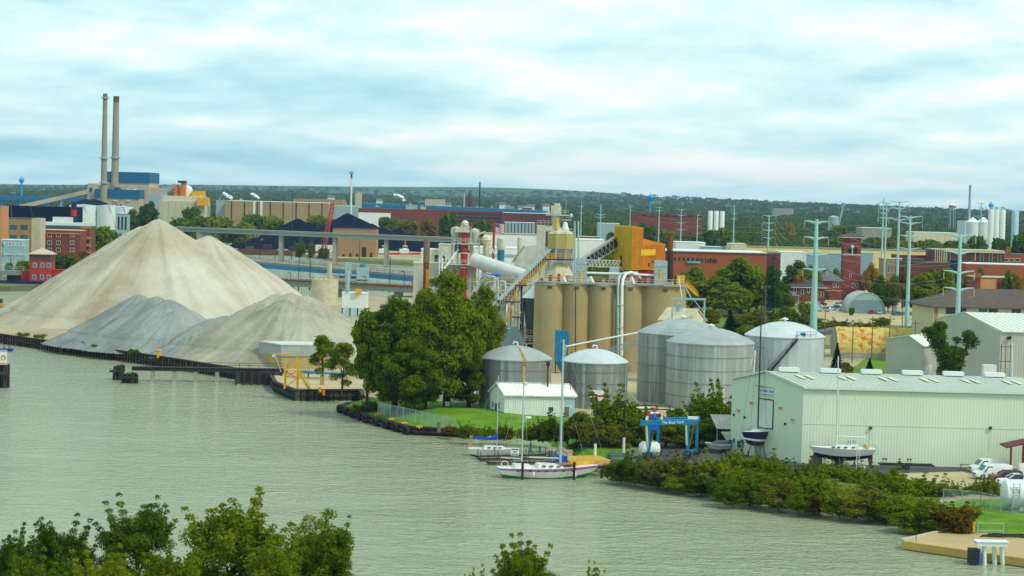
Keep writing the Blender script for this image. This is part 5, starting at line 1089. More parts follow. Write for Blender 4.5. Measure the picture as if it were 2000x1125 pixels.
def cabin(mb,x0,x1,w0,w1,z,h,mi=0,f=0.6,slope=0.12):
    """trunk cabin: x0 aft, x1 forward, sides leaning in, sloping front"""
    d = (x1-x0); v = [(x0,-w0/2,z),(x1,-w1/2,z),(x1,w1/2,z),(x0,w0/2,z),(x0+d*0.03,-w0/2+f*h*0.3,z+h),(x1-d*slope*1.6,-w1/2+f*h*0.4,z+h*0.8),(x1-d*slope*1.6,w1/2-f*h*0.4,z+h*0.8),(x0+d*0.03,w0/2-f*h*0.3,z+h)]
    mb.add(v,[(0,1,5,4),(1,2,6,5),(2,3,7,6),(3,0,4,7),(4,5,6,7)],mi)
def stays(parent,pts,r=0.018,mat='steel'):
    b = MB()
    for a,c in pts: b.tube(a,c,r,n=4)
    return b.build('rigging',MATS[mat],parent,fix=False)
def mast(parent,x,z0,z1,r,mat='mast',spreader=(0.55,),sw=0.9,lo=0):
    b = MB().path([(x,0,z0),(x-lo,0,z1)],[r,r*0.8],10); o = b.build('mast',MATS[mat],parent,True)
    for k in spreader:
        z = z0+(z1-z0)*k; MB().tube((x,-sw,z),(x,sw,z),0.035,n=5).build('spreader',MATS[mat],o)
    MB().cbox((x-lo,0,z1+0.08),(0.3,0.12,0.12)).build('masthead',MATS['dark_steel'],o); return o
def stanchions(parent,row,idx,h=0.6):
    for sgn in (1,-1):
        b = MB(); pts = [Vector((row[i].x,row[i].y*sgn*0.97,row[i].z)) for i in idx]
        for p in pts: b.tube(p,p+Vector((0,0,h)),0.02,n=4)
        for a,c in zip(pts,pts[1:]):
            for k in (0.5,1): b.tube(a+Vector((0,0,h*k)),c+Vector((0,0,h*k)),0.012,n=4)
        b.build('lifeline',MATS['steel'],parent,fix=False)
M('mast',(0.52,0.58,0.58),0.4,0.06,metal=0.3); M('gelcoat',(0.80,0.80,0.75),0.25,0.05,streak=0.15,scol=(0.55,0.52,0.42)); M('purple',(0.45,0.20,0.50),0.4,0.1); M('bottom_green',(0.03,0.16,0.08),0.6,0.2); M('teak',(0.33,0.17,0.07),0.7,0.2); M('canvas_blue',(0.008,0.07,0.42),0.8,0.15); M('tan_canvas',(0.50,0.36,0.16),0.9)
# ketch alongside
p = G(972,933,0); q = G(1166,933,0); t = thing('ketch','long white two-masted sailing boat with a purple sheer stripe at the pilings','sailboat',p,math.atan2(q.y-p.y,q.x-p.x))
L_ = 15.2; b = MB(); sr = hull(b,L_,3.9,1.45,0.9,[(0.0,2),(0.43,0),(0.80,1),(0.975,0)],stern=0.6,rake=0.17,srake=0.05,sheer=0.34); b.build('hull',[MATS['gelcoat'],MATS['purple'],MATS['bottom_green']],t,True)
b = MB(); deck(b,sr); b.build('deck',MATS['gelcoat'],t,False)
b = MB(); cabin(b,2.2,5.2,2.4,2.3,1.45,0.55); cabin(b,5.6,9.6,2.5,2.0,1.5,0.62); b.build('cabin',MATS['gelcoat'],t)
for x in (6.2,7.3,8.4): MB().box(x,-1.27,1.72,x+0.55,-1.12,1.92).build('cabin_window',MATS['glass'],t)
for i,x in enumerate((2.4,4.2,5.4,6.6,7.8,9.0,10.4)): MB().box(x,-1.93,1.12,x+0.4,-1.80,1.3).build('porthole',MATS['glass'],t)
MB().box(8.6,-0.9,2.0,11.4,0.9,2.12).build('teak_hatch',MATS['teak'],t); MB().path([(L_-0.6,0,1.9),(L_+0.9,0,2.15)],0.1,6).build('bowsprit',MATS['purple'],t); MB().path([(1.0+0.5*math.cos(a),0.1,1.95+0.42*math.sin(a)) for a in [j*PI/8 for j in range(17)]],0.07,6,cap=False).build('steering_wheel',MATS['cream'],t)
mz = At(1018,716,p.y).z; mm = At(1096,664,p.y).z; xz_,xm_ = (1019.5-972)*p.y/FOC,(1097-972)*p.y/FOC
mast(t,xz_,1.4,mz,0.11,'mast',(0.45,0.97),0.5); mo = mast(t,xm_,1.5,mm,0.17,'mast',(0.42,0.72),0.9)
stays(t,[((xm_,0,mm),(L_+0.8,0,2.1)),((xm_,0,mm),(xz_,0,mz)),((xm_,0,mm*0.98),(xm_,1.8,1.6)),((xm_,0,mm*0.98),(xm_,-1.8,1.6)),((xz_,0,mz),(xz_+0.6,-1.6,1.5)),((xz_,0,mz),(0.1,0,1.5)),((xm_,0,mm*0.7),(L_-2.2,0,2.0))])
zr_ = At(1030,816,p.y).z; MB().cbox((xz_+0.75,-0.1,zr_),(0.85,0.5,0.28)).build('radar_dome',MATS['white'],t); MB().xz([(xz_,zr_-0.9),(xz_+0.7,zr_-0.2),(xz_,zr_-0.2)],-0.05,0.05).build('radar_bracket',MATS['mast'],t)
MB().tube((xz_,0,2.7),(0.4,0,2.9),0.08,n=6).build('boom',MATS['mast'],t); MB().tube((xm_-0.1,0,2.8),(xz_+1.0,0,2.95),0.10,n=6).build('boom',MATS['mast'],t); stanchions(t,sr,(0,4,8,12,16,20,24))
for x in (4.8,10.9): MB().path([(x,-2.1,0.35),(x,-2.1,0.5),(x,-2.1,0.95),(x,-2.1,1.1)],[0.05,0.16,0.16,0.05],8).build('fender',MATS['white'],t,True)
# sloop with blue sail cover
p = G(914,890,0); t = thing('sloop','small white sloop with a bright blue sail cover on its boom','sailboat',p,0.03); L_ = 8.0
b = MB(); sr = hull(b,L_,2.7,1.15,0.5,[(0.0,1),(0.32,0)],stern=0.75); b.build('hull',[MATS['gelcoat'],MATS['dark_steel']],t,True); b = MB(); deck(b,sr); b.build('deck',MATS['gelcoat'],t)
b = MB(); cabin(b,2.4,6.0,1.9,1.3,1.15,0.55); b.build('cabin',MATS['gelcoat'],t)
for x in (3.0,3.9,4.7): MB().box(x,-0.98,1.36,x+0.5,-0.84,1.54).build('cabin_window',MATS['glass'],t)
zm = At(973,733,p.y).z; xm_ = (970-914)*p.y/FOC; mast(t,xm_,1.6,zm,0.075,'mast',(0.5,),0.6); zb_ = At(945,856,p.y).z
b = MB(); b.path([(xm_,0,zb_+0.25),(xm_-0.35,0,zb_+0.1),(xm_-1.2,0,zb_-0.05),(0.7,0,zb_-0.05)],[0.42,0.34,0.22,0.14],10); b.build('sail_cover',MATS['canvas_blue'],t,True,False); MB().path([(xm_-0.1,0,zb_),(xm_-0.05,0,zb_+0.85)],[0.28,0.12],8).build('cover_collar',MATS['canvas_blue'],t,True,False)
stays(t,[((xm_,0,zm),(L_,0,1.4)),((xm_,0,zm),(0,0,1.3)),((xm_,0,zm*0.95),(xm_,1.3,1.2)),((xm_,0,zm*0.95),(xm_,-1.3,1.2))]); stanchions(t,sr,(0,5,10,15,20,25)); MB().cbox((0.3,0.3,1.75),(0.6,0.2,0.5)).build('life_ring',MATS['orange'],t)
# navy yacht on its stand by the gable
def boatstand(t,L_,z,B,mat='dark_steel'):
    for x in (0.28*L_,0.55*L_,0.78*L_):
        for s in (-1,1):
            b = MB(); b.bar((x,s*B*0.55,0),(x,s*B*0.3,z),0.1); b.bar((x-0.4,s*B*0.6,0),(x,s*B*0.42,z*0.5),0.07); b.bar((x+0.4,s*B*0.6,0),(x,s*B*0.42,z*0.5),0.07); b.build('jack_stand',MATS[mat],t)
    MB().box(0.3*L_,-0.5,0,0.68*L_,0.5,0.22).build('keel_block',MATS['wood'],t)
g = G(1492,893); L_ = 9.6; ang = rad(180+50); t = thing('yacht_on_stand','navy hulled sailing yacht propped on stands before the gable wall','sailboat',(g.x+2.2,g.y+3.2,2.0),ang); zk = 2.55
hb = MB(); sr = hull(hb,L_,3.0,1.45,0.85,[(0.0,1),(0.34,2),(0.48,0)],stern=0.8); h_ = hb.build('hull',[MATS['navy'],MATS['dark_steel'],MATS['gelcoat']],t,True); b = MB(); deck(b,sr); dk = b.build('deck',MATS['gelcoat'],t); b = MB(); cabin(b,2.4,6.4,2.0,1.4,1.4,0.5); cb = b.build('cabin',MATS['gelcoat'],t)
for o in (h_,dk,cb): o.location.z = zk
MB().xz([(3.6,0.2),(5.2,0.2),(5.6,zk-0.4),(3.3,zk-0.4)],-0.14,0.14).build('keel',MATS['steel'],t); MB().xz([(0.5,0.9),(1.0,0.9),(1.2,zk-0.2),(0.4,zk-0.1)],-0.06,0.06).build('rudder',MATS['navy'],t)
mt = At(1493,590,g.y).z-2; mast(t,5.2,zk+1.5,mt,0.12,'dark_steel',(0.35,0.65),0.8); stays(t,[((5.2,0,mt),(L_,0,zk+1.4)),((5.2,0,mt),(0,0,zk+1.2)),((5.2,0,mt),(5,1.5,zk+1.2)),((5.2,0,mt),(5,-1.5,zk+1.2))],0.015,'dark_steel'); boatstand(t,L_,zk-0.1,3.0)
sr2 = [Vector((p_.x,p_.y,p_.z+zk)) for p_ in sr]; stanchions(t,sr2,(0,5,10,15,20,25)); MB().cbox((-0.0,-0.7,zk+0.75),(0.1,0.5,0.45)).build('transom_mark',MATS['white'],t)
# white yacht on its stand by the long wall (bow to the left)
g = G(1705,918); L_ = 9.7; t = thing('yacht_on_stand','white sailing yacht with dark blue bottom propped on stands along the shed wall','sailboat',(g.x+0.4,g.y+1.0,2.0),PI); zk = 1.75
hb = MB(); sr = hull(hb,L_,3.1,1.2,0.65,[(0.0,1),(0.40,0)],stern=0.78,rake=0.13); h_ = hb.build('hull',[MATS['gelcoat'],MATS['navy']],t,True); b = MB(); deck(b,sr); dk = b.build('deck',MATS['gelcoat'],t); b = MB(); cabin(b,2.4,7.4,2.1,1.2,1.15,0.6,slope=0.22); cb = b.build('cabin',MATS['white'],t)
for x in (3.1,4.2,5.2,6.0):
    w_ = MB().box(x,0.72,1.38,x+0.45,1.0,1.55).build('cabin_window',MATS['glass'],t); w_.location.z = zk-0.02
for o in (h_,dk,cb): o.location.z = zk
MB().xz([(4.5,0.15),(5.7,0.15),(6.0,zk-0.4),(4.6,zk-0.4)],-0.16,0.16).build('keel',MATS['brick_dark'],t); MB().xz([(0.45,0.35),(0.75,0.3),(1.1,zk+0.05),(0.3,zk+0.15)],-0.06,0.06).build('rudder',MATS['brick_dark'],t)
mt = At(1647,697,g.y).z-2; mast(t,5.6,zk+1.6,mt,0.11,'white',(0.5,),0.8,-0.2); zb_ = At(1670,854,g.y).z-2; MB().tube((5.5,0,zb_),(1.5,0,zb_-0.1),0.09,n=8).build('boom',MATS['white'],t,True); MB().lathe([(0.01,0),(0.45,0.1),(0.35,0.55),(0.01,0.75)],(1.3,0,zk+1.25),12).build('wheel_cover',MATS['tan_canvas'],t,True)
for x in (3.0,3.3,3.7,4.0): MB().tube((x,0.2,zk+1.7),(x-0.05,0.2,zk+2.4),0.05,n=5).build('winch_cover',MATS['blue_steel'],t)
stays(t,[((5.8,0,mt),(L_,0,zk+1.5)),((5.8,0,mt),(0,0,zk+1.3)),((5.8,0,mt*0.97),(5.5,1.5,zk+1.2)),((1.2,0,zk+1.2),(1.2,0,zk+3.6))]); boatstand(t,L_,zk-0.1,3.1); sr2 = [Vector((p_.x,p_.y,p_.z+zk)) for p_ in sr]; stanchions(t,sr2,(0,4,8,12,16,20,25))
b = MB(); b.bar((2.6,1.9,0),(2.5,1.5,zk+1.3),0.05); b.bar((3.0,1.9,0),(2.9,1.5,zk+1.3),0.05)
for k in range(9): b.bar((2.6,1.9-0.045*k,0.3*k+0.3),(3.0,1.9-0.045*k,0.3*k+0.3),0.04)
b.build('boarding_ladder',MATS['white'],t,fix=False); MB().box(1.6,1.3,0,2.3,1.9,0.6).build('crate',MATS['cream'],t)
t = thing('timber_ramp','leaning grey-brown timber ramp beside the white yacht bow','ramp',G(1590,912)); b = MB(); b.xz([(-0.9,0),(1.2,0),(1.1,2.4),(0.5,2.7),(0.2,2.6)],0,0.5); b.build('ramp_body',MATS['wood'],t)
# empty boat trailer
t = thing('boat_trailer','long empty dark boat trailer parked against the shed wall','trailer',G(1718,917)); 
for y in (0.2,1.7): MB().box(0,y-0.09,0.62,8.0,y+0.09,0.82).build('frame_rail',MATS['black'],t)
for x in (0.4,2.6,4.6,6.6): MB().box(x-0.08,0.29,0.65,x+0.08,1.61,0.78).build('cross_member',MATS['black'],t)
wm = MB().lathe([(0.12,-0.12),(0.36,-0.12),(0.4,-0.07),(0.4,0.07),(0.36,0.12),(0.12,0.12)],n=16).data('wheel',MATS['rubber'],True)
for x in (3.1,4.0):
    for y in (-0.05,1.95): o = link('wheel',wm,t,(x,y,0.4)); o.rotation_euler = (PI/2,0,0)
for x in (0.5,0.9,2.9,4.1,4.5):
    MB().box(x-0.03,0.15,0.8,x+0.03,0.25,1.5).build('pad_post',MATS['black'],t); MB().cbox((x,0.2,1.55),(0.25,0.2,0.22)).build('pad',MATS['rubber'],t)
t = thing('pallet_rack','low weathered wooden rack against the shed wall near the vans','rack',G(1876,919)); 
for z in (0.2,0.8): MB().box(0,0,z,3.2,0.5,z+0.1).build('rail',MATS['wood'],t)
for x in (0,1.5,3.1): MB().box(x,0,0,x+0.12,0.12,1.0).build('post',MATS['wood'],t)

# ------------------------------------------------------------ travel lift
LA,LB,LC,LD = [G(*p) for p in ((1266,900),(1284,893),(1342,897),(1360,890))]
t = thing('travel_lift','blue boat hoist on four legs with white lettering on its top beam','boat hoist',LA); o = LA.copy(); hs = 5.3
P = [p-o for p in (LA,LB,LC,LD)]; u3 = Vector((0,0,1)); M('lift_text',(0.8,0.85,0.85),0.5,0.02)
for p in P: MB().bar(p+u3*0.7,p+u3*hs,0.42,0.42).build('leg',MATS['lift_blue'],t)
for a,c in ((P[0],P[1]),(P[2],P[3])):
    MB().bar(a+u3*0.9,c+u3*0.9,0.3,0.45).build('lower_beam',MATS['lift_blue'],t); MB().bar(a+u3*(hs-0.1),c+u3*(hs-0.1),0.35,0.5).build('side_beam',MATS['lift_blue'],t)
wl_ = MB().lathe([(0.15,-0.2),(0.6,-0.2),(0.68,-0.12),(0.68,0.12),(0.6,0.2),(0.15,0.2)],n=18).data('wheel',MATS['rubber'],True)
for p in P: w_ = link('wheel',wl_,t,p+u3*0.68); w_.rotation_euler = (PI/2,0,0.3)
dx = (P[2]-P[0]).normalized(); tb = MB(); tb.bar(P[0]-dx*1.4+u3*(hs+0.3),P[2]+dx*0.3+u3*(hs+0.3),0.45,0.7); f_ = tb.build('top_beam',MATS['lift_blue'],t); MB().bar(P[1]-dx*0.3+u3*(hs+0.3),P[3]+dx*0.4+u3*(hs+0.3),0.4,0.6).build('top_beam',MATS['lift_blue'],t)
ta = math.atan2(dx.y,dx.x); mid_ = (P[0]+P[2])/2; nn = Vector((dx.y,-dx.x,0)); text('lettering','The Boat Yard',0.62,MATS['lift_text'],t,mid_+nn*0.26+dx*0.5+u3*(hs+0.3),(PI/2,0,ta))
for x,k in ((P[0]-dx*0.5,0),(P[2]-dx*0.4,1)):
    MB().path([x+u3*hs,x+Vector((0.25,0.1,2.2)),x+Vector((0.4,0.2,1.6))],[0.14,0.2,0.08],6).build('sling',MATS['cream'],t,True,False); MB().path([x+Vector((1.3,0.8,hs)),x+Vector((0.6,0.4,1.6))],0.09,5).build('sling',MATS['wood'],t)
cc = P[0].lerp(P[2],0.12)+u3*(hs+0.7)
for i in range(6):
    a0_,a1_ = PI*i/6,PI*(i+1)/6; MB().path([cc+dx*1.25*math.cos(a0_+(a1_-a0_)*j/4)+u3*1.1*math.sin(a0_+(a1_-a0_)*j/4) for j in range(5)],0.2,8).build('ring_segment',MATS['red' if i in (1,4) else 'white'],t,True,False)
MB().lathe([(0.01,-0.4),(0.35,-0.3),(0.42,0.1),(0.3,0.4),(0.01,0.5)],cc+u3*0.45,12).build('ring_centre',MATS['blue_bright'],t,True); MB().lathe([(0.01,0),(0.28,0.15),(0.3,0.4),(0.01,0.85)],cc+u3*1.1,10).build('ring_finial',MATS['red'],t,True)
MB().cbox(P[2]+dx*0.8+u3*(hs+0.85),(1.5,0.9,0.35)).build('winch_cover',MATS['white'],t); MB().cbox(P[0]+dx*0.9+u3*(hs-0.4),(1.2,0.6,0.6)).build('engine_box',MATS['blue_bright'],t)
# white fuel tank under the lift
g = G(1269,897); t = thing('fuel_tank','round white fuel tank beneath the blue boat hoist','tank',(g.x,g.y+1.2,2.0)); b = MB()
b.path([(-1.6,0,1.35),(-1.5,0,1.35),(-1.1,0,1.35),(1.1,0,1.35),(1.5,0,1.35),(1.6,0,1.35)],[0.3,0.8,1.15,1.15,0.8,0.3],20); b.build('shell',MATS['white'],t,True,False)
for x in (-0.8,0.8): MB().box(x-0.12,-0.8,0,x+0.12,0.8,0.6).build('saddle',MATS['dark_steel'],t)
MB().cbox((-2.4,-0.2,0.9),(0.8,0.6,0.9)).build('pump_cabinet',MATS['galv'],t); MB().cbox((-2.55,-0.53,1.0),(0.35,0.05,0.6)).build('red_label',MATS['red'],t)
# covered motor boat on a trailer
g = G(1405,886); t = thing('motor_boat','white motor boat with maroon stripe and grey cover by the shed corner','boat',(g.x+1.7,g.y+0.6,2.0),PI); b = MB()
sr = hull(b,4.0,1.9,0.75,0.35,[(0,0),(0.5,1),(0.62,0)],stern=0.9,rake=0.2,srake=0.0); h_ = b.build('hull',[MATS['gelcoat'],MATS['maroon']],t,True); h_.location.z = 0.75; b = MB(); cabin(b,0.3,3.2,1.6,0.9,1.45,0.55,slope=0.25); b.build('cover',MATS['roof_grey'],t)
MB().box(0.2,-0.6,0.4,4.4,0.6,0.5).build('trailer_frame',MATS['dark_steel'],t)
for y in (-0.75,0.75): w_ = link('wheel',wm,t,(1.2,y,0.35)); w_.rotation_euler = (PI/2,0,0)
# lamp posts
for px,yb,yt,lab in ((1162,897,772,'tall black lamp post beside the inlet with a short arm'),(1218,884,791,'black lamp post nearer the blue boat hoist')):
    g = G(px,yb); h = At(px,yt,g.y).z-2; t = thing('lamp_post',lab,'lamp post',g,0,'black lamp posts of the boat yard'); MB().tube((0,0,0),(0,0,h),0.13,0.1,8).build('pole',MATS['black'],t,True); MB().box(-1.25,-0.12,h-0.05,0.12,0.12,h+0.18).build('lamp_arm',MATS['black'],t); MB().box(-1.3,-0.18,h-0.12,-0.5,0.18,h-0.05).build('lamp_head',MATS['dark_steel'],t); MB().tube((0,0,0),(0,0,2.3),0.2,n=8).build('base_sleeve',MATS['white'],t)
# foam dock floats stacked
fm = MB().box(0,0,0,1.0,0.8,0.28).data('foam_block',MATS['cream'])
t = thing('foam_stack','stacked cream dock floats on the grass beside the lamp posts','dock floats',G(1200,873))
for i in range(2):
    for k in range(5): link('foam_block',fm,t,(i*1.35+0.05*math.sin(k*3),0.1*math.cos(k*2),k*0.31))
t = thing('blue_gate','small dark blue pipe gate at the edge of the inlet grass','gate',G(1131,881)); 
for x in (0,2.4): MB().tube((0+x,0,0),(x,0,1.1),0.13,n=8).build('post',MATS['navy'],t)
for z in (0.5,1.0): MB().tube((0,0,z),(2.4,0,z),0.07,n=6).build('rail',MATS['navy'],t)
bollard(1164,890,'thin yellow guard post at the foot of the tall lamp post',0.9,0.12)

# ------------------------------------------------------------ marina piers, piles, sign, ramp
def pier(label,a,c,w=1.1,z=0.55):
    A,B = G(a[0],a[1],0),G(c[0],c[1],0); t,L_ = between('finger_pier',label,'pier',A,B,'narrow finger piers of the marina')
    pm = MB().box(0,-w/2,z-0.06,0.24,w/2,z).data('plank',MATS['wood'])
    for i in range(int(L_/0.27)): link('plank',pm,t,(i*0.27,0,0))
    for y in (-w/2+0.1,w/2-0.1): MB().box(0,y-0.07,z-0.4,L_,y+0.07,z-0.065).build('stringer',MATS['wood_dark'],t)
    n = max(2,int(L_/2.6)); pp = MB().tube((0,0,-1.5),(0,0,z+1.0),0.06,n=6).data('post',MATS['dark_steel'])
    for i in range(n+1): link('post',pp,t,(L_*i/n,-w/2-0.05,0))
    return t
pier('finger pier lying behind the white sloop',(930,896),(1062,892)); pier('middle finger pier of the marina',(936,901),(1070,898)); pier('finger pier nearest the two-masted boat',(952,908),(1108,905)); pier('short shore pier off the bow of the two-masted boat',(1160,921),(1208,919),1.4,0.9)
def pile(px,yb,yt,mat,label,r=0.2,grp='marina mooring piles'):
    g = G(px,yb,0); h = At(px,yt,g.y).z; t = thing('mooring_pile',label,'pile',g,0,grp); MB().tube((0,0,-1.5),(0,0,h),r,r*0.92,10).build('shaft',MATS[mat],t,True); MB().lathe([(r*1.1,h-0.1),(r*1.1,h),(0.01,h+0.12)],n=10).build('cap',MATS['dark_steel'],t,True)
for px,yb,yt,m_,lab in ((1020,937,902,'rust_dark','dark pile alongside the stern half of the two-masted boat'),(1121,937,903,'rust_dark','dark pile alongside the bow half of the two-masted boat'),(1175,934,917,'rust_dark','short dark pile under the shore pier'),(1036,886,866,'blue','blue pile farthest from the riprap'),(1054,891,873,'blue','middle blue pile in the inlet'),(1077,900,881,'blue','blue pile next to the riprap')): pile(px,yb,yt,m_,lab,0.2 if m_ != 'blue' else 0.17)
g = G(1005,908,0); t = thing('dock_sign','white notice board on a blue-grey post beside the piers','sign',g); zs = At(1005,882,g.y).z; MB().tube((0,0,-1),(0,0,zs-0.4),0.12,n=8).build('post',MATS['pipe_blue'],t); s = MB().box(-0.62,-0.16,zs-0.55,0.62,-0.1,zs+0.55).build('board',MATS['white'],t)
for z,w in ((0.36,0.5),(0.0,0.3),(-0.36,0.5)): MB().box(-w,-0.18,zs+z-0.06,w,-0.163,zs+z+0.06).build('print_line',MATS['dark_steel'],s)
A,B = G(1112,905),G(1192,904); t,L_ = between('work_raft','tan decked work raft with yellow edge rails by the shore','raft',A,B); D = 5.0; M('plywood',(0.48,0.35,0.15),0.85,0.15,0.6)
for i in range(8): MB().box(L_*i/8+0.02,0,0.3,L_*(i+1)/8-0.02,D,0.42).build('deck_panel',MATS['plywood'],t)
MB().box(0,-0.15,-0.3,L_,-0.02,0.4).build('edge_beam',MATS['yellow'],t); MB().box(-0.15,0,-0.2,-0.02,D,0.4).build('edge_beam',MATS['yellow'],t); railing(t,[(L_*0.2,-0.1,0.4),(L_*0.6,-0.1,0.4)],'yellow',0.7,0.8,0.05)
MB().box(-1.6,0.3,0.1,-0.2,1.6,1.0).build('tarp_bundle',MATS['canvas_blue'],t)
# riprap
t = thing('riprap','heap of pale riprap stones at the inlet corner','riprap',(0,0,0)); rk_ = []
for k in range(4):
    bm = bmesh.new(); bmesh.ops.create_icosphere(bm,subdivisions=1,radius=0.5)
    for v in bm.verts: v.co *= 0.75+0.5*random.random()
    me = bpy.data.meshes.new('stone'); bm.to_mesh(me); bm.free(); me.materials.append(M('stone',(0.42,0.36,0.27),0.9,0.3,0.8,fine=0.2)); rk_.append(me)
def stones(parent,pts,n,s0,s1,spread):
    for i in range(n):
        a = random.random()*(len(pts)-1); j = int(a); p = pts[j].lerp(pts[j+1],a-j); s = random.uniform(s0,s1); o = link('stone',random.choice(rk_),parent,(p.x+random.uniform(-spread,spread),p.y+random.uniform(-spread*0.4,spread*1.2),random.uniform(0.1,1.5))); o.scale = (s*1.3,s,s*0.7); o.rotation_euler = (random.random(),random.random(),random.random()*6)
stones(t,[G(1085,888,0.5),G(1098,892,0.5),G(1112,903,0.5)],60,0.6,1.5,1.2)
t = thing('bank_stones','scattered pale stones along the waterline below the lawn corner','stones',(0,0,0)); stones(t,[G(918,856,0),G(940,857,0),G(1000,858,0)],30,0.5,1.1,0.7)

# ------------------------------------------------------------ vehicles
def wheels(t,xs,w,r,z=None):
    key = ('wh',round(r,2))
    if key not in WMESH:
        WMESH[key] = (MB().lathe([(r*0.62,-0.11),(r*0.95,-0.11),(r,-0.06),(r,0.06),(r*0.95,0.11),(r*0.62,0.11)],n=18).data('tyre',MATS['rubber'],True),MB().lathe([(0.01,0.09),(r*0.3,0.10),(r*0.62,0.08),(r*0.62,-0.1),(0.01,-0.1)],n=14).data('rim',MATS['steel'],True))
    ty,ri = WMESH[key]
    for x in xs:
        for s in (-1,1):
            o = link('wheel',ty,t,(x,s*(w/2-0.1),r)); o.rotation_euler = (PI/2 if s < 0 else -PI/2,0,0); link('rim',ri,o)
def loft_body(mb,secs,mi=0):
    """secs: list of (x, half-width bottom, half-width top, z0, z1) from rear to front"""
    P = []; n = len(secs)
    for x,w0,w1,z0,z1 in secs: zm = z0+(z1-z0)*0.55; P += [(x,-w0*0.93,z0),(x,-w0,zm),(x,-w1,z1),(x,w1,z1),(x,w0,zm),(x,w0*0.93,z0)]
    fs = [(6*i+j,6*i+6+j,6*i+6+(j+1) % 6,6*i+(j+1) % 6) for i in range(n-1) for j in range(6)] + [tuple(range(6)),tuple(range(6*n-6,6*n))[::-1]]; mb.add(P,fs,mi)
def paint(c): 
    nm = 'paint_%d_%d_%d' % tuple(int(255*v) for v in c); return M(nm,c,0.3,0.05,spec=0.6)
def van(label,g,rz,col):
    t = thing('cargo_van',label,'van',g,rz,'white cargo vans'); pm = paint(col); b = MB()
    loft_body(b,[(0,0.9,0.78,0.45,1.95),(0.15,0.98,0.84,0.35,2.05),(3.4,1.0,0.86,0.32,2.08),(3.75,1.0,0.84,0.32,1.98),(4.45,0.99,0.88,0.32,1.22),(5.2,0.93,0.80,0.36,1.02),(5.35,0.86,0.74,0.45,0.9)]); b.build('body',pm,t,True)
    b = MB(); b.add([(3.80,-0.78,1.93),(3.80,0.78,1.93),(4.43,0.82,1.28),(4.43,-0.82,1.28)],[(0,1,2,3)]); o = b.build('windscreen',MATS['glass_teal'],t); o.location = (0.03,0,0.02)
    for s in (-1,1):
        b = MB(); b.add([(2.95,s*0.985,1.28),(4.05,s*0.985,1.28),(3.62,s*0.90,1.88),(2.95,s*0.90,1.88)],[(0,1,2,3)]); b.build('side_window',MATS['glass'],t)
        MB().box(5.28,s*0.55,0.68,5.36,s*0.82,0.88).build('headlight',MATS['steel'],t); MB().box(-0.04,s*0.72,0.95,0.02,s*0.86,1.35).build('tail_light',MATS['red'],t); MB().cbox((4.05,s*1.1,1.25),(0.12,0.18,0.26)).build('mirror',MATS['black'],t)
    MB().box(5.3,-0.5,0.62,5.375,0.5,0.88).build('grille',MATS['dark_steel'],t); MB().box(5.2,-0.9,0.36,5.42,0.9,0.56).build('bumper',MATS['steel'],t); wheels(t,(1.0,4.4),2.0,0.37); return t
g = G(1950,931); van('white cargo van nearest the shed wall',(G(1952,927).x+1.2,G(1952,927).y+1.3,2.06),rad(186),(0.78,0.80,0.78)); van('white cargo van parked nearer the camera with its whole side showing',(G(1962,937).x+0.9,G(1962,937).y+0.6,2.06),rad(188),(0.78,0.80,0.78))
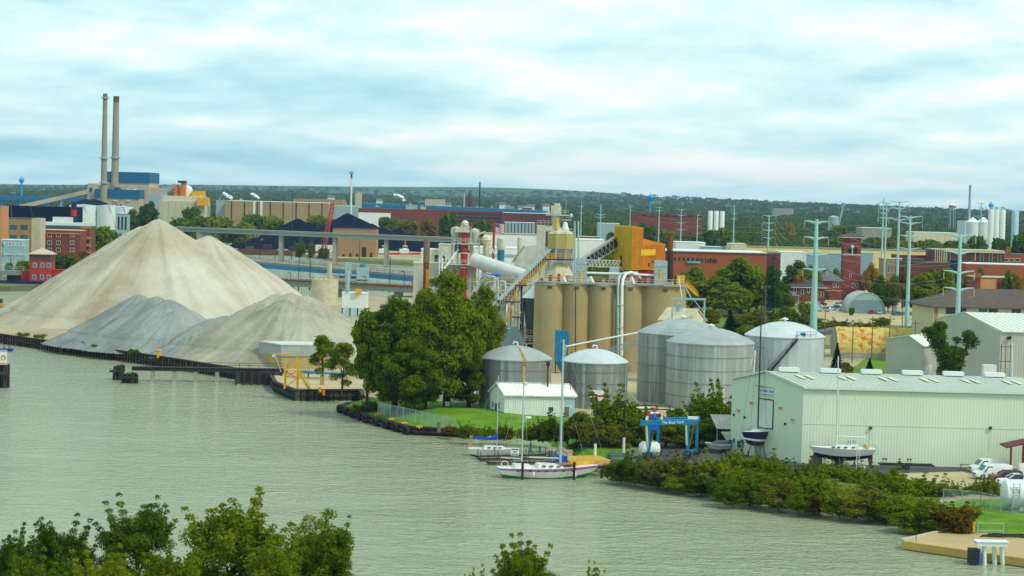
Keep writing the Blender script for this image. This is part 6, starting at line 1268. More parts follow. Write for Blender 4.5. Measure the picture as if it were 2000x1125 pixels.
def car(label,g,rz,col,kind='sedan',group='cars in the car park',name='parked_car',cat='car'):
    key = ('car',kind)
    if key not in WMESH:
        if kind == 'sedan': bs = [(0,.78,.70,.35,.92),(.2,.86,.76,.25,.98),(1.2,.88,.78,.22,.95),(3.2,.88,.78,.22,.92),(4.2,.84,.70,.25,.80),(4.5,.74,.62,.32,.66)]; gs = [(.55,.76,.60,.90,.93),(1.15,.76,.58,.90,1.40),(2.3,.76,.58,.90,1.42),(3.25,.76,.68,.88,.92)]; rf = (1.1,2.35,1.43)
        elif kind == 'suv': bs = [(0,.86,.80,.4,1.05),(.15,.92,.84,.3,1.12),(1.2,.94,.86,.28,1.10),(3.4,.94,.86,.28,1.08),(4.5,.9,.78,.3,.98),(4.7,.82,.7,.4,.8)]; gs = [(.12,.82,.70,1.05,1.55),(.5,.82,.70,1.05,1.72),(2.5,.82,.70,1.05,1.72),(3.45,.82,.74,1.04,1.10)]; rf = (.4,2.6,1.73)
        else: bs = [(0,.92,.90,.5,1.05),(2.0,.94,.90,.4,1.08),(3.8,.94,.86,.34,1.08),(5.1,.92,.80,.36,1.0),(5.35,.82,.7,.5,.85)]; gs = [(2.0,.84,.70,1.05,1.68),(2.3,.84,.70,1.05,1.74),(3.1,.84,.70,1.05,1.74),(3.85,.84,.76,1.05,1.1)]; rf = (2.2,3.2,1.75)
        b = MB(); loft_body(b,bs); g_ = MB(); loft_body(g_,gs); WMESH[key] = (b,g_,rf,bs[-1][0])
    b,g_,rf,L_ = WMESH[key]; pm = paint(col); dk = ('cb',kind,pm.name)
    if dk not in WMESH:
        r_ = MB(); r_.box(rf[0],-.57,rf[2]-0.03,rf[1],.57,rf[2]+0.02)
        for s in (-1,1): r_.bar((rf[1]-0.1,s*.6,rf[2]),(rf[1]+.75,s*.76,rf[2]-.48),.09); r_.bar(((rf[0]+rf[1])/2,s*.6,rf[2]),((rf[0]+rf[1])/2,s*.79,rf[2]-.5),.1); r_.bar((rf[0]+.1,s*.6,rf[2]),(rf[0]-.2,s*.77,rf[2]-.5),.1)
        WMESH[dk] = (b.data('body',pm,True),r_.data('roof',pm)); 
    if ('cg',kind) not in WMESH: WMESH[('cg',kind)] = g_.data('cabin_glass',MATS['glass'])
    t = thing(name,label,cat,g,rz,group); link('body',WMESH[dk][0],t); link('roof',WMESH[dk][1],t); link('cabin_glass',WMESH[('cg',kind)],t); wheels(t,(0.9,L_-0.95),1.75 if kind == 'sedan' else 1.85,0.33 if kind == 'sedan' else 0.38)
    for s in (-1,1): MB().box(L_-0.10,s*0.42,0.58,L_-0.01,s*0.66,0.72).build('headlight',MATS['steel'],t)
    return t
car('dark maroon sport utility car between the vans and the pickup',G(1994,944,2.06)+Vector((0.3,0.8,0)),rad(187),(0.10,0.012,0.02),'suv','vehicles on the boat yard gravel'); car('white pickup truck cut by the picture edge on the boat yard gravel',G(2016,951,2.06)+Vector((0.5,0.6,0)),rad(187),(0.78,0.8,0.8),'pickup','vehicles on the boat yard gravel','pickup_truck','pickup')
# maroon porch and ice machine
g = G(1973,930); t = thing('porch','maroon roofed porch at the edge of the boat yard','porch',(g.x,g.y,2.0)); zr_ = At(1990,862,g.y).z-2; ze = At(1966,874,g.y).z-2
MB().xz([(-0.7,ze-0.1),(3.2,zr_-0.1),(7,zr_+0.9),(7,zr_+1.1),(3.2,zr_+0.12),(-0.7,ze+0.12)],-0.2,4).build('roof',MATS['maroon'],t); MB().box(-0.12,-0.1,0,0.12,0.14,ze).build('post',MATS['maroon'],t); MB().box(2.6,0.6,0,7,4,zr_-0.15).build('wall',MATS['brick_orange'],t)
t = thing('ice_chest','white and blue ice chest under the maroon porch','ice chest',(g.x+1.0,g.y-0.8,2.06)); MB().box(0,0,0.1,2.6,0.8,1.9).build('cabinet',MATS['white'],t); MB().box(1.1,-0.03,1.0,1.9,0,1.7).build('blue_panel',MATS['blue'],t)
for x in (0.15,2.0): MB().box(x,-0.04,0.3,x+0.45,0,1.6).build('door',MATS['white_trim'],t)
# big white trailer tank by the fence
g = G(1968,1000); t = thing('tank_trailer','white cylindrical tank trailer behind the chain-link fence','trailer',(g.x,g.y+0.6,2.0)); b = MB()
b.path([(-0.35,1.5,2.1),(-0.2,1.5,2.1),(0.1,1.5,2.1),(9,1.5,2.1)],[0.5,1.4,1.7,1.7],24); b.build('tank_shell',MATS['white'],t,True,False)
for x in (0.7,1.5): MB().box(x,-0.25,0.5,x+0.1,-0.15,3.7).build('ladder_rail',MATS['galv'],t)
for k in range(9): MB().box(0.8,-0.24,0.7+k*0.34,1.5,-0.18,0.76+k*0.34).build('rung',MATS['galv'],t)
wheels(t,(1.6,2.7),2.6,0.5)
# concrete pad, bollard, hoses, fences, white dolphin, at lower right
pad = [G(1762,1056,1.0),G(1857,1034,1.0),G(1990,1036,1.0),G(2250,985,1.0),G(2250,1125,1.0),G(2010,1092,1.0)]
struct('concrete_apron',MB().prism([xy(p) for p in pad],-2,1.0),M('apron',(0.46,0.36,0.21),0.9,0.15,0.15,fine=0.12,streak=0.15))
t = thing('apron_kerb','raised concrete kerb along the water edge of the apron','kerb',(0,0,0)); b = MB(); pk_ = [Vector((p.x,p.y,1.08)) for p in pad]; b.bar(pk_[0],pk_[1],0.5,0.25); b.build('kerb_run',MATS['beige'],t); b = MB(); b.bar(pk_[0]+Vector((0.1,-0.3,-0.5)),pk_[5]+Vector((0.2,-0.3,-0.5)),0.5,0.9); b.build('fender_beam',MATS['plywood'],t)
bollard(1900,1041,'yellow pipe bollard standing on the concrete apron',1.35,0.22,'yellow',1.0)
g = G(1789,1060,1.0); t = thing('marker_stake','thin blue marker stake at the tip of the concrete apron','stake',g); MB().tube((0,0,0),(0,0,0.9),0.05,n=6).build('stake',MATS['pipe_blue'],t); MB().cbox((0,0,0.85),(0.16,0.05,0.16)).build('tag',MATS['pipe_blue'],t)
t = thing('hose_pile','tangle of black hoses lying on the concrete apron','hoses',G(1935,1048,1.02))
for k in range(4): MB().path([(-1.4+0.4*k+5.5*j/10,0.35*k-0.5+0.25*math.sin(j*1.1+k*2),0.09+0.05*k+0.04*j/10) for j in range(11)],0.08,6).build('hose',MATS['rubber'],t,True,False)
zt_ = At(1935,1058,238).z; g = G(1926,1104,0); t = thing('mooring_dolphin','white steel mooring dolphin on raked legs at the apron edge','mooring',g); h = At(1930,1060,g.y).z
for dx_,dy_,ex in ((-0.3,0,-0.1),(0.9,1.0,1.35),(1.7,0.8,2.3)): MB().tube((ex,dy_,-2),(dx_,dy_*0.4,h-0.2),0.24,n=12).build('leg',MATS['white'],t,True)
MB().box(-1.2,-0.5,h-0.35,2.3,1.0,h+0.1).build('cap',MATS['white'],t); MB().box(-1.3,-0.6,h+0.1,2.4,1.1,h+0.2).build('cap_plate',MATS['white_trim'],t); MB().box(-2.0,-0.5,0.15,-0.95,0.7,h-0.7).build('fender_panel',MATS['rubber'],t); MB().box(-0.94,-0.55,0.1,-0.78,-0.3,h-0.65).build('fender_edge',MATS['blue_bright'],t)
t = thing('pipe_gate','galvanised pipe rail gate at the back of the concrete apron','gate',G(1909,1044,1.0))
for x in (0,3.1): MB().tube((x,0,0),(x,0,1.6),0.07,n=8).build('post',MATS['galv'],t)
for z in (0.5,1.4): MB().tube((0,0,z),(3.1,0,z),0.05,n=6).build('rail',MATS['galv'],t)
mesh_fence('chain_link_fence','chain-link fence running down the grass bank towards the apron',[xy(G(1842,985)),xy(G(1915,992)),xy(G(1975,1006)),xy(G(2060,1004))],2.0,r=0.018)

# ------------------------------------------------------------ blue skiff with two anglers
def person(label,loc,rz,shirt,trousers,parent_note='seated'):
    t = thing('person',label,'person',loc,rz)
    J = [(0,0,0.45),(0,0.02,0.75),(0,0,0.98),(0,0,1.08),(0,0.03,1.22),(0,0.03,1.34),(-0.2,0,0.95),(-0.26,0.1,0.68),(-0.16,0.34,0.62),(0.2,0,0.95),(0.26,0.1,0.68),(0.16,0.34,0.62),(-0.1,0.08,0.42),(-0.13,0.48,0.46),(-0.13,0.5,0.06),(-0.13,0.64,0.03),(0.1,0.08,0.42),(0.13,0.48,0.46),(0.13,0.5,0.06),(0.13,0.64,0.03)]
    E_ = [(0,1),(1,2),(2,3),(3,4),(4,5),(2,6),(6,7),(7,8),(2,9),(9,10),(10,11),(0,12),(12,13),(13,14),(14,15),(0,16),(16,17),(17,18),(18,19)]
    R_ = [.17,.16,.17,.06,.105,.08,.085,.06,.045,.085,.06,.045,.1,.085,.06,.05,.1,.085,.06,.05]
    me = bpy.data.meshes.new('body'); me.from_pydata(J,E_,[]); o = link('body',me,t); md = o.modifiers.new('skin','SKIN')
    for i,r_ in enumerate(R_): me.skin_vertices[0].data[i].radius = (r_,r_)
    me.skin_vertices[0].data[0].use_root = True; o.modifiers.new('sub','SUBSURF').levels = 1; me.materials.append(shirt); md.use_smooth_shade = True
    MB().lathe([(0.01,0.13),(0.1,0.1),(0.12,0),(0.115,-0.05)],(0,0.02,1.3),10).build('hair',MATS['rust_dark'],t,True); return t
g = G(13,686,0); t = thing('skiff','small open blue boat on the river at the far left','boat',(g.x-1.7,g.y,0),0.1); b = MB(); sr = hull(b,3.6,1.5,0.62,0.12,[(0,0)],stern=0.9,rake=0.15,srake=0.0); b.build('hull',MATS['blue_bright'],t,True)
MB().prism([(0.1,-0.6),(2.6,-0.6),(3.2,0),(2.6,0.6),(0.1,0.6)],0.1,0.16).build('floor_boards',MATS['navy'],t); MB().box(0.9,-0.65,0.38,1.25,0.65,0.46).build('thwart',MATS['navy'],t); MB().box(2.1,-0.6,0.38,2.4,0.6,0.46).build('thwart',MATS['navy'],t); MB().box(-0.3,-0.15,0.1,0.0,0.15,1.05).build('outboard_motor',MATS['black'],t)
person('person in a dark jacket seated at the stern of the blue boat',(g.x-0.7,g.y+0.12,0.05),-1.4,M('jacket_dark',(0.02,0.03,0.07),0.9),None); person('person in a rust coloured jacket seated toward the bow of the blue boat',(g.x+0.5,g.y+0.25,0.05),-1.2,M('jacket_rust',(0.22,0.07,0.03),0.9),None)

# ------------------------------------------------------------ mid distance, right half
def hip_roof(t,W,D,z,rise,over,mat,name='roof',inset=None,x0=0,y0=0):
    i = min(W,D)/2 if inset is None else inset; o = over; b = MB()
    v = [(x0-o,y0-o,z),(x0+W+o,y0-o,z),(x0+W+o,y0+D+o,z),(x0-o,y0+D+o,z),(x0+i,y0+D/2,z+rise),(x0+W-i,y0+D/2,z+rise)]
    v += [(p[0],p[1],p[2]-0.25) for p in v[:4]]
    b.add(v,[(0,1,5,4),(1,2,5),(2,3,4,5),(3,0,4),(6,7,1,0),(7,8,2,1),(8,9,3,2),(9,6,0,3),(6,9,8,7)]); return b.build(name,MATS[mat],t)
# orange brick works building
t,A,B,W,h = block('brick_works','long low orange brick building behind the kiln house',1298,1498,491,800,30,'brick_orange',roof='white')
MB().box(-0.15,-0.16,h-1.0,W+0.15,-0.02,h-0.35).build('parapet_band',MATS['brick_dark'],t)
u0,z = onwall(1318,506,A,B)
for i in range(10): window(t,(u0+i*1.75,-0.02,z-0.8),1.15,1.7,0,MATS['brick_orange'])
for px in (1365,1372,1378): u,z = onwall(px,509,A,B); window(t,(u,-0.02,z-0.8),0.95,1.7,0,MATS['brick_orange'])
u,z = onwall(1391,510,A,B); window(t,(u,-0.02,z-0.8),4.2,1.7,0,MATS['brick_orange'],None,'window',4)
u,z = onwall(1355,512,A,B); MB().box(u-2.5,-0.7,z-0.35,u+2.5,-0.03,z+0.35).build('blue_awning',M('awning_blue',(0.16,0.42,0.62),0.5),t)
t2,A,B,W,h = block('brick_works','darker brick end block of the low brick works',1497,1525,494,806,24,'brick_dark',roof='roof_grey'); win_px(t2,A,B,[(1511,505)],1.4,1.3,'brick_dark')
MB().box(0.4,-0.12,h*0.62,W-0.4,-0.02,h*0.62+0.18).build('string_course',MATS['beige'],t2)
for px0,px1,yt,Y,m_,lab in ((1320,1378,473,880,'white','white flat-roofed warehouse seen over the brick works'),(1374,1412,482,870,'galv','grey hipped shed roof over the brick works'),(1428,1458,476,875,'cream','small cream block over the brick works'),(1524,1575,492,900,'white','white warehouse end right of the brick works'),(1570,1655,495,960,'duct_grey','long blue-grey warehouse behind the clock tower'),(1655,1705,494,1000,'duct_grey','blue-grey shed partly hidden by the clock tower')):
    t,A,B,W,h = block('warehouse',lab,px0,px1,yt,Y,18,m_)
    for i in range(int(W/4)): MB().box(1.2+i*4,-0.06,0.3,3.2+i*4,-0.01,h*0.4).build('bay_door',MATS['steel'],t)
M('road_bank',(0.50,0.42,0.20),0.9,0.15,0.05)
t = thing('raised_road','pale raised highway embankment crossing behind the warehouses','road bank',(At(1420,480,1060).x,1060,2)); W = (At(1960,480,1060)-At(1420,480,1060)).x; h = At(1600,486,1060).z-2
MB().yz([(-10,0),(0,h),(14,h),(24,0)],0,W).build('embankment',MATS['road_bank'],t); MB().box(0,-0.3,h,W,0.1,h+0.9).build('barrier',MATS['concrete'],t)
# clock tower and its brick police-house neighbours
YC = 835.0
g = Vector((At(1645,600,YC).x,YC,2.0)); t = thing('clock_tower','square red brick clock tower with overhanging hipped roof','clock tower',g); m = YC/FOC; w = 33*m; ht = At(1668,462,YC).z-2; zb_ = At(1668,497,YC).z-2
MB().box(0,0,-0.2,w,w,zb_-0.4).build('shaft',MATS['brick'],t); MB().box(-0.15,-0.15,zb_-0.4,w+0.15,w+0.15,zb_+0.2).build('stone_band',MATS['beige'],t)
bw = w*0.22
for x,y in ((0,0),(w-bw,0),(0,w-bw),(w-bw,w-bw)): MB().box(x,y,zb_+0.2,x+bw,y+bw,zb_+2.6).build('belfry_pier',MATS['brick'],t)
MB().box(w*0.46,0.2,zb_+0.2,w*0.54,0.5,zb_+2.6).build('belfry_mullion',MATS['beige'],t); MB().box(0.6,0.9,zb_+0.2,w-0.6,w-0.9,zb_+2.4).build('belfry_shade',MATS['black'],t)  # black block stands in for the shade inside the belfry
MB().box(0,0,zb_+2.6,w,w,ht-0.5).build('belfry_wall',MATS['brick'],t); ar = MB(); ar.path([(w/2+1.75*math.cos(a),-0.05,zb_+2.7+1.75*math.sin(a)) for a in [PI*j/12 for j in range(13)]],0.22,6); ar.build('arch',MATS['brick_orange'],t)
ck = MB().lathe([(0.01,0.1),(0.6,0.1),(0.65,0),(0.65,-0.05)],n=24).build('clock_face',MATS['white'],t); ck.location = (w/2,-0.06,zb_+3.3); ck.rotation_euler = (PI/2,0,0)
MB().box(-0.03,0,0.11,0.03,0.5,0.13).build('hour_hand',MATS['black'],ck); MB().box(0,-0.03,0.11,0.4,0.03,0.13).build('minute_hand',MATS['black'],ck)
hip_roof(t,w,w,ht,1.7,1.3,'roof_brown'); MB().box(-1.25,-1.25,ht-0.5,w+1.25,w+1.25,ht-0.26).build('eave_soffit',MATS['white_trim'],t)
A_ = g; B_ = g+Vector((w,0,0)); win_px(t,A_,B_,[(1661,538)],0.8,1.5); win_px(t,A_,B_,[(1666,557),(1673,557)],0.9,1.7)
t,A,B,W,h = block('brick_house','red brick wing with grey hipped roof left of the clock tower',1597,1646,547,YC-2,14,'brick',roof='brick'); h = At(1620,548,YC).z-2; hip_roof(t,W,14,h+0.05,4.2,0.7,'roof_grey'); win_px(t,A,B,[(1604,555),(1629,557),(1636,557)],1.0,1.9); win_px(t,A,B,[(1606,578),(1616,580)],1.2,2.0,'brick_dark')
MB().box(-0.1,-0.1,h*0.48,W+0.1,-0.02,h*0.48+0.2).build('string_course',MATS['beige'],t); MB().xz([(1.5,0),(4.6,0),(4.6,2.0),(4.0,3.0),(3.05,3.4),(2.1,3.0),(1.5,2.0)],-0.15,0.05).build('arched_entry',MATS['black'],t)
t,A,B,W,h = block('brick_house','red brick wing with dark roof right of the clock tower',1680,1709,545,YC+1,12,'brick_dark',roof='brick_dark'); h = At(1695,546,YC).z-2; hip_roof(t,W,12,h+0.05,1.8,0.6,'roof_dark',inset=0.4); win_px(t,A,B,[(1692,558)],1.4,2.1); win_px(t,A,B,[(1708,556)],0.5,2.2); win_px(t,A,B,[(1697,585)],1.1,2)
t,A,B,W,h = block('brick_house','low red brick house with dark hipped roof left of the clock tower group',1543,1612,561,815,13,'brick',roof='brick'); h = At(1580,561,815).z-2; hip_roof(t,W,13,h+0.05,2.8,0.7,'roof_dark'); win_px(t,A,B,[(1553,567),(1567,570),(1579,567)],1.15,1.9); win_px(t,A,B,[(1601,575),(1606,575)],0.9,2.2,'beige')
MB().box(-0.7,-0.72,h-0.25,W+0.7,-0.62,h-0.02).build('gutter',MATS['white_trim'],t)
t = thing('pavilion','open sided pavilion with grey hipped roof beside the brick house','pavilion',(At(1500,585,800).x,800,2)); h = At(1530,577,800).z-2; W = 62*800/FOC; hip_roof(t,W,8,h,1.9,0.5,'roof_grey')
for i in range(5):
    for y in (0.3,7.7): MB().box(0.3+i*(W-0.8)/4,y-0.1,0,0.5+i*(W-0.8)/4,y+0.1,h-0.2).build('post',MATS['white_trim'],t)
t = thing('box_truck','white box truck beside the pavilion','truck',G(1490,598),0.2); MB().box(0,0,0.9,5,2.3,3.4).build('cargo_box',MATS['white'],t); MB().box(5.1,0.1,0.6,6.8,2.2,2.5).build('cab',MATS['white'],t); MB().box(6.0,0.06,1.5,6.6,0.09,2.2).build('cab_window',MATS['glass'],t); wheels(t,(1.2,5.9),2.2,0.45)
t = thing('blue_tarpaulin','bright blue covered crate stack beside the lamp pole','crate',G(1494,606),0.1); MB().box(0,0,0,2.6,2,2.4).build('cover',MATS['blue_bright'],t); MB().box(0.2,0.2,2.4,2.4,1.8,2.55).build('top',MATS['white'],t)
# quonset hut
g = G(1656,612); t = thing('quonset_hut','half-round grey quonset hut among the parked cars','hut',(g.x,g.y,2)); R_ = 73*g.y/FOC/2; hq = At(1690,572,g.y).z-2; D = 16
pr = [(R_-R_*math.cos(a),hq*math.sin(a)) for a in [PI*j/18 for j in range(19)]]; b = MB(); vs_ = [(x,y,z) for y in (-0.3,D) for x,z in pr]; b.add(vs_,[(i,i+1,19+i+1,19+i) for i in range(18)]); o = b.build('shell',M('quonset',(0.50,0.52,0.48),0.4,0.25,0.4,metal=0.4),t,True); md = o.modifiers.new('thick','SOLIDIFY'); md.thickness = 0.15; md.offset = 1
MB().xz(pr,0.0,0.1).build('end_wall',M('hut_blue',(0.20,0.27,0.30),0.7,0.12),t); up_ = [(x,z) for x,z in pr if z > hq*0.62]; MB().xz(up_,-0.06,-0.01).build('pale_gable',MATS['galv'],t)
MB().lathe([(0.01,0),(0.7,0),(0.7,0.6),(0.01,0.9)],(R_,3,hq),10).build('roof_vent',MATS['beige'],t,True)
# parked cars
cols = [((0.5,0.56,0.6),'pale silver'),((0.04,0.07,0.12),'dark blue'),((0.35,0.45,0.5),'grey-blue'),((0.02,0.02,0.025),'black'),((0.6,0.62,0.62),'white')]
lot = [(1606,600,0,'in the front row beside the brick house'),(1612,606,2,'below the brick house, second along the row'),(1624,603,1,'under the clock tower, in the middle of the group'),(1632,599,4,'behind the group at the clock tower foot'),(1638,607,0,'nearest the left end of the quonset hut'),(1621,609,2,'in the nearer row left of the quonset hut'),(1646,601,3,'close to the clock tower base'),(1650,596,4,'against the clock tower wall'),(1641,594,3,'deepest in the group by the arched entry'),(1614,597,3,'tucked against the brick wing')]
for px,py,ci,where in lot: car('%s parked car %s' % (cols[ci][1],where),G(px,py,2.08),random.choice([0.2,0.35,3.3,0.25]),cols[ci][0],random.choice(['sedan','suv']))
for px,py,c,lab,rz in ((1668,611,(0.06,0.08,0.12),'dark car in front of the left half of the quonset hut',1.4),(1683,612,(0.22,0.012,0.03),'dark red car in front of the quonset hut door',1.5),(1702,613,(0.35,0.015,0.03),'bright red car in front of the quonset hut',1.5),(1718,614,(0.35,0.5,0.58),'pale blue car at the right corner of the quonset hut',1.5),(1743,616,(0.05,0.10,0.12),'dark green car parked apart, right of the quonset hut',0.4),(1729,596,(0.05,0.06,0.08),'dark car behind the quonset hut',0.5),(1741,590,(0.6,0.62,0.6),'white car behind the quonset hut by the far pylon',0.3),(1764,600,(0.03,0.03,0.04),'black car beyond the twin pylons, left of a pair',0.5),(1781,601,(0.02,0.025,0.03),'black sport utility car of the pair beyond the pylons',0.6),(1793,602,(0.05,0.06,0.06),'dark grey pickup parked beyond the pylons',0.4),(1829,588,(0.7,0.72,0.7),'white car half hidden by the brown roofed building',0.6)): car(lab,G(px,py,2.08),rz,c,'pickup' if 'pickup' in lab else ('suv' if 'utility' in lab else 'sedan'))
# rusty yellow arched shed and grey sheds
Y = 515.0; g = Vector((At(1635,690,Y).x,Y,2)); t = thing('arched_shed','low arched shed with yellow roof mottled by orange rust','shed',g); W = 150*Y/FOC; hq = At(1700,642,Y).z-2; D = 11
def rustroof():
    m = M('rust_roof',(0.60,0.50,0.20),0.7,0.2,0.6); t_ = m.node_tree; N = t_.nodes; L = t_.links.new; b_ = N['Principled BSDF']; src = b_.inputs['Base Color'].links[0].from_socket
    tcn = N.new('ShaderNodeTexCoord'); n = N.new('ShaderNodeTexNoise'); n.inputs['Scale'].default_value = 0.55; n.inputs['Detail'].default_value = 7; n.inputs['Roughness'].default_value = 0.7; L(tcn.outputs['Object'],n.inputs['Vector'])
    mr = N.new('ShaderNodeMapRange'); mr.inputs[1].default_value = 0.49; mr.inputs[2].default_value = 0.60; L(n.outputs['Fac'],mr.inputs[0]); x = N.new('ShaderNodeMix'); x.data_type = 'RGBA'; L(mr.outputs[0],x.inputs[0]); L(src,x.inputs[6]); x.inputs[7].default_value = (0.50,0.13,0.015,1); L(x.outputs[2],b_.inputs['Base Color']); return m
pr = [(D/2-D/2*math.cos(a),1.2+(hq-1.2)*math.sin(a)) for a in [PI*j/14 for j in range(15)]]; b = MB()
nseg = 26
for i in range(nseg):
    x0,x1 = W*i/nseg,W*(i+1)/nseg; o_ = 0.06*(i % 2); b.add([(x,y,z+o_) for x in (x0,x1) for y,z in pr],[(j,j+1,15+j+1,15+j) for j in range(14)])
b.build('roof_shell',rustroof(),t,False,False); MB().yz([(0,0)] + pr + [(D,0)],0,0.1).build('end_wall',MATS['concrete'],t); MB().yz([(0,0)] + pr + [(D,0)],W-0.1,W).build('end_wall',MATS['concrete'],t); MB().box(0,-0.3,0,W,0,1.4).build('stone_wall',MATS['concrete'],t)
t = thing('grey_hut','low concrete hut with curved grey roof left of the rusty arched shed','hut',(At(1606,692,562).x,562,2)); W = 30*562/FOC; h = At(1620,645,562).z-2; MB().box(0,0,0,W,8,h-0.8).build('wall',MATS['beige'],t); b = MB(); b.xz([(-0.4,h-0.9),(W+8,h-0.5),(W+8,h-0.1),(W*0.7,h+0.3),(-0.4,h-0.6)],-0.3,8.2); b.build('roof',MATS['roof_grey'],t); MB().box(2.2,-0.06,0,3.2,0,h-1.6).build('doorway',MATS['dark_steel'],t)
# grey gable sheds behind the boat shed
M('shed_warm',(0.47,0.47,0.41),0.6,0.08,0.2)
A = G(1728,728); A.y = 455; A.x = At(1730,700,455).x; B = Vector((At(1802,690,450).x,450,2)); h = At(1730,662,455).z-2
t = thing('gable_shed','narrow beige gable shed behind the boat shed roof','shed',A,math.atan2(B.y-A.y,B.x-A.x)); W = (B-A).length; rz_ = At(1777,656,452).z-2; MB().xz([(0,0),(W,0),(W,h-1.2),(W*0.62,rz_),(0,h)],0,14).build('wall',MATS['shed_warm'],t)
b = MB(); b.bar((-0.2,7,h+0.1),(W*0.62,7,rz_+0.1),14.4,0.2); b.bar((W*0.62,7,rz_+0.1),(W+0.4,7,h-1.2),14.4,0.2); b.build('roof',MATS['trim_pale'],t,fix=False); MB().box(W+0.02,1,0,W+0.1,5,3.5).build('roller_door',MATS['white'],t)
Y = 430.0; K = Vector((At(1905,735,Y).x,Y,2)); t = thing('gable_shed','large grey metal workshop with white ridged roof at the right edge','workshop',K); Lx = At(1830,690,Y+16).x-K.x; ze = At(1953,648,Y).z-2; zL = At(1830,622,Y+16).z-2; zR = At(1891,612,Y+9).z-2
M('workshop_grey',(0.44,0.46,0.40),0.6,0.08,0.2); xk = At(1953,690,Y).x-K.x
b = MB(); pl_ = [Vector((Lx,16,0)),Vector((xk,0,0))]; L_ = (pl_[1]-pl_[0]).length; zig(b,pl_[0],pl_[1],0,0,0.6,0.05,0,lambda s: zL+(zR-zL)*s/(L_*0.42) if s < L_*0.42 else zR+(ze-zR)*(s-L_*0.42)/(L_*0.58)); zig(b,pl_[1],Vector((xk+30,2,0)),0,ze,0.6,0.05); b.build('wall_cladding',MATS['workshop_grey'],t,fix=False)
pm_ = pl_[0].lerp(pl_[1],0.42); b = MB(); sx_ = Vector((31,2,0))
for a,c,za,zc in ((pm_,pl_[1],zR,ze),(pm_,pl_[0],zR,zL)):
    a0 = Vector((a.x,a.y,za+0.1)); c0 = Vector((c.x,c.y,zc+0.1)); ex = (c0-a0).normalized()*0.5; v = [a0,c0+ex,c0+ex+sx_,a0+sx_]; b.add(v+[q+Vector((0,0,0.15)) for q in v],[(0,3,2,1),(4,5,6,7),(0,1,5,4),(1,2,6,5),(2,3,7,6),(3,0,4,7)])
    for i in range(26): k_ = sx_*i/25; b.bar(a0+k_+Vector((0,0,0.19)),c0+ex+k_+Vector((0,0,0.19)),0.12,0.1)
b.build('roof',M('roof_white',(0.66,0.70,0.64),0.5,0.06),t,fix=False)
u = MB().cbox((xk+1.8,-0.3,ze-1.2),(0.8,0.5,0.6)); u.build('wall_lamp',MATS['black'],t)
t = thing('substation_box','white equipment cabinet beside the grey workshop','cabinet',(At(1922,700,415).x,415,2)); MB().box(0,0,0,2.6,2,At(1930,713,415).z-2).build('cabinet',MATS['white'],t); MB().box(0.7,-0.04,2.0,1.6,0,2.5).build('label_plate',MATS['dull_red'],t)
# brown hip-roofed office and far right brick blocks
Y = 500.0; A = Vector((At(1822,640,Y).x,Y,2)); B = Vector((A.x+42,Y+4,2)); t,W = between('office_building','wide pale office building under a big brown hipped roof','office',A,B); h = At(1840,601,Y).z-2
MB().box(0,0,0,W,18,h).build('wall',M('office_wall',(0.55,0.53,0.38),0.8,0.1),t); hip_roof(t,W,18,h+0.3,(At(1905,564,Y+9).z-2)-h-0.3,0.9,'roof_brown',inset=9); MB().box(0.2,-0.05,0,1.2,-0.01,h).build('corner_panel',MATS['tan_brick'],t)
for px,w_ in ((1857,2.4),(1880,1.8),(1920,2.0),(1940,2.2),(1985,2.2)): u,z = onwall(px,606,A,B); window(t,(u,-0.03,z-0.9),w_,1.5,0,MATS['dark_steel'],MATS['glass'] if px != 1920 else MATS['glass_teal'])
M('salmon',(0.52,0.26,0.14),0.85,0.12)
t,A,B,W,h = block('brick_shop','small flat-roofed brick shop with salmon wall and chimney beyond the brown roof',1904,1977,541,690,12,'brick',roof='beige'); MB().box(0.4,-1.0,h,2.0,1.5,h+1.2).build('chimney',MATS['brick_orange'],t); u0,_ = onwall(1915,550,A,B); u1,_ = onwall(1946,550,A,B); MB().box(u0,-0.05,h-4.5,u1,-0.01,h-0.7).build('salmon_panel',MATS['salmon'],t); win_px(t,A,B,[(1949,553),(1959,554)],0.9,1.1,'brick_dark')
t,A,B,W,h = block('brick_factory','long low red brick factory wall at the right edge',1886,2040,516,870,20,'brick_orange',roof='white')
t,A,B,W,h = block('concrete_office','grey concrete framed office with tall dark window bays',1826,1962,488,900,20,'brick_dark',roof='beige')
for i in range(6): MB().box(i*0.95,-0.5,0,i*0.95+0.4,-0.02,h-0.3).build('concrete_fin',MATS['beige'],t)
MB().box(5.2,-0.6,h-1.2,W+0.2,-0.02,h-0.35).build('concrete_beam',MATS['beige'],t)
for px in (1853,1918,1935,1952): u,z = onwall(px,505,A,B); window(t,(u,-0.02,z-2.5),1.5,5.0,0,MATS['beige'])
t,A,B,W,h = block('brick_factory','dark brick factory with rooftop sheds left of the concrete office',1770,1872,513,850,24,'brick_dark',roof='roof_brown'); win_px(t,A,B,[(1778,530),(1806,530)],1.6,1.5,'brick_dark')
MB().box(W*0.85,-0.1,-0.1,W+0.3,4,h+1.6).build('stair_block',MATS['navy'],t); MB().box(1,6,h,9,14,h+1.4).build('roof_shed',MATS['roof_brown'],t)
t,A,B,W,h = block('brick_factory','brown flat factory block behind the dark brick factory',1755,1828,498,920,18,'brick_dark',roof='salmon')
t,A,B,W,h = block('brick_block','square tan brick block between the twin pylons',1728,1768,505,890,14,'tan_brick',roof='beige'); win_px(t,A,B,[(1736,524),(1742,524)],0.8,4)
t,A,B,W,h = block('brick_block','small orange brick block with chimney behind the concrete office',1958,2010,496,930,14,'brick_orange',roof='roof_grey'); MB().box(1.8,0,h,3.8,2,h+3.2).build('chimney',MATS['brick_orange'],t); win_px(t,A,B,[(1965,508),(1976,508),(1988,508)],2.0,1.6)
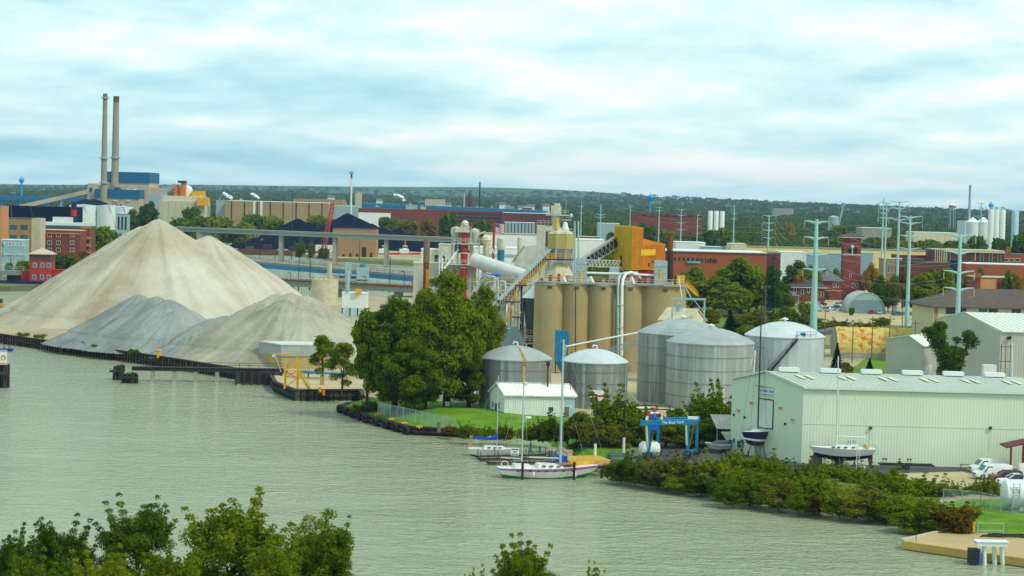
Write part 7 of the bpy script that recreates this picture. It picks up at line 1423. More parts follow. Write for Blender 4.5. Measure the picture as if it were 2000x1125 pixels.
# ------------------------------------------------------------ pylons and cables
ARMS = {}
def pylon(label,px,yb,yt,wpx,arms,armw,Y=None,lower=True,one=False,group='pale steel transmission poles'):
    g = G(px,yb) if Y is None else Vector((At(px,yb,Y).x,Y,2)); h = At(px,yt,g.y).z-2; r = wpx*g.y/FOC/2; t = thing('transmission_pole',label,'power pole',g,0,group)
    MB().tube((0,0,0),(0,0,h),r,r*0.42,12).build('pole',MATS['pylon'],t,True); ends = []
    for i,py in enumerate(arms):
        z = At(px,py,g.y).z-2; aw = armw*g.y/FOC
        for s in ((-1,1) if not one else (1,)):
            MB().path([(0,0,z-0.5),(s*aw*0.5,0,z),(s*aw,0,z+0.15)],[r*0.42,r*0.26,r*0.13],6).build('cross_arm',MATS['pylon'],t,True,False); e_ = Vector((s*aw,0,z-0.2)); ends.append(g+e_+Vector((0,0,-1.6)))
            if lower: MB().tube(e_,e_+Vector((0,0,-1.6)),0.09,n=5).build('insulator',MATS['beige'],t)
    ARMS[label] = ends; return t
pylon('pale green steel power pole nearest the tanks, thick and tall',1588,652,428,15,(433,464,497,526),24)
pylon('steel power pole rising behind the leafy cut-back tree',1868,692,457,13,(459,492,530,563),30,Y=460)
pylon('slender steel power pole beside the quonset hut',1750,608,393,7,(393,406,428),20)
pylon('steel power pole with bracketed arms right of the quonset hut',1771,637,421,9,(423,435,460,485),24)
pylon('left pole of the far pair beyond the clock tower',1721,540,387,5,(394,406,416,425),9,Y=900); pylon('right pole of the far pair beyond the clock tower',1727,540,395,5,(396,407,425),16,Y=890)
pylon('small far steel pole above the end of the brick works',1500,492,420,5,(421,435,449,464),13,Y=1000); pylon('far steel pole above the low brick works with four arms',1432,478,400,3.6,(417,427),7,Y=1150,lower=False); pylon('far steel pole above the white shed roofs',1329,475,407,3.4,(409,420,435,448),11,Y=1150,lower=False); pylon('far steel pole left of the four-armed pole',1286,470,403,3.2,(405,411),8,Y=1200,lower=False); pylon('far short steel pole right of the pair above the brick works',1361,475,418,3.2,(420,427,441,455),8,Y=1200,one=True,lower=False)
pylon('far steel pole left of the kiln house',1172,468,399,4,(419,424),10,Y=1000,lower=False); pylon('far steel pole behind the olive bin',1135,425,394,3,(403,416),6,Y=1500,lower=False); pylon('tiny steel pole by the mustard kiln house',1230,450,400,2.6,(403,),6,Y=1400,lower=False); pylon('far steel pole standing before the white silos',1915,457,396,4,(397,404),8,Y=1400,lower=False)
M('cable',(0.42,0.47,0.46),0.5,0.1)
def cable(a,c,sag,label): 
    t = tag(MB().path([a.lerp(c,k/12)-Vector((0,0,sag*4*(k/12)*(1-k/12))) for k in range(13)],0.028,4).build('power_cable',MATS['cable'],None,False,False),label,'cable','power cables between the poles'); return t
e1 = ARMS['pale green steel power pole nearest the tanks, thick and tall']; e2 = ARMS['steel power pole rising behind the leafy cut-back tree']; e5 = ARMS['small far steel pole above the end of the brick works']; e4 = ARMS['steel power pole with bracketed arms right of the quonset hut']; e6 = ARMS['slender steel power pole beside the quonset hut']
for i in range(8): cable(e1[i],e2[i],3.5,'power cable strung from the thick pole to the pole behind the cut-back tree'); cable(e5[i],e1[i],5,'thin power cable from the far brick works pole to the thick pole')
for i in range(0,8,2): cable(e4[i],e4[i]+Vector((-70,420,2)),6,'thin power cable running back from the bracketed pole')
# wooden utility poles
for px,yb,yt,lab in ((1664,708,632,'wooden utility pole left of the rusty arched shed'),(1702,703,618,'wooden utility pole in front of the rusty arched shed'),(1735,730,618,'tall wooden utility pole at the left end of the beige gable shed'),(1785,728,626,'wooden utility pole before the beige gable shed'),(1609,700,598,'thin wooden utility pole behind the pale blue tank'),(1762,642,584,'thin wooden utility pole beside the bracketed steel pole'),(1493,660,556,'thin lamp pole near the blue crate'),(1917,738,666,'wooden pole left of the workshop switch rack'),(1464,478,424,'far wooden pole above the brick works'),(1385,480,425,'far leaning wooden pole near the three white silos')):
    g = G(px,yb); h = At(px,yt,g.y).z-2; r = 0.16 if g.y < 900 else 0.5; t = thing('utility_pole',lab,'utility pole',g,0,'wooden utility poles'); MB().tube((0,0,0),(0,0,h),r,r*0.7,7).build('pole',MATS['wood'],t,True)
    if g.y < 700: MB().box(-1.2,-0.08,h-0.7,1.2,0.08,h-0.55).build('cross_arm',MATS['wood'],t); MB().box(-1.0,-0.04,h-0.55,-0.9,0.04,h-0.3).build('insulator',MATS['white'],t); MB().box(0.9,-0.04,h-0.55,1.0,0.04,h-0.3).build('insulator',MATS['white'],t)
# switch rack beside the workshop and its white mast
t = thing('switch_rack','steel switch rack and white mast in front of the grey workshop','switch rack',(At(1963,735,405).x,405,2)); h = At(1963,672,405).z-2
for x in (-0.9,0,0.9): MB().box(x-0.06,0,0,x+0.06,0.12,h).build('post',MATS['rust'],t)
for k in (0.95,0.7,0.4): MB().box(-1.3,-0.03,h*k,1.5,0.1,h*k+0.12).build('cross_bar',MATS['rust'],t)
MB().cbox((0.9,-0.2,h*0.55),(0.9,0.4,1.1)).build('transformer',MATS['galv'],t); MB().tube((1.2,-1,0),(1.0,-1,h+0.6),0.12,n=8).build('white_mast',MATS['white'],t,True)

# ------------------------------------------------------------ left half: bridges, buildings, crane
M('bridge_girder',(0.24,0.28,0.26),0.8,0.1,0.1); M('bridge_concrete',(0.22,0.225,0.20),0.9,0.12,0.1)
def bridge(label,a,c,Y0,Y1,thick,girder,piers,rail=None,wdt=9,pier_mat='bridge_concrete',deckm='bridge_concrete',gth=1.6):
    A = At(*a,Y0); B = At(*c,Y1); t = thing('bridge',label,'bridge',(A.x,A.y,0)); o = Vector((A.x,A.y,0)); d = B-A; n = Vector((-d.y,d.x,0)).normalized()*wdt/2
    b = MB(); b.bar((0,0,A.z),d+Vector((0,0,A.z)),wdt,thick); b.build('deck',MATS[deckm],t,fix=False); b = MB(); b.bar(-n*0.9+Vector((0,0,A.z-thick/2-gth/2)),-n*0.9+d+Vector((0,0,A.z-thick/2-gth/2)),0.6,gth); b.bar(n*0.9+Vector((0,0,A.z-thick/2-gth/2)),n*0.9+d+Vector((0,0,A.z-thick/2-gth/2)),0.6,gth); b.build('girder',MATS[girder],t,fix=False)
    for k,w_ in piers: v = d*k; zt2 = A.z+v.z-thick/2-gth; MB().box(v.x-w_/2,v.y-wdt*0.4,-2,v.x+w_/2,v.y+wdt*0.4,zt2).build('pier',MATS[pier_mat],t)
    if rail: railing(t,[-n+Vector((0,0,A.z+thick/2)),-n+d+Vector((0,0,A.z+thick/2))],rail,1.5,3.5,0.12)
    return t
bridge('long grey concrete girder bridge passing in front of the coal heaps',(338,444),(1000,470),1180,1130,1.0,'bridge_girder',[(0.10,9),(0.33,2),(0.49,2),(0.64,2),(0.8,2)],None,12,'concrete')
bridge('low river bridge with bright blue steel girders and pale railing',(455,507),(838,541),900,860,1.0,'blue_steel',[(0.57,12),(0.93,2)],'bridge_concrete',12,gth=1.7)
bridge('nearer low bridge with rust coloured edge behind the stone pile',(500,543),(830,560),800,770,0.5,'bridge_concrete',[(0.2,3),(0.5,3),(0.85,3)],'galv',10,deckm='rust',gth=2.0)
t = thing('bridge_house','white control house and masts on the blue girder bridge pier','control house',(At(690,560,850).x,850,0)); 
for x0,x1,y0,y1,m_ in ((-3.6,-1.2,513,560,'galv'),(1.2,6.2,522,560,'galv'),(-12,1,536,539,'steel'),(-10,6,546,548,'steel')): MB().box(x0,0,At(690,y1,850).z,x1,4,At(690,y0,850).z).build('tower' if x1-x0 < 6 else 'catwalk',MATS[m_],t)
MB().lathe([(0.01,0),(1.6,0),(1.2,1.2),(0.01,1.8)],(3.8,2,At(690,522,850).z),10).build('roof',MATS['teal'],t)
t = thing('navigation_tank','cream cylindrical tank house on the shore behind the stone pile','tank',(At(634,590,700).x,700,2)); r = 26*700/FOC; h = At(634,546,700).z-2; MB().lathe([(r,0),(r,h),(r*0.9,h+0.2),(0.01,h+0.3)],n=24).build('shell',MATS['roof_beige'],t,True); railing(t,[(r*math.cos(a),r*math.sin(a),h) for a in [-PI*j/8 for j in range(9)]],'cream',1.2,1.5,0.07); MB().tube((1.5,0,h),(1.5,0,h+5.5),0.8,n=10).build('vent_stack',MATS['beige'],t,True)
for k in range(7): MB().box(-3.5+k,-0.4,h,-2.9+k,0.3,h+0.8+0.6*random.random()).build('valve_unit',MATS[random.choice(['cream','steel','yellow'])],t)
t,A,B,W,h = block('white_plant_block','white block with pipes between the cream tank and the big trees',668,716,572,640,8,'white',roof='white'); MB().box(-0.06,-0.06,0,W+0.06,-0.01,h*0.35).build('blue_base',MATS['pale_blue'],t); MB().cbox((W*0.66,-0.6,h+0.6),(1.8,1,1.4)).build('yellow_unit',MATS['yellow'],t); MB().tube((W*0.2,1,h),(W*0.2,1,h+6.5),0.7,n=10).build('pipe_stack',MATS['galv'],t,True); railing(t,[(0,0,h),(W,0,h)],'galv',1.1,1.5,0.06)
for i in range(4): MB().box(i*W/3.2,-0.1,0,i*W/3.2+0.4,-0.065,h*0.34).build('brown_column',MATS['maroon'],t)
# crane, barge, red vessels, brown shed, trailers by the coal dock
g = Vector((At(632,488,1210).x,1210,2)); t = thing('crawler_crane','red lattice boom crane standing on the coal dock','crane',g); tip = At(651,397,1225)-g; lattice(t,(0,0,3),tip,1.6,1.6,'dull_red',0.3,12,'boom'); MB().box(-3,-2,1.2,2.2,2,5).build('cab',MATS['red'],t)
for y in (-2.2,2.2): MB().box(-3.4,y-0.6,0,3,y+0.6,1.2).build('track',MATS['rubber'],t)
for s in range(2): MB().tube((-2,0,5+s*3),tip*(0.6+0.4*s)+Vector((0,0,1)),0.15,n=4).build('boom_cable',MATS['maroon'],t)
t,A,B,W,h = block('brown_shed','square brown brick storage shed before the tallest coal heap',650,735,447,1250,20,'tan_brick',roof='brick_dark'); MB().box(W*0.68,-0.1,0,W*0.78,-0.02,6).build('doorway',MATS['black'],t)
for k in range(6): MB().box(2+k*4.2,-0.2,0,3.4+k*4.2,-0.03,1.5+1.5*random.random()).build('stacked_scrap',MATS['rust_dark'],t)
t = thing('trailer','long white semi trailer parked beside the red crane','trailer',G(616,494)); MB().box(0,0,1.2,15,2.5,5.2).build('box',MATS['white'],t); wheels(t,(2,3.2),2.4,0.6)
M('barge_brown',(0.13,0.075,0.05),0.85,0.3)
g = G(470,497,0); t = thing('work_barge','long rusty work barge moored along the coal dock','barge',g,0.05); MB().xz([(0,0.2),(50,0.2),(51,3.2),(-2,3.2)],0,10).build('hull',MATS['barge_brown'],t)
for x in (3,14,30): MB().box(x,2,3.2,x+5,7,5+random.random()*2).build('deck_gear',MATS[random.choice(['rust','rust_dark','barge_brown'])],t)
t = thing('excavator_barge','orange excavator arm on a dark pontoon at the far river bend','pontoon',G(466,489,0)); MB().box(0,0,0.1,22,8,1.8).build('pontoon',MATS['black'],t); b = MB(); b.bar((6,3,2.2),(16,3,8),1.2,1.0); b.build('digger_arm',MATS['orange'],t); MB().box(4,2,1.8,8,5,4).build('digger_cab',MATS['rust'],t)
for px,lab in ((752,'red and white tug moored by the grass bank'),(792,'red work boat with white cabin right of the tug')):
    g = G(px,503,0); t = thing('tug',lab,'tug',(g.x-9,g.y,0),0.02); b = MB(); hull(b,19,6,2.6,0.8,[(0,0)],stern=0.85,rake=0.1,srake=0.02,sheer=0.3); b.build('hull',MATS['red'],t,True); MB().box(5,-2,2.4,11,2,5.6).build('deckhouse',MATS['white'],t); MB().box(7,-1.6,5.6,10,1.6,7.8).build('wheelhouse',MATS['white'],t); MB().box(7,-1.64,6.3,10.04,-1.605,7.3).build('window_band',MATS['glass'],t); MB().tube((8.5,0,7.8),(8.5,0,13),0.3,n=6).build('mast',MATS['orange'],t)
t = thing('sight_house','small blue-roofed bridge tender hut beside the white sand pile','hut',(At(410,478,1050).x,1050,0)); z = At(424,475,1050).z; MB().box(0,0,0,6.5,5,z-1.4).build('wall',MATS['pipe_blue'],t); MB().box(-0.6,-0.6,z-1.4,7.2,5.6,z).build('roof',MATS['awning_blue'],t); MB().box(0.6,-0.06,z-5,5.9,-0.01,z-2).build('window_band',MATS['glass'],t)
g = G(4,607); t = thing('wheel_loader','yellow wheel loader half out of frame behind the sand pile foot','loader',(g.x-3,g.y,2)); MB().box(0,0,0.9,4.2,2.2,2.3).build('body',MATS['yellow'],t); MB().box(1.2,0.2,2.3,2.8,2.0,3.6).build('cab',MATS['glass'],t); MB().xz([(4.2,0.4),(6.0,0.3),(5.6,1.6),(4.6,1.5)],-0.3,2.5).build('bucket',MATS['yellow'],t); wheels(t,(0.8,3.4),2.4,0.8)
# bridge lamp posts
for px,yb,yt,lab in ((583,560,502,'tall dark lamp post on the near bridge, left of a pair'),(701,556,462,'tallest dark lamp post in front of the brown shed'),(761,560,502,'dark lamp post on the near bridge by the white block'),(605,555,506,'dark lamp post on the near bridge, right of a pair'),(567,572,533,'dark lamp post just above the stone pile crest'),(536,560,470,'thin pale mast on the river beyond the sand pile'),(713,575,540,'short dark lamp post left of the big trees'),(789,560,530,'short dark lamp post over the big trees'),(508,470,425,'thin pole on the girder bridge above the sand pile'),(570,480,372,'tall thin dark lattice mast before the long tan warehouse'),(20,592,500,'tall lamp post at the foot of the red control tower')):
    Y = 800 if yt > 480 else 1170; g = Vector((At(px,yb,Y).x,Y,2)); h = At(px,yt,Y).z-2; t = thing('street_lamp',lab,'lamp post',g,0,'lamp posts of the river bridges'); MB().tube((0,0,0),(0,0,h),0.22,0.14,6).build('pole',MATS['dark_steel'],t); MB().box(-1.4,-0.1,h-0.15,0.1,0.1,h+0.1).build('lamp_arm',MATS['dark_steel'],t)
# ------------------------------------------------------------ west bank town
t,A,B,W,h = block('bridge_tower','red bridge control tower with teal windows and tan hipped roof',58,99,496,800,8,'red',roof='brick_dark')
M('tower_red',(0.36,0.055,0.05),0.75,0.12)
for o in t.children: 
    if o.name.startswith('wall'): o.data.materials[0] = MATS['tower_red']
MB().box(-0.1,-0.1,h-2.6,W+0.1,8.1,h-0.31).build('upper_band',MATS['brick_dark'],t); hip_roof(t,W,8,h+0.02,2.2,0.6,'beige')
win_px(t,A,B,[(68,499),(83,499),(95,499),(68,518),(83,518),(95,518),(67,541),(82,541),(95,541)],1.5,1.7,'pale_blue','glass_teal',1)
t,A,B,W,h = block('red_annex','low red annex wall beside the bridge control tower',37,60,528,802,5,'tower_red',roof='tower_red'); t,A,B,W,h = block('red_annex','low red wall running behind the sand pile foot',97,150,527,803,4,'tower_red',roof='tower_red')
t = thing('bridge_approach','grey bridge approach deck with dark opening at the far left bank','bridge approach',(At(-30,545,797).x,797,0)); W = 66*797/FOC; z = At(10,529,797).z; MB().box(0,0,z-1.6,W,8,z).build('deck',MATS['bridge_concrete'],t); MB().box(W*0.6,3,0,W-0.2,8,z-1.6).build('underside_shade',MATS['black'],t); MB().box(0,-0.5,0,W+22,-0.2,3.2).build('fender_wall',MATS['navy'],t); railing(t,[(0,0,z),(W+2,0,z)],'galv',1.8,2.5,0.08)  # black block paints in the shade beneath the deck
t = thing('warning_board','small red and white board on the left bank fender','sign',(At(30,560,795).x,795,0)); z = At(30,560,795).z; MB().box(-0.9,0,0,0.9,0.1,z+0.9).build('post_board',MATS['white'],t); MB().box(-0.6,-0.05,z-0.3,0.6,-0.01,z+0.5).build('red_mark',MATS['dull_red'],t)
t,A,B,W,h = block('brick_apartments','red brick four-storey apartment block with cream cornice above the sand pile',78,157,449,960,16,'brick',roof='beige'); win_px(t,A,B,[(x,y) for y in (459,474,488) for x in (97,114,141)],2.0,1.9,'white_trim','glass',2); MB().box(-0.3,-0.3,h-1.9,W+0.3,-0.02,h-1.4).build('cornice',MATS['salmon'],t)
t2,A,B,W,h = block('brick_apartments','narrow red brick apartment wing with balconies right of the apartment block',156,175,446,975,14,'brick',roof='brick_dark')
for y in (463,477,490): u,z = onwall(168,y,A,B); MB().box(u-0.3,-1.2,z-0.9,W+0.8,-0.02,z-0.6).build('balcony_slab',MATS['beige'],t2); railing(t2,[(u-0.3,-1.15,z-0.6),(W+0.8,-1.15,z-0.6)],'beige',1.0,1.0,0.06)
t,A,B,W,h = block('tan_apartments','tan brick apartment building with teal windows at the far left',3,62,426,930,18,'tan_brick',roof='roof_brown'); win_px(t,A,B,[(26,444),(47,444),(26,464),(47,464),(47,482),(47,500)],3.2,2.0,'dark_steel','glass_teal',2); MB().box(W,-0.3,-0.1,W+4,10,h+0.2).build('stair_tower',MATS['beige'],t)
t,A,B,W,h = block('glass_office','pale glazed terrace office in front of the tan apartments',2,44,468,880,12,'galv',roof='white')
for k in range(6):
    for j in range(2): window(t,(0.9+k*1.5,-0.02,h-3.6-j*4.2),1.2,2.4,0,MATS['white_trim'],MATS['glass_teal'])
t = thing('white_terrace','stepped white balcony block below the glazed office','building',(At(5,520,860).x,860,2)); W = 48*860/FOC; h = At(20,470,860).z-2
for j in range(3): MB().box(0,j*0.6,j*h/3.4,W-j*0.8,8,(j+1)*h/3.4-0.3).build('storey',MATS['galv'],t); railing(t,[(0,j*0.6-0.1,(j+1)*h/3.4-0.3),(W-j*0.8,j*0.6-0.1,(j+1)*h/3.4-0.3)],'white',1.0,1.0,0.07)
t,A,B,W,h = block('orange_building','sliver of orange-tan building at the left picture edge',-30,4,402,900,12,'salmon',roof='salmon')
t,A,B,W,h = block('roof_plant','low brown and orange-trimmed roof behind the apartment block',80,175,440,1050,16,'roof_brown',roof='galv'); MB().box(W*0.82,-0.2,h-1.6,W+0.3,-0.05,h-0.4).build('orange_trim',MATS['orange'],t)
t,A,B,W,h = block('coal_shed','long dark navy coal shed at the far left',0,145,403,1500,30,'coal',roof='coal'); b = MB(); b.bar((12,-6,0),(8,-0.5,h),0.8); b.bar((30,-6,0),(22,-0.5,h),0.8); b.build('buttress_pipe',MATS['navy'],t)
t = thing('coal_ship','white deckhouse and red-banded funnel of a ship behind the apartments','ship',(At(85,430,1400).x,1400,0)); z = At(110,428,1400).z
MB().box(0,0,z-6,34,8,z-2).build('superstructure',MATS['white'],t); MB().box(6,1,z-2,20,6,z+1.5).build('bridge_deck',MATS['white'],t); MB().tube((20,3,z-2),(20,3,z+12),1.9,n=12).build('funnel',MATS['navy'],t,True); MB().lathe([(1.98,0),(1.98,4)],(20,3,z+2.5),12).build('funnel_band',MATS['red'],t,True); MB().box(-30,-1,0,36,9,z-6).build('hull',MATS['navy'],t)
for px,yb,yt,wpx,lab in ((163,437,401,56,'wide white oil tank below the round coal heap'),(212,440,402,46,'white oil tank with a stair line beside the grey-blue tower'),(240,440,404,40,'white oil tank half hidden by trees near the power station')):
    Y = 1900; t = thing('oil_tank',lab,'oil tank',(At(px,yb,Y).x,Y,2),0,'white oil tanks near the power station'); r = wpx*Y/FOC/2; h = At(px,yt,Y).z-2; MB().lathe([(r,-0.3),(r,h)],n=28).build('shell',MATS['white'],t,True,False); MB().lathe([(r,h),(0.01,h+1.2)],n=28).build('roof',MATS['galv'],t,True,False); b = MB(); b.path([(r*0.2,-r*0.99,h),(r*0.75,-r*0.68,1)],0.5,4); b.build('stair_line',MATS['steel'],t)
t,A,B,W,h = block('lift_tower','grey-blue bridge lift tower peeping over the sand pile',227,250,418,1170,6,'galv',roof='blue_steel')
for k in range(3): MB().box(1+k*2,-0.1,h-9,2+k*2,-0.02,h-1.5).build('dark_slot',MATS['black'],t)

# ------------------------------------------------------------ power station
YPW = 2200.0; mp = YPW/FOC
def stack(label,px,pxb,yt,yb,wt,wb,Y,mat,rings=(),group=None,capm=None):
    g = Vector((At(pxb,yb,Y).x,Y,2)); h = At(px,yt,Y).z-2; s = Y/FOC; t = thing('chimney_stack',label,'chimney',g,0,group); top = Vector((0,0,h))
    MB().tube((0,0,0),top,wb*s/2,wt*s/2,18).build('shaft',MATS[mat],t,True)
    for py in rings: z = At(px,py,Y).z-2; r = (wb+(wt-wb)*z/h)*s/2; MB().lathe([(r,z-0.8),(r+1.6,z-0.8),(r+1.6,z+0.8),(r,z+0.8)],n=18).build('gallery',MATS['steel'],t)
    if capm: r = wt*s/2; MB().lathe([(r*1.04,h-7),(r*1.06,h),(r*0.9,h+0.1),(0.01,h)],n=18).build('cap',MATS[capm],t,True)
    return t
M('stack_tan',(0.33,0.29,0.22),0.9,0.12,0.05); M('ps_tan',(0.50,0.42,0.32),0.85,0.1,0.05); M('ps_blue',(0.012,0.10,0.19),0.6,0.1,0.05)
stack('left of the two tall tan power station chimneys',205.5,201.5,183,437,8.5,14,YPW,'stack_tan',(191,309,357),'twin power station chimneys','wood'); stack('right of the two tall tan power station chimneys with dark cap',227,223,188,437,11,17,YPW+60,'stack_tan',(308,),'twin power station chimneys','rust')
t = thing('power_station','tan power station block with two wide blue bands','power station',(At(186,430,YPW+40).x,YPW+40,2)); o = t.location.copy()
def pbox(px0,px1,y0,y1,Y,dep,mat,name): a = At(px0,y1,Y)-o; c = At(px1,y0,Y)-o; return MB().box(a.x,a.y,a.z,c.x,a.y+dep,c.z).build(name,MATS[mat],t)
def pbox0(px0,px1,y0,Y,dep,mat,name): a = At(px0,y0,Y)-o; c = At(px1,y0,Y)-o; return MB().box(a.x,a.y,0,c.x,a.y+dep,a.z).build(name,MATS[mat],t)
pbox0(208,292,355,YPW+60,60,'ps_tan','boiler_house'); pbox(208,292.5,337,356,YPW+59,62,'ps_blue','blue_band'); pbox0(186,272,386,YPW+30,28,'ps_tan','turbine_hall'); pbox(185,272.5,371,386,YPW+29,29,'ps_blue','blue_band'); pbox0(171,185,358,YPW+35,20,'ps_tan','transfer_tower'); pbox0(288,318,366,YPW+70,30,'ps_tan','annex'); pbox(175,180,366,374,YPW+34,1,'ps_blue','tower_window'); pbox(222,234,366,371,YPW+40,6,'ps_blue','roof_unit')
for px in (228,250,262): pbox(px-3,px+3,369,371,YPW+40,6,'white','roof_vent')
for px in (220,228,236): pbox(px-1.3,px+1.3,399,401.5,YPW+28.5,1,'glass','window')
for px in (225,250): pbox(px-4,px+4,391,393,YPW+28.4,1,'white','white_sign')
t = thing('coal_conveyor','long tan coal conveyor sloping up to the power station','conveyor',At(40,404,YPW+30)); o = t.location.copy(); b = MB(); b.bar((0,0,0),At(173,374,YPW+35)-o,6,4.5); b.build('gallery',MATS['ps_tan'],t,fix=False)
for k in (0.25,0.6): v = (At(173,374,YPW+35)-o)*k; MB().box(v.x-1,v.y-1,2-o.z,v.x+1,v.y+1,v.z-2).build('support_leg',MATS['steel'],t)
t = thing('cement_works','cream silo block with orange towers and white dome right of the power station','cement works',(At(312,430,1900).x,1900,2)); o = t.location.copy(); Y = 1900
pbox0(312,396,392,Y,30,'roof_beige','silo_block'); pbox(318,396,384,392,Y+2,26,'cream','upper_storey'); pbox(340,346,360,384,Y+4,12,'orange','orange_tower'); pbox(353,362,356,384,Y+4,10,'orange','orange_tower'); pbox(346,356,367,384,Y+8,10,'yellow','yellow_tower'); pbox(347,362,353,357,Y+3,10,'dark_steel','head_house'); pbox(374,398,373,386,Y+4,12,'yellow','yellow_silo'); pbox(385,406,386,402,Y-4,12,'yellow','loading_bay')
c = At(366,384,Y+14)-o; MB().lathe([(5,0),(5,6),(3.5,9.5),(0.01,11)],c,14).build('white_dome',MATS['white'],t,True)
for k in range(6): pbox(316+k*13,317+k*13,393,440,Y-0.4,0.4,'cream','rib')
b = MB(); b.bar(At(318,376,Y+12)-o,At(342,362,Y+10)-o,3,4); b.build('conveyor',MATS['steel'],t,fix=False); pbox0(286,314,378,Y+80,20,'steel','steel_frame')
# ------------------------------------------------------------ far structures
def far_block(px0,px1,yt,Y,dep,mat,label,roof=None,wins=None): 
    t,A,B,W,h = block('factory',label,px0,px1,yt,Y,dep,mat,roof=roof)
    if wins:
        n,yy,ww,hh_ = wins
        for i in range(n): u = W*(i+0.5)/n; _,z = onwall((px0+px1)/2,yy,A,B); window(t,(u,-0.05,z),ww,hh_,0,MATS[mat])
    return t,W,h
M('ware_tan',(0.36,0.26,0.16),0.85,0.1,0.03)
t,W,h = far_block(440,642,394,1750,60,'ware_tan','long tan warehouse with white roof edge','white')
for k in range(8): MB().box(W*(k+0.5)/8-0.4,-0.3,0,W*(k+0.5)/8+0.4,-0.02,h-0.4).build('downpipe',MATS['rust_dark'],t)
for k in (0.28,0.35): MB().box(W*k-1,-0.5,h*0.3,W*k+1,-0.05,h+0.5).build('white_duct',MATS['white'],t)
far_block(422,452,392,1760,40,'steel','grey end block of the tan warehouse'); far_block(572,670,389,2100,40,'ware_tan','farther tan warehouse block behind the long warehouse'); far_block(640,700,402,1900,30,'galv','low grey mill shed right of the tan warehouse','white'); far_block(694,705,376,1950,12,'beige','square beige mill tower next to the thin white chimney')
far_block(700,760,416,1600,20,'white','white shed strip behind the coal heap','white'); far_block(700,808,408,1850,20,'brick','low red brick mill left of the big brick mill'); t,W,h = far_block(808,982,411,1700,40,'brick','big four-storey red brick mill with ribbon windows','brick')
for y in (417,424,431):
    for k in range(7): A_ = t.location; u = W*(0.42+0.58*(k+0.5)/7.3); _,z = onwall(900,y,A_,A_+Vector((10,0,0))); window(t,(u,-0.05,z-1.4),8,2.2,0,MATS['brick'])
far_block(982,1075,416,1650,30,'brick_dark','dark mill block with pale roof behind the head tower','white'); t,W,h = far_block(985,1045,434,1350,10,'galv','white roofed glass sided shed behind the flag','white')
for k in range(9): MB().box(W*k/9,-0.3,0,W*k/9+0.5,-0.02,h-0.5).build('column',MATS['dark_steel'],t)
far_block(1236,1372,416,1750,30,'brick','long low dull red brick mill in the trees','brick_dark',(9,424,5,2)); far_block(1168,1210,436,1500,20,'galv','grey flat shed behind the far steel pole','white'); far_block(1130,1172,462,1000,14,'dull_red','low maroon shed with pale roof behind the olive bin','galv')
far_block(830,868,389,2700,30,'beige','far beige block on the horizon left of the church'); far_block(1684,1742,445,1400,26,'concrete','grey depot roofs in the trees right of the clock tower','white'); far_block(1785,1872,454,1450,30,'cream','low cream depot with rooftop vents before the far silos','white'); far_block(1512,1550,407,4200,40,'concrete','tiny grey hospital block on the far horizon')
far_block(1885,1935,432,1700,30,'white','white shed base below the twin pointed white tents','white')
rs2 = random.Random(3); od = ['first','second','third','fourth','fifth','sixth','seventh','eighth','ninth','tenth','eleventh','twelfth','thirteenth','fourteenth','fifteenth','sixteenth','seventeenth','eighteenth','nineteenth','twentieth']
for k in range(20):
    px = 405+k*33+rs2.uniform(-9,9); Y = rs2.uniform(2000,2600); w = rs2.uniform(8,26); t,W,h = far_block(px-w/2,px+w/2,362.5+px*0.0253+rs2.uniform(14,24),Y,14,rs2.choice(['white','beige','galv','brick','ware_tan','concrete']),'small far mill roof block, %s from the left along the skyline' % od[k],rs2.choice(['white','roof_grey','galv']))
    MB().box(W*0.3,3,h,W*0.5,6,h+rs2.uniform(1,3)).build('roof_unit',MATS['steel'],t)
# elevated blue bridge far left and mid
for (a,c,Y0,Y1,lab) in (((-20,383),(176,388),2700,2600,'blue elevated highway bridge at the far left'),((700,398),(1065,414),2300,2200,'blue elevated highway strip behind the brick mill')): bridge(lab,a,c,Y0,Y1,3,'blue_steel',[(k/7,5) for k in range(8)],None,14,'blue_steel','blue_steel',3)
stack('thin white mill chimney on the horizon',685.5,685,335,420,3.2,4.4,1900,'white',(338,),None,'dark_steel'); stack('thin dark chimney on the horizon right of the church',936.5,936,355,415,2.8,4,2300,'dark_steel'); stack('grey chimney with pale top beside the white tents',1893,1892,361,450,4.5,6.5,1650,'galv',(),None,'steel'); stack('short tan chimney left of the church spire',906.5,906,378,412,2.5,4,2500,'ps_tan')
t = thing('church','distant church with dark pointed spire on the horizon','church',(At(917,412,2600).x,2600,2)); z = At(917,388,2600).z-2; MB().box(-4,0,0,4,8,z).build('tower',MATS['brick_dark'],t); MB().lathe([(5,z),(0.05,At(917,371,2600).z-2)],(0,4,0),8).build('spire',MATS['roof_dark'],t); MB().box(-14,2,0,-4,24,z*0.55).build('nave',MATS['brick_dark'],t)
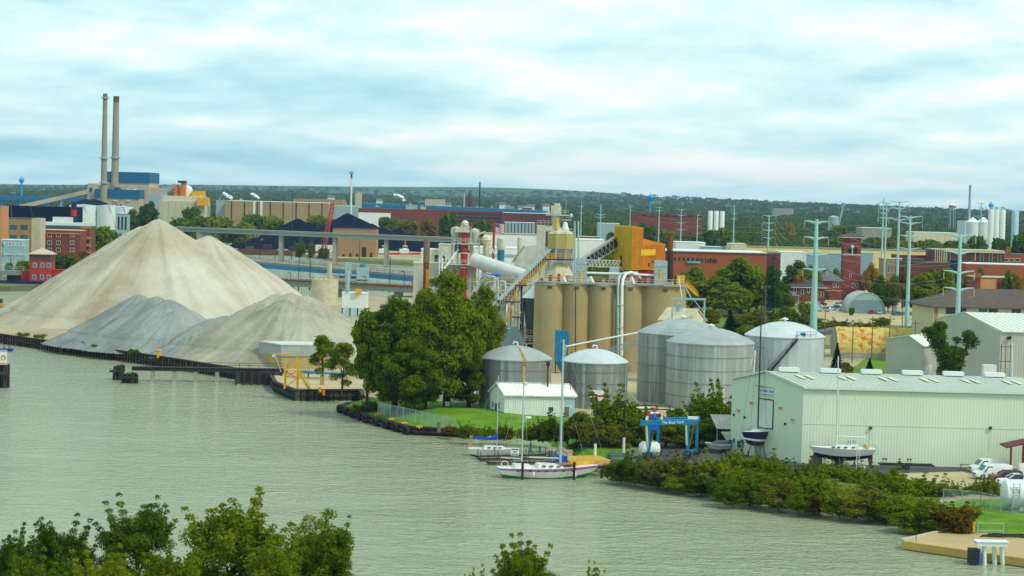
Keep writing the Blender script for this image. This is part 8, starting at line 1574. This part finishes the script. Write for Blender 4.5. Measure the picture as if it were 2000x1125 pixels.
def water_tower(label,px,yb,yc,rpx,Y,mat,legs=False):
    g = Vector((At(px,yb,Y).x,Y,terrain(At(px,yb,Y).x,Y))); zc = At(px,yc,Y).z-g.z; r = rpx*Y/FOC; t = thing('water_tower',label,'water tower',g)
    if legs:
        MB().lathe([(0.01,zc-r*0.9),(r*0.8,zc-r*0.7),(r,zc-r*0.3),(r,zc+r*0.6),(r*0.6,zc+r*0.95),(0.01,zc+r*1.1)],n=20).build('tank',MATS[mat],t,True); MB().lathe([(r*1.03,zc-0.1*r),(r*1.03,zc+0.3*r)],n=20).build('red_band',MATS['dull_red'],t)
        for a in range(6): MB().tube((r*1.0*math.cos(a),r*1.0*math.sin(a),0),(r*0.8*math.cos(a),r*0.8*math.sin(a),zc-r*0.6),r*0.06,n=5).build('leg',MATS['steel'],t)
    else:
        MB().lathe([(r*0.7,0),(r*0.28,zc*0.3),(r*0.26,zc-r*1.3),(r*0.6,zc-r*0.75),(r*0.98,zc-r*0.1),(r*0.9,zc+r*0.45),(r*0.4,zc+r*0.85),(0.01,zc+r*0.95)],n=20).build('tank',MATS[mat],t,True); MB().tube((0,0,zc+r*0.9),(0,0,zc+r*1.4),r*0.12,n=6).build('beacon',MATS['dark_steel'],t)
M('tower_blue',(0.06,0.33,0.72),0.5,0.05)
water_tower('light blue water tower on the horizon above the kiln house',1270,402,385,5.6,3600,'tower_blue'); water_tower('tiny blue water tower at the far left horizon',42,362,352,5.5,4200,'tower_blue'); water_tower('blue water tower peeping above the white silos',1935,425,401,5.2,2300,'tower_blue'); water_tower('white water tank on legs with a red band on the right horizon',1860,418,404.5,7,2600,'white',True)
def silo_row(label,pxs,rpx,yt,yb,Y,mat,conveyor=False):
    t = thing('silo_group',label,'silos',(At(pxs[0],yb,Y).x,Y,2)); x0 = t.location.x; h = At(pxs[0],yt,Y).z-2; r = rpx*Y/FOC
    for px in pxs: MB().lathe([(r,0),(r,h),(r*0.9,h+r*0.25),(0.01,h+r*0.3)],(At(px,yb,Y).x-x0,0,0),16).build('silo',MATS[mat],t,True)
    if conveyor:
        for px in pxs: MB().box(At(px,yb,Y).x-x0-1.2,-1,h,At(px,yb,Y).x-x0+1.2,1,h+3).build('head_unit',MATS['galv'],t)
silo_row('three white silos standing in the trees above the brick works',(1387,1398.5,1410),4.7,413,440,1500,'white'); silo_row('tall white silo block on the right horizon',(1935,1945,1957),6,411,452,1600,'white',True); silo_row('single pale blue silo at the right picture edge',(1982,),7,412,450,1620,'pale_blue')
for px,lab in ((1899,'left white pointed storage tent at the right horizon'),(1920,'right white pointed storage tent at the right horizon')):
    t = thing('storage_tent',lab,'tent',(At(px,450,1640).x,1640,2),0,'white storage tents'); h = At(px,434,1640).z-2; MB().lathe([(5.2,0),(5.2,h)],n=16).build('wall',MATS['white'],t,True); MB().lathe([(5.4,h),(2.2,h+2.8),(0.05,h+4.2)],n=16).build('roof',MATS['white'],t,True)
t = thing('grain_leg','slender leaning grain elevator leg in the trees','elevator',(At(1641,430,1900).x,1900,2)); MB().tube((-3,0,12),(3,0,At(1646,396,1900).z-2),0.8,n=6).build('leg_pipe',MATS['galv'],t); MB().lathe([(5,0),(5,At(1635,424,1900).z-2),(0.01,At(1635,421,1900).z-2)],(-6,0,0),12).build('bin',MATS['galv'],t,True)

# ------------------------------------------------------------ vegetation
random.seed(21)
def proto_lobes(key,h,w,lobes,nl,size,tr):
    bl = []
    for lx,ly,lz,R in lobes: bl += blobs_ell((lx,ly,lz),(R,R,R*1.05),int(9+R*2.2),R*0.26,R*0.46,-0.9,0.6)
    for i in range(40):
        c = random.choice(bl); d = sph(1)[0]; d[2] = abs(d[2]); bl.append((c[0]+d[0]*c[3]*1.25,c[1]+d[1]*c[3]*1.25,c[2]+d[2]*c[3]*1.35,c[3]*0.42))
    P,Nr = crown_pts(bl,nl,0.45); P[:,2] = np.maximum(P[:,2],0.2); PROTO[key] = (h,w,trunk_mesh('trunk',h,tr,bl,14),leaf_mesh('crown',P,Nr,size,LM['mid']))
proto_lobes('cotton',26,22,[(0,0,21,4.6),(-5.5,1,18,4.4),(5.5,-1,17.5,4.6),(-7.5,-1,11.5,4.2),(7.2,1,10.5,4.4),(0.5,-4,14,4.8),(-2.5,-5,7.5,4.2),(4,-5,6.5,4.0),(2,4,16,4.8),(-4,4,10,4.5),(-1,0,4.5,4),(8.5,0,5,3)],42000,0.31,0.75)
proto('fore',14,(5.2,4.9,5.2),8.6,46,0.8,1.5,42000,0.125,0.3,up=0.3,zmin=-0.75,spikes=18)
proto('fore_tall',15,(2.5,2.5,6.4),8.4,90,0.55,1.0,26000,0.12,0.25,up=0.3,zmin=-0.85,spikes=10)
for key,leaf,px,yb,yt,w,lab in (
    ('cotton','mid',872,798,519,200,'tallest broad green cottonwood on the point beside the tanks'),('cotton','mid',770,800,572,165,'dense green cottonwood on the left of the cottonwood group'),('cotton','light',942,786,548,112,'cottonwood leaning over the first tank on the right of the group'),
    ('cotton','mid',800,808,655,150,'low dark cottonwood in front of the group above the fence'),('cotton','mid',828,802,556,150,'middle cottonwood filling the group'),('ragged','mid',716,798,598,80,'thin ragged tree at the left edge of the cottonwood group'),('cotton','dark',915,798,660,110,'dark lower tree between the cottonwoods and the first tank')):
    tree_px(key,leaf,px,yb,yt,w,lab,group='cottonwoods on the point')
tree_px('sparse','light',668,768,662,62,'small yellow-green tree growing on the work pad'); tree_px('sparse','mid',630,742,650,56,'thin green feathery tree behind the work pad')
def fg(key,leaf,px,yt,w,Y,lab):
    g = Vector((At(px,1125,Y).x,Y,1.0)); plant(key,leaf,g,At(px,yt+12,Y).z-1,w*Y/FOC,lab,group='treetops along the near bank')
fg('fore','dark',25,1042,130,170,'dark drooping treetop in the bottom left corner'); fg('fore','dark',120,1018,170,176,'dark pointed treetop second from the bottom left corner'); fg('fore','dark',265,985,190,180,'dark wide treetop left of the lighter round one'); fg('fore','mid',455,982,270,172,'broad mid-green round treetop in the bottom left group'); fg('fore_tall','mid',600,985,90,168,'narrow upright treetop beside the tallest poplar tip'); fg('fore_tall','mid',645,972,100,165,'tallest poplar tip at the right of the bottom left group'); fg('fore','light',195,1082,170,158,'yellow-green low treetop in front of the dark ones'); fg('fore','light',350,1075,190,160,'light green low treetop in front of the round one'); fg('fore','light',545,1065,170,160,'light green low treetop below the poplar tips'); fg('fore','light',1022,1062,165,166,'lone yellow-green treetop at the bottom middle'); fg('fore','light',1160,1108,60,168,'small yellow-green sprig right of the lone bottom treetop'); fg('fore','mid',70,1085,160,160,'mid-green low treetop at the bottom left'); fg('fore','light',930,1115,60,167,'small sprig left of the lone bottom treetop')
# river bank shrubs
bank = [(1213,938,890,62,'dark'),(1240,942,896,55,'mid'),(1224,938,906,30,'russet'),(1285,948,894,95,'brown'),(1340,950,890,95,'olive'),(1395,955,890,85,'olive'),(1330,955,918,70,'mid'),(1265,946,915,60,'mid'),(1405,970,925,62,'dark'),(1450,945,884,88,'mid'),(1500,950,892,80,'mid'),(1465,980,915,80,'mid'),(1430,984,938,66,'mid'),(1545,962,905,72,'light'),(1590,995,925,92,'mid'),(1520,990,935,70,'olive'),(1565,1000,958,60,'light'),(1622,950,904,78,'mid'),(1664,960,910,74,'mid'),(1690,1010,955,90,'olive'),(1640,1006,948,70,'light'),(1730,972,915,90,'mid'),(1780,985,928,96,'mid'),(1830,988,938,80,'mid'),(1742,1014,965,84,'mid'),(1795,1034,985,92,'olive'),(1858,1042,985,92,'russet'),(1815,1032,978,60,'mid'),(1905,1010,985,50,'mid'),(1600,1000,965,55,'russet'),(1480,985,950,55,'olive'),(1370,962,930,55,'dark'),(1870,985,945,50,'mid'),(1920,985,935,46,'mid'),(1945,988,938,44,'mid'),(1898,978,938,40,'mid'),(1700,980,930,66,'light'),(1570,960,905,60,'mid')]
tone = {'dark': 'dark green','mid': 'leafy green','light': 'bright green','olive': 'yellow-olive','brown': 'brownish matted','russet': 'russet tinted'}
def where(px): 
    for a,s in ((1260,'at the inlet end of the river bank'),(1380,'on the bank below the blue boat hoist'),(1470,'on the bank below the shed gable'),(1580,'on the bank below the shed corner'),(1700,'on the bank below the white yacht'),(1820,'on the bank below the empty trailer'),(9999,'on the bank by the concrete apron')):
        if px < a: return s
ordn = ['',', second',', third',', fourth',', fifth',', sixth']
cnt = {}
for i,(px,yb,yt,w,lf) in enumerate(sorted(bank)):
    yt += (yb-yt)*0.1; lf = 'light' if (lf == 'mid' and i % 2) or (lf == 'olive' and i % 3) else lf
    k = (tone[lf],where(px)); cnt[k] = cnt.get(k,0)+1
    lab = '%s shrub %s%s' % (k[0],k[1],'' if cnt[k] == 1 else ordn[cnt[k]-1]+' such from left')
    g = G(px,yb,0.6 if yb > 930 else 1.8); plant(random.choice(['shrub','shrub_b']),lf,g,(At(px,yt,g.y).z-g.z)*1.05,w*g.y/FOC*1.12,lab,'shrub','shrub','shrubs along the river bank')
hedge = [(1086,862,815,62,'dark'),(1108,866,822,60,'dark'),(1140,872,800,80,'olive'),(1188,866,768,112,'light'),(1232,868,790,100,'mid'),(1270,855,800,72,'olive'),(1320,838,794,56,'dark'),(1385,862,770,100,'mid'),(1412,868,764,80,'mid'),(1342,872,815,92,'mid'),(1300,875,820,80,'olive'),(1392,874,812,80,'dark'),(1160,875,820,70,'olive'),(1255,872,815,80,'mid'),(1205,874,822,80,'olive')]
for i,(px,yb,yt,w,lf) in enumerate(sorted(hedge)): g = G(px,yb); plant(random.choice(['shrub','shrub_b','round']),lf,g,At(px,yt,g.y).z-2,w*g.y/FOC,'%s bush, number %s from the inlet in the thicket before the tanks' % (tone[lf],['one','two','three','four','five','six','seven','eight','nine','ten','eleven','twelve','thirteen','fourteen','fifteen'][i]),'bush','bush','thicket between the tanks and the boat yard')
inlet = [(700,808,785,40,'olive'),(722,808,783,36,'mid'),(745,822,812,16,'mid'),(908,856,830,34,'mid'),(935,857,835,40,'light'),(958,858,828,44,'mid'),(985,858,832,40,'olive'),(1010,859,834,44,'mid'),(1036,860,832,44,'light'),(1060,862,826,46,'dark'),(880,846,832,30,'russet'),(1120,882,862,30,'brown'),(1140,880,852,36,'russet')]
for i,(px,yb,yt,w,lf) in enumerate(inlet): g = G(px,yb,1.0); plant(random.choice(['shrub','weeds']),lf,g,At(px,yt,g.y).z-1.0,w*g.y/FOC*1.1,'%s weedy clump %s' % (tone[lf],['at the tip of the sea wall','beside the fence end at the sea wall tip','on the lawn among the yellow cleats','at the end of the straight sea wall','left of the sloop on the inlet bank','behind the sloop mast on the inlet bank','right of the sloop mast on the inlet bank','behind the sloop bow on the inlet bank','behind the white notice board on the inlet bank','below the white metal building corner','beside the timber post on the lawn','on the riprap behind the tall mast','by the blue pipe gate'][i]),'weed_clump','weeds','weeds round the inlet')
for px,yb,lab in ((45,661,'first'),(78,664,'second'),(168,679,'third'),(192,683,'fourth'),(262,694,'fifth')): g = G(px,yb-2,2.1); plant('weeds','mid',g,1.6,4.5,'%s small weed tuft from the left along the dock wall' % lab,'weed_tuft','weeds','weed tufts along the dock wall')
# middle distance trees, standing at (px, yb)
fill = [(1318,605,545,44,'mid'),(1340,600,560,50,'light'),(1405,600,548,60,'light'),(1516,602,560,46,'mid'),(1528,590,545,40,'dark'),(1538,628,596,40,'olive'),(1590,640,616,46,'light'),(1612,560,535,30,'dark'),(1634,540,520,26,'mid'),(1735,585,548,34,'dark'),(1745,575,530,40,'olive'),(1775,590,545,40,'light'),(1790,585,535,46,'mid'),(1830,598,548,46,'mid'),(1850,590,540,44,'light'),(1868,600,555,40,'dark'),(1886,575,528,40,'mid'),(1900,560,540,30,'dark'),(1925,548,530,26,'mid'),(1985,560,528,44,'olive'),(1720,640,618,40,'olive'),(1800,640,622,30,'light'),(1615,650,628,50,'olive'),(1520,650,622,50,'mid'),(1460,668,632,50,'light')]
fl_ = [('round',lf_,px_,yb_,yt_,w_,None if yb_ > 600 else 880 if 1600 < px_ < 1640 else 780 if px_ < 1700 else 745,'filler %s tree number %d counted from the left in the town' % (lf_,i_)) for i_,(px_,yb_,yt_,w_,lf_) in enumerate(fill)]
nrs = ['behind the silo stair','left of the brick works front','before the middle of the brick works','right of the brick works group','beside the dark columnar tree','in the field left of the thick pole','at the foot of the thick pole','behind the brick wing roof','behind the clock tower left side','just right of the right brick wing','between the right wing and the slender pole','left of the dark brick factory front','before the dark brick factory','between factory and brown roof','under the dark brick factory corner','at the brown roof left corner','before the red factory wall, left','before the red factory wall beside the brick shop','behind the brick shop','beside the golden tree at the right edge','behind the right end of the rusty arched shed','left of the brown roofed office','behind the grey hut roof','in the field right of the dark spruce','between the two large tank domes']
fl_ = [(*q[:7],'%s tree %s' % ({'mid': 'green','light': 'yellow-green','dark': 'dark green','olive': 'olive'}[q[1]],nrs[i])) for i,q in enumerate(fl_)]
mid_trees = fl_ + [('round','mid',1368,612,545,80,None,'second round green tree in front of the brick works'),('round','mid',1425,618,552,90,None,'low dense green tree at the front of the brick works group'),('round','light',1462,610,548,70,None,'lighter green tree inside the brick works group'),('round','olive',1495,606,555,50,None,'olive tree at the right end of the brick works group'),('round','olive',1380,640,600,60,None,'olive scrub tree below the brick works group'),('broad','mid',1445,612,500,120,None,'big round green tree right of the brick works front'),('round','mid',1395,615,535,95,None,'rounded green tree in front of the brick works'),('round','light',1350,612,512,75,None,'yellowish green tree close behind the silos'),('round','mid',1330,620,530,60,None,'green tree directly behind the silo stair'),('tall','mid',1478,612,540,70,None,'green tree on the right of the brick works group'),('spruce','spruce',1426,655,608,46,None,'dark blue-green spruce above the biggest tank'),('round','olive',1475,655,600,60,None,'olive bush tree beside the dark spruce'),('spruce','spruce',1634,728,670,34,None,'dark spruce left of the rusty arched shed'),('spruce','spruce',1698,726,700,22,None,'small dark spruce on the lawn behind the boat shed'),('spruce','spruce',1786,640,612,16,None,'little spruce beside the bracketed power pole'),('round','olive',1535,608,570,46,None,'yellow-green round tree by the pavilion'),('shrub','mid',1575,618,590,40,None,'green bush between the pavilion and thick power pole'),('shrub','light',1663,616,600,14,None,'small bush before the quonset hut'),('tall','dark',1512,590,515,40,700,'dark columnar tree at the end of the brick works'),('round','dark',1555,560,503,60,850,'dark green tree behind the low brick house'),('round','mid',1580,562,512,50,830,'mid green tree behind the thick power pole'),('round','yellow',1562,556,527,26,820,'small golden tree behind the low brick house'),('round','light',1610,545,520,30,850,'light green tree behind the brick wing'),('broad','yellow',1702,565,512,42,830,'bright golden tree right of the clock tower'),('round','dark',1722,600,533,40,770,'dark tree beside the right brick wing'),('ragged','russet',1762,600,515,44,780,'russet brown tree between the pylons'),('tall','light',1803,606,528,52,730,'yellow-green tree in front of the dark brick factory'),('tall','mid',1822,600,522,40,740,'mid green tree in front of the dark brick factory'),('tall','mid',1840,605,520,48,735,'tall green tree left of the pole behind the cut-back tree'),('round','russet',1812,612,575,36,700,'low russet tree at the car park edge'),('round','mid',1856,610,552,36,690,'green tree over the brown roof edge'),('round','dark',1912,560,515,30,700,'dark round tree before the red factory wall'),('round','dark',1968,545,520,26,690,'small dark round tree at the right before the red factory wall'),('broad','yellow',1994,565,535,44,680,'golden olive tree at the right picture edge'),('round','dark',1850,560,540,30,760,'dark tree behind the dark brick factory corner'),('round','mid',1160,520,478,36,640,'green tree under the conveyor gallery'),('round','mid',1185,520,470,40,650,'green tree left of the mustard kiln house'),('far_broad','dark',1222,500,455,60,900,'dark tree right behind the kiln house'),('far_round','mid',1350,500,477,44,860,'green tree showing above the brick works roof'),('ragged','mid',1545,640,605,40,None,'scrubby green tree left of the thick power pole'),('shrub','brown',1505,632,608,50,None,'dry brown scrub mound in the field'),('shrub','brown',1560,632,612,60,None,'second dry brown scrub mound in the field'),('shrub','olive',1440,640,618,60,None,'olive scrub beside the spruce'),('shrub','olive',1640,645,626,60,None,'olive scrub behind the grey hut'),('shrub','olive',1690,646,630,60,None,'olive scrub behind the rusty arched shed'),('round','dark',1650,736,705,36,None,'dark bush beside the left spruce behind the shed'),('shrub','olive',1655,738,715,30,None,'olive bush in front of the left spruce'),('round','yellow',1897,740,700,36,None,'small golden bush below the grey workshop'),
  ('broad','dark',290,470,392,46,1600,'dark tree in front of the power station right end'),('round','dark',262,470,404,36,1600,'dark tree before the power station turbine hall'),('far_broad','dark',375,470,393,50,1500,'dark tree before the cement works'),('far_round','light',392,480,412,70,1350,'light green tree mass left of the long tan warehouse'),('far_round','mid',350,480,415,50,1350,'green tree just over the sand pile peak'),('far_broad','mid',195,520,430,70,1000,'green tree between apartments and sand pile'),('far_round','dark',215,520,440,50,1020,'dark green tree at the sand pile shoulder'),('far_round','dark',135,525,487,40,850,'dark street tree over the sand pile edge, middle'),('far_round','dark',112,525,492,30,845,'dark street tree right of the red control tower'),('far_round','mid',45,525,503,36,840,'street tree left of the red control tower'),('far_round','mid',17,525,508,18,842,'small street tree at the far left'),('far_round','russet',165,520,482,24,880,'brownish tree below the balcony wing'),('far_broad','mid',430,470,414,60,1420,'green tree left of the low coal heap'),('far_broad','dark',490,470,410,66,1480,'dark tree in front of the long tan warehouse'),('far_broad','mid',530,470,414,54,1460,'green tree before the long tan warehouse, right of the dark one'),('far_round','light',480,475,425,44,1350,'light green tree above the girder bridge'),('far_round','olive',455,480,435,60,1300,'olive scrub above the girder bridge'),('far_broad','mid',615,470,412,60,1500,'green tree between the two coal heaps'),('far_broad','olive',640,475,420,44,1480,'olive tree beside the red crane boom'),('far_broad','mid',760,470,416,50,1560,'green tree right of the tallest coal heap'),('far_broad','olive',790,480,420,60,1480,'pale olive trees right of the coal bank'),('far_broad','dark',880,470,408,50,1450,'dark tree in front of the big brick mill, left'),('far_broad','dark',945,470,420,50,1400,'dark tree in front of the big brick mill, right'),('far_round','yellow',933,465,438,14,1350,'small golden tree in front of the brick mill'),('far_round','russet',835,470,420,40,1500,'russet tree left of the brick mill'),('shrub','mid',585,494,471,26,1215,'round green bush on the coal dock'),('shrub','mid',607,494,474,18,1215,'smaller round bush left of the white semi trailer'),('shrub','olive',634,500,483,26,1205,'bush at the foot of the red crane'),('far_broad','yellow',1542,460,425,26,1700,'small golden tree in the far woods')] + [('far_broad',lf_,px_,520,yt_,46,Y_,lab_) for lf_,px_,yt_,Y_,lab_ in (('dark',1690,462,1150,'dark tree below the grey depot roofs'),('olive',1728,456,1180,'olive tree below the grey depot roofs'),('light',1762,460,1100,'light green tree behind the slender pylon'),('dark',1795,466,1150,'dark tree below the left end of the cream depot'),('mid',1835,468,1120,'green tree below the middle of the cream depot'),('dark',1872,462,1180,'dark tree below the right end of the cream depot'),('mid',1910,450,1250,'green tree below the white tents'),('dark',1950,455,1250,'dark tree below the tall white silos'),('dark',1990,448,1250,'dark tree below the single pale silo'),('mid',1640,455,1200,'green tree left of the clock tower roof'),('dark',1390,440,1380,'dark tree below the three white silos'),('mid',1415,436,1400,'green tree right below the three white silos'),('dark',1260,428,1500,'dark tree before the dull red mill, left'),('mid',1300,440,1450,'green tree before the dull red mill, middle'),('dark',1200,445,1250,'dark tree before the grey flat shed'),('mid',1700,455,1370,'tall green tree masking the grey depot, left'),('dark',1736,453,1370,'tall dark tree masking the grey depot, right'),('olive',1790,463,1420,'tall olive tree masking the cream depot, left'),('mid',1818,461,1420,'tall green tree masking the cream depot'),('dark',1862,463,1420,'tall dark tree masking the cream depot, right'),('mid',1632,432,1800,'tall green tree masking the grain bin'),('dark',1655,438,1750,'tall dark tree right of the grain bin'))]
for key,lf,px,yb,yt,w,Y,lab in mid_trees:
    nm = 'shrub' if key.startswith('shrub') else ('spruce_tree' if key == 'spruce' else 'tree'); tree_px(key,lf,px,yb,yt,w,lab,Y,name=nm,cat='shrub' if nm == 'shrub' else 'tree',group='trees of the middle distance')
# tangled undergrowth on the river bank
n = 26000; ii = rng.random(n)*(len(BANK)-1); jj = ii.astype(int); f = (ii-jj)[:,None]; So = np.array(SHORE[9:]); Bo = np.array(BANK); a_ = So[jj]*(1-f)+So[jj+1]*f; c_ = Bo[jj]*(1-f)+Bo[jj+1]*f; q = rng.random((n,1)); pq = a_*(1-q)+c_*q+rng.normal(size=(n,2))*0.4
vn = value_noise(77); hh_ = 0.25+1.5*vn(pq[:,0]*0.35,pq[:,1]*0.35); P = np.concatenate([pq,(0.15+1.9*q[:,0]+hh_*rng.random(n))[:,None]],1); P = P[P[:,2] > 0.1]
tag(link('undergrowth',leaf_mesh('undergrowth',P,sph(len(P))+np.array([0,-0.2,0.8]),0.16,LM['light'])),'tangled green undergrowth covering the river bank','undergrowth',None,'stuff')
# the cut-back leafy tree behind the boat shed
g = Vector((At(1852,742,405).x,405,2.0)); bl = []
for px,yt,r in ((1830,660,2.0),(1815,650,1.6),(1838,640,1.5),(1845,690,2.2),(1850,705,2.0),(1862,690,1.9),(1895,668,1.7),(1892,655,1.3),(1868,712,1.8),(1835,675,1.8),(1868,664,0.9),(1880,690,1.2),(1848,728,2.0)): v = At(px,yt,g.y)-g; bl.append((v.x,random.uniform(-1,1),v.z,r*0.9))
P,Nr = crown_pts(bl,9000,0.4); t = thing('tree','dark leafy cut-back tree with bare stub behind the boat shed roof','tree',g); link('crown',leaf_mesh('crown',P,Nr,0.24,LM['dark']),t); link('trunk',trunk_mesh('trunk',9,0.35,bl,10,0.15),t); v = At(1893,652,g.y)-g; MB().path([(0.5,0,2),(v.x*0.6,0,v.z*0.5),(v.x,-1.4,v.z)],[0.3,0.3,0.28],7).build('bare_stub',MATS['bark'],t,True,False)
# individual wood-edge trees on the right
excl_all = [(1225,1385,1750),(1376,1420,1500),(1870,2000,1650),(1770,1885,1450),(1672,1750,1400),(1160,1215,1500),(1625,1650,1900)]
k = 0; rs = random.Random(5); dirs = ['left','middle','right']
for i in range(150):
    px = 1110+rs.random()*930; Y = 1080+rs.random()**1.3*700; x = At(px,470,Y).x
    if any(a < px < b_ and 0.84*yb_ < Y < yb_+30 for a,b_,yb_ in excl_all) or k >= 95: continue
    if Y < 1150 and px < 1430: continue
    hgt = rs.uniform(11,17); lf = rs.choice(['mid','mid','dark','dark','dark','light','olive','mid','dark','yellow' if rs.random() < 0.12 else 'dark','russet' if rs.random() < 0.3 else 'mid']); k += 1
    tn = {'mid': 'mid green','dark': 'dark green','light': 'pale green','olive': 'olive','yellow': 'golden','russet': 'russet'}[lf]; wh = ['behind the conveyor gallery','behind the kiln house','above the brick works roof','above the right end of the brick works','left of the clock tower','between clock tower and pylons','above the dark brick factory','above the concrete office'][min(7,int((px-1110)/112))]; dp = 'nearer' if Y < 1250 else ('farther' if Y < 1500 else 'farthest')
    plant(rs.choice(['far_round','far_broad']),lf,(x,Y,2.0),hgt,hgt*rs.uniform(0.9,1.35),'%s %s%s wood-edge tree %s' % (dp,'tall ' if hgt > 15 else ('low ' if hgt < 12.5 else ''),tn,wh),group='%s wood-edge trees %s' % (tn,wh))
# the far woods, one mass to the horizon
fm_ = leafmat('far_leaves',(0.012,0.042,0.006),(0.042,0.095,0.008),(0.16,0.15,0.012),0.12); fm_.node_tree.nodes['Noise Texture'].inputs['Scale'].default_value = 0.03
Pl = []; Nl = []; Sl = []
def far_tree(x,y,h,w,n):
    d = sph(n); d[:,2] = np.abs(d[:,2])*1.1-0.3; q = 0.82+0.26*rng.random((n,1)); c = np.array([x,y,terrain(x,y)+h*0.52])
    lump = 1+0.22*np.sin(d[:,:1]*5+x)+0.18*np.cos(d[:,1:2]*6+y); Pl.append(c+d*q*lump*np.array([w/2,w/2,h*0.46])); Nl.append(d+0.16*rng.normal(size=(n,3))+np.array([0,0,0.1])); Sl.append(np.full(n,w*2.2/math.sqrt(n)*0.36))
N_ = 8600
for i in range(N_):
    px = -60+2120*rng.random(); Y = 1500*(9300/1500)**rng.random(); x = At(px,400,Y).x
    if px < 1120 and Y < 2450: continue
    if Y < 2750 and (px < 330 or 690 < px < 1000) and Y < 2700: continue
    if any(a < px < b_ and 0.9*yb_ < Y < yb_+60 for a,b_,yb_ in excl_all): continue
    n = 85 if Y < 2200 else (44 if Y < 3500 else 18); far_tree(x,Y,9+8*rng.random(),(10+8*rng.random())*(1 if Y < 3500 else 1.5),n)
tag(link('forest',leaf_mesh('forest',np.concatenate(Pl),np.concatenate(Nl),np.concatenate(Sl),fm_)),'far wooded country reaching to the low horizon','forest',None,'stuff')
# small pale houses showing among the far trees
rs = random.Random(11)
for i,(px,py,Y) in enumerate(((1012,402,3000),(1030,400,3300),(862,396,2800),(975,396,3200),(1060,399,3400),(640,382,3500),(735,388,3400))):
    g = Vector((At(px,py,Y).x,Y,2)); h = At(px,py,Y).z-2; w = rs.uniform(9,14); t = thing('house','pale gabled house in the far trees, %s one from the left' % ['fifth','sixth','third','fourth','seventh','first','second'][i],'house',g,0,'pale houses in the far woods'); MB().box(0,0,0,w,8,h*0.9).build('wall',MATS['white'],t); MB().yz([(-0.5,h*0.9),(8.5,h*0.9),(4,h*0.9+4)],-0.4,w+0.4).build('roof',MATS['roof_grey'],t)
# steam plumes from the mill roofs
def steam(px,py,Y,w,lab):
    c = At(px,py,Y); t = thing('steam_plume',lab,'steam',c); t['kind'] = 'stuff'; bm = bmesh.new()
    for k in range(26):
        q = k/26; s = w*(0.05+0.09*q)*rs.uniform(0.6,1.3); mt_ = Matrix.Translation((-w*0.9*q*q+rs.uniform(-1,1)*w*0.1,rs.uniform(-2,2),(q*0.55+rs.uniform(-0.08,0.08))*w))@Matrix.Diagonal((s*1.3,s,s*0.8,1)); bmesh.ops.create_icosphere(bm,subdivisions=2,radius=1.0,matrix=mt_)
    for v in bm.verts: v.co += Vector((rs.uniform(-1,1),rs.uniform(-1,1),rs.uniform(-1,1)))*w*0.025
    me = bpy.data.meshes.new('plume'); bm.to_mesh(me); bm.free(); me.shade_smooth(); me.materials.append(M('steam',(0.85,0.88,0.88),1.0,0.03,spec=0.0)); link('plume',me,t)
steam(452,389,1780,9,'white steam puff over the left end of the long tan warehouse'); steam(505,388,1780,7,'white steam puff over the middle of the long tan warehouse'); steam(790,393,2500,14,'white steam plume on the horizon left of the church')

# ------------------------------------------------------------ air
hz = MB().box(-7000,-300,-6,7000,10600,190)
ho = tag(hz.build('haze',bpy.data.materials.new('haze')),None,None,None,'stuff'); hm = ho.data.materials[0]; hm.use_nodes = True; hn = hm.node_tree; hn.nodes.clear()
vo = hn.nodes.new('ShaderNodeOutputMaterial'); pv = hn.nodes.new('ShaderNodeVolumePrincipled'); pv.inputs['Color'].default_value = (0.40,0.70,1.0,1); pv.inputs['Density'].default_value = 0.000042; pv.inputs['Anisotropy'].default_value = 0.0; hn.links.new(pv.outputs[0],vo.inputs['Volume'])
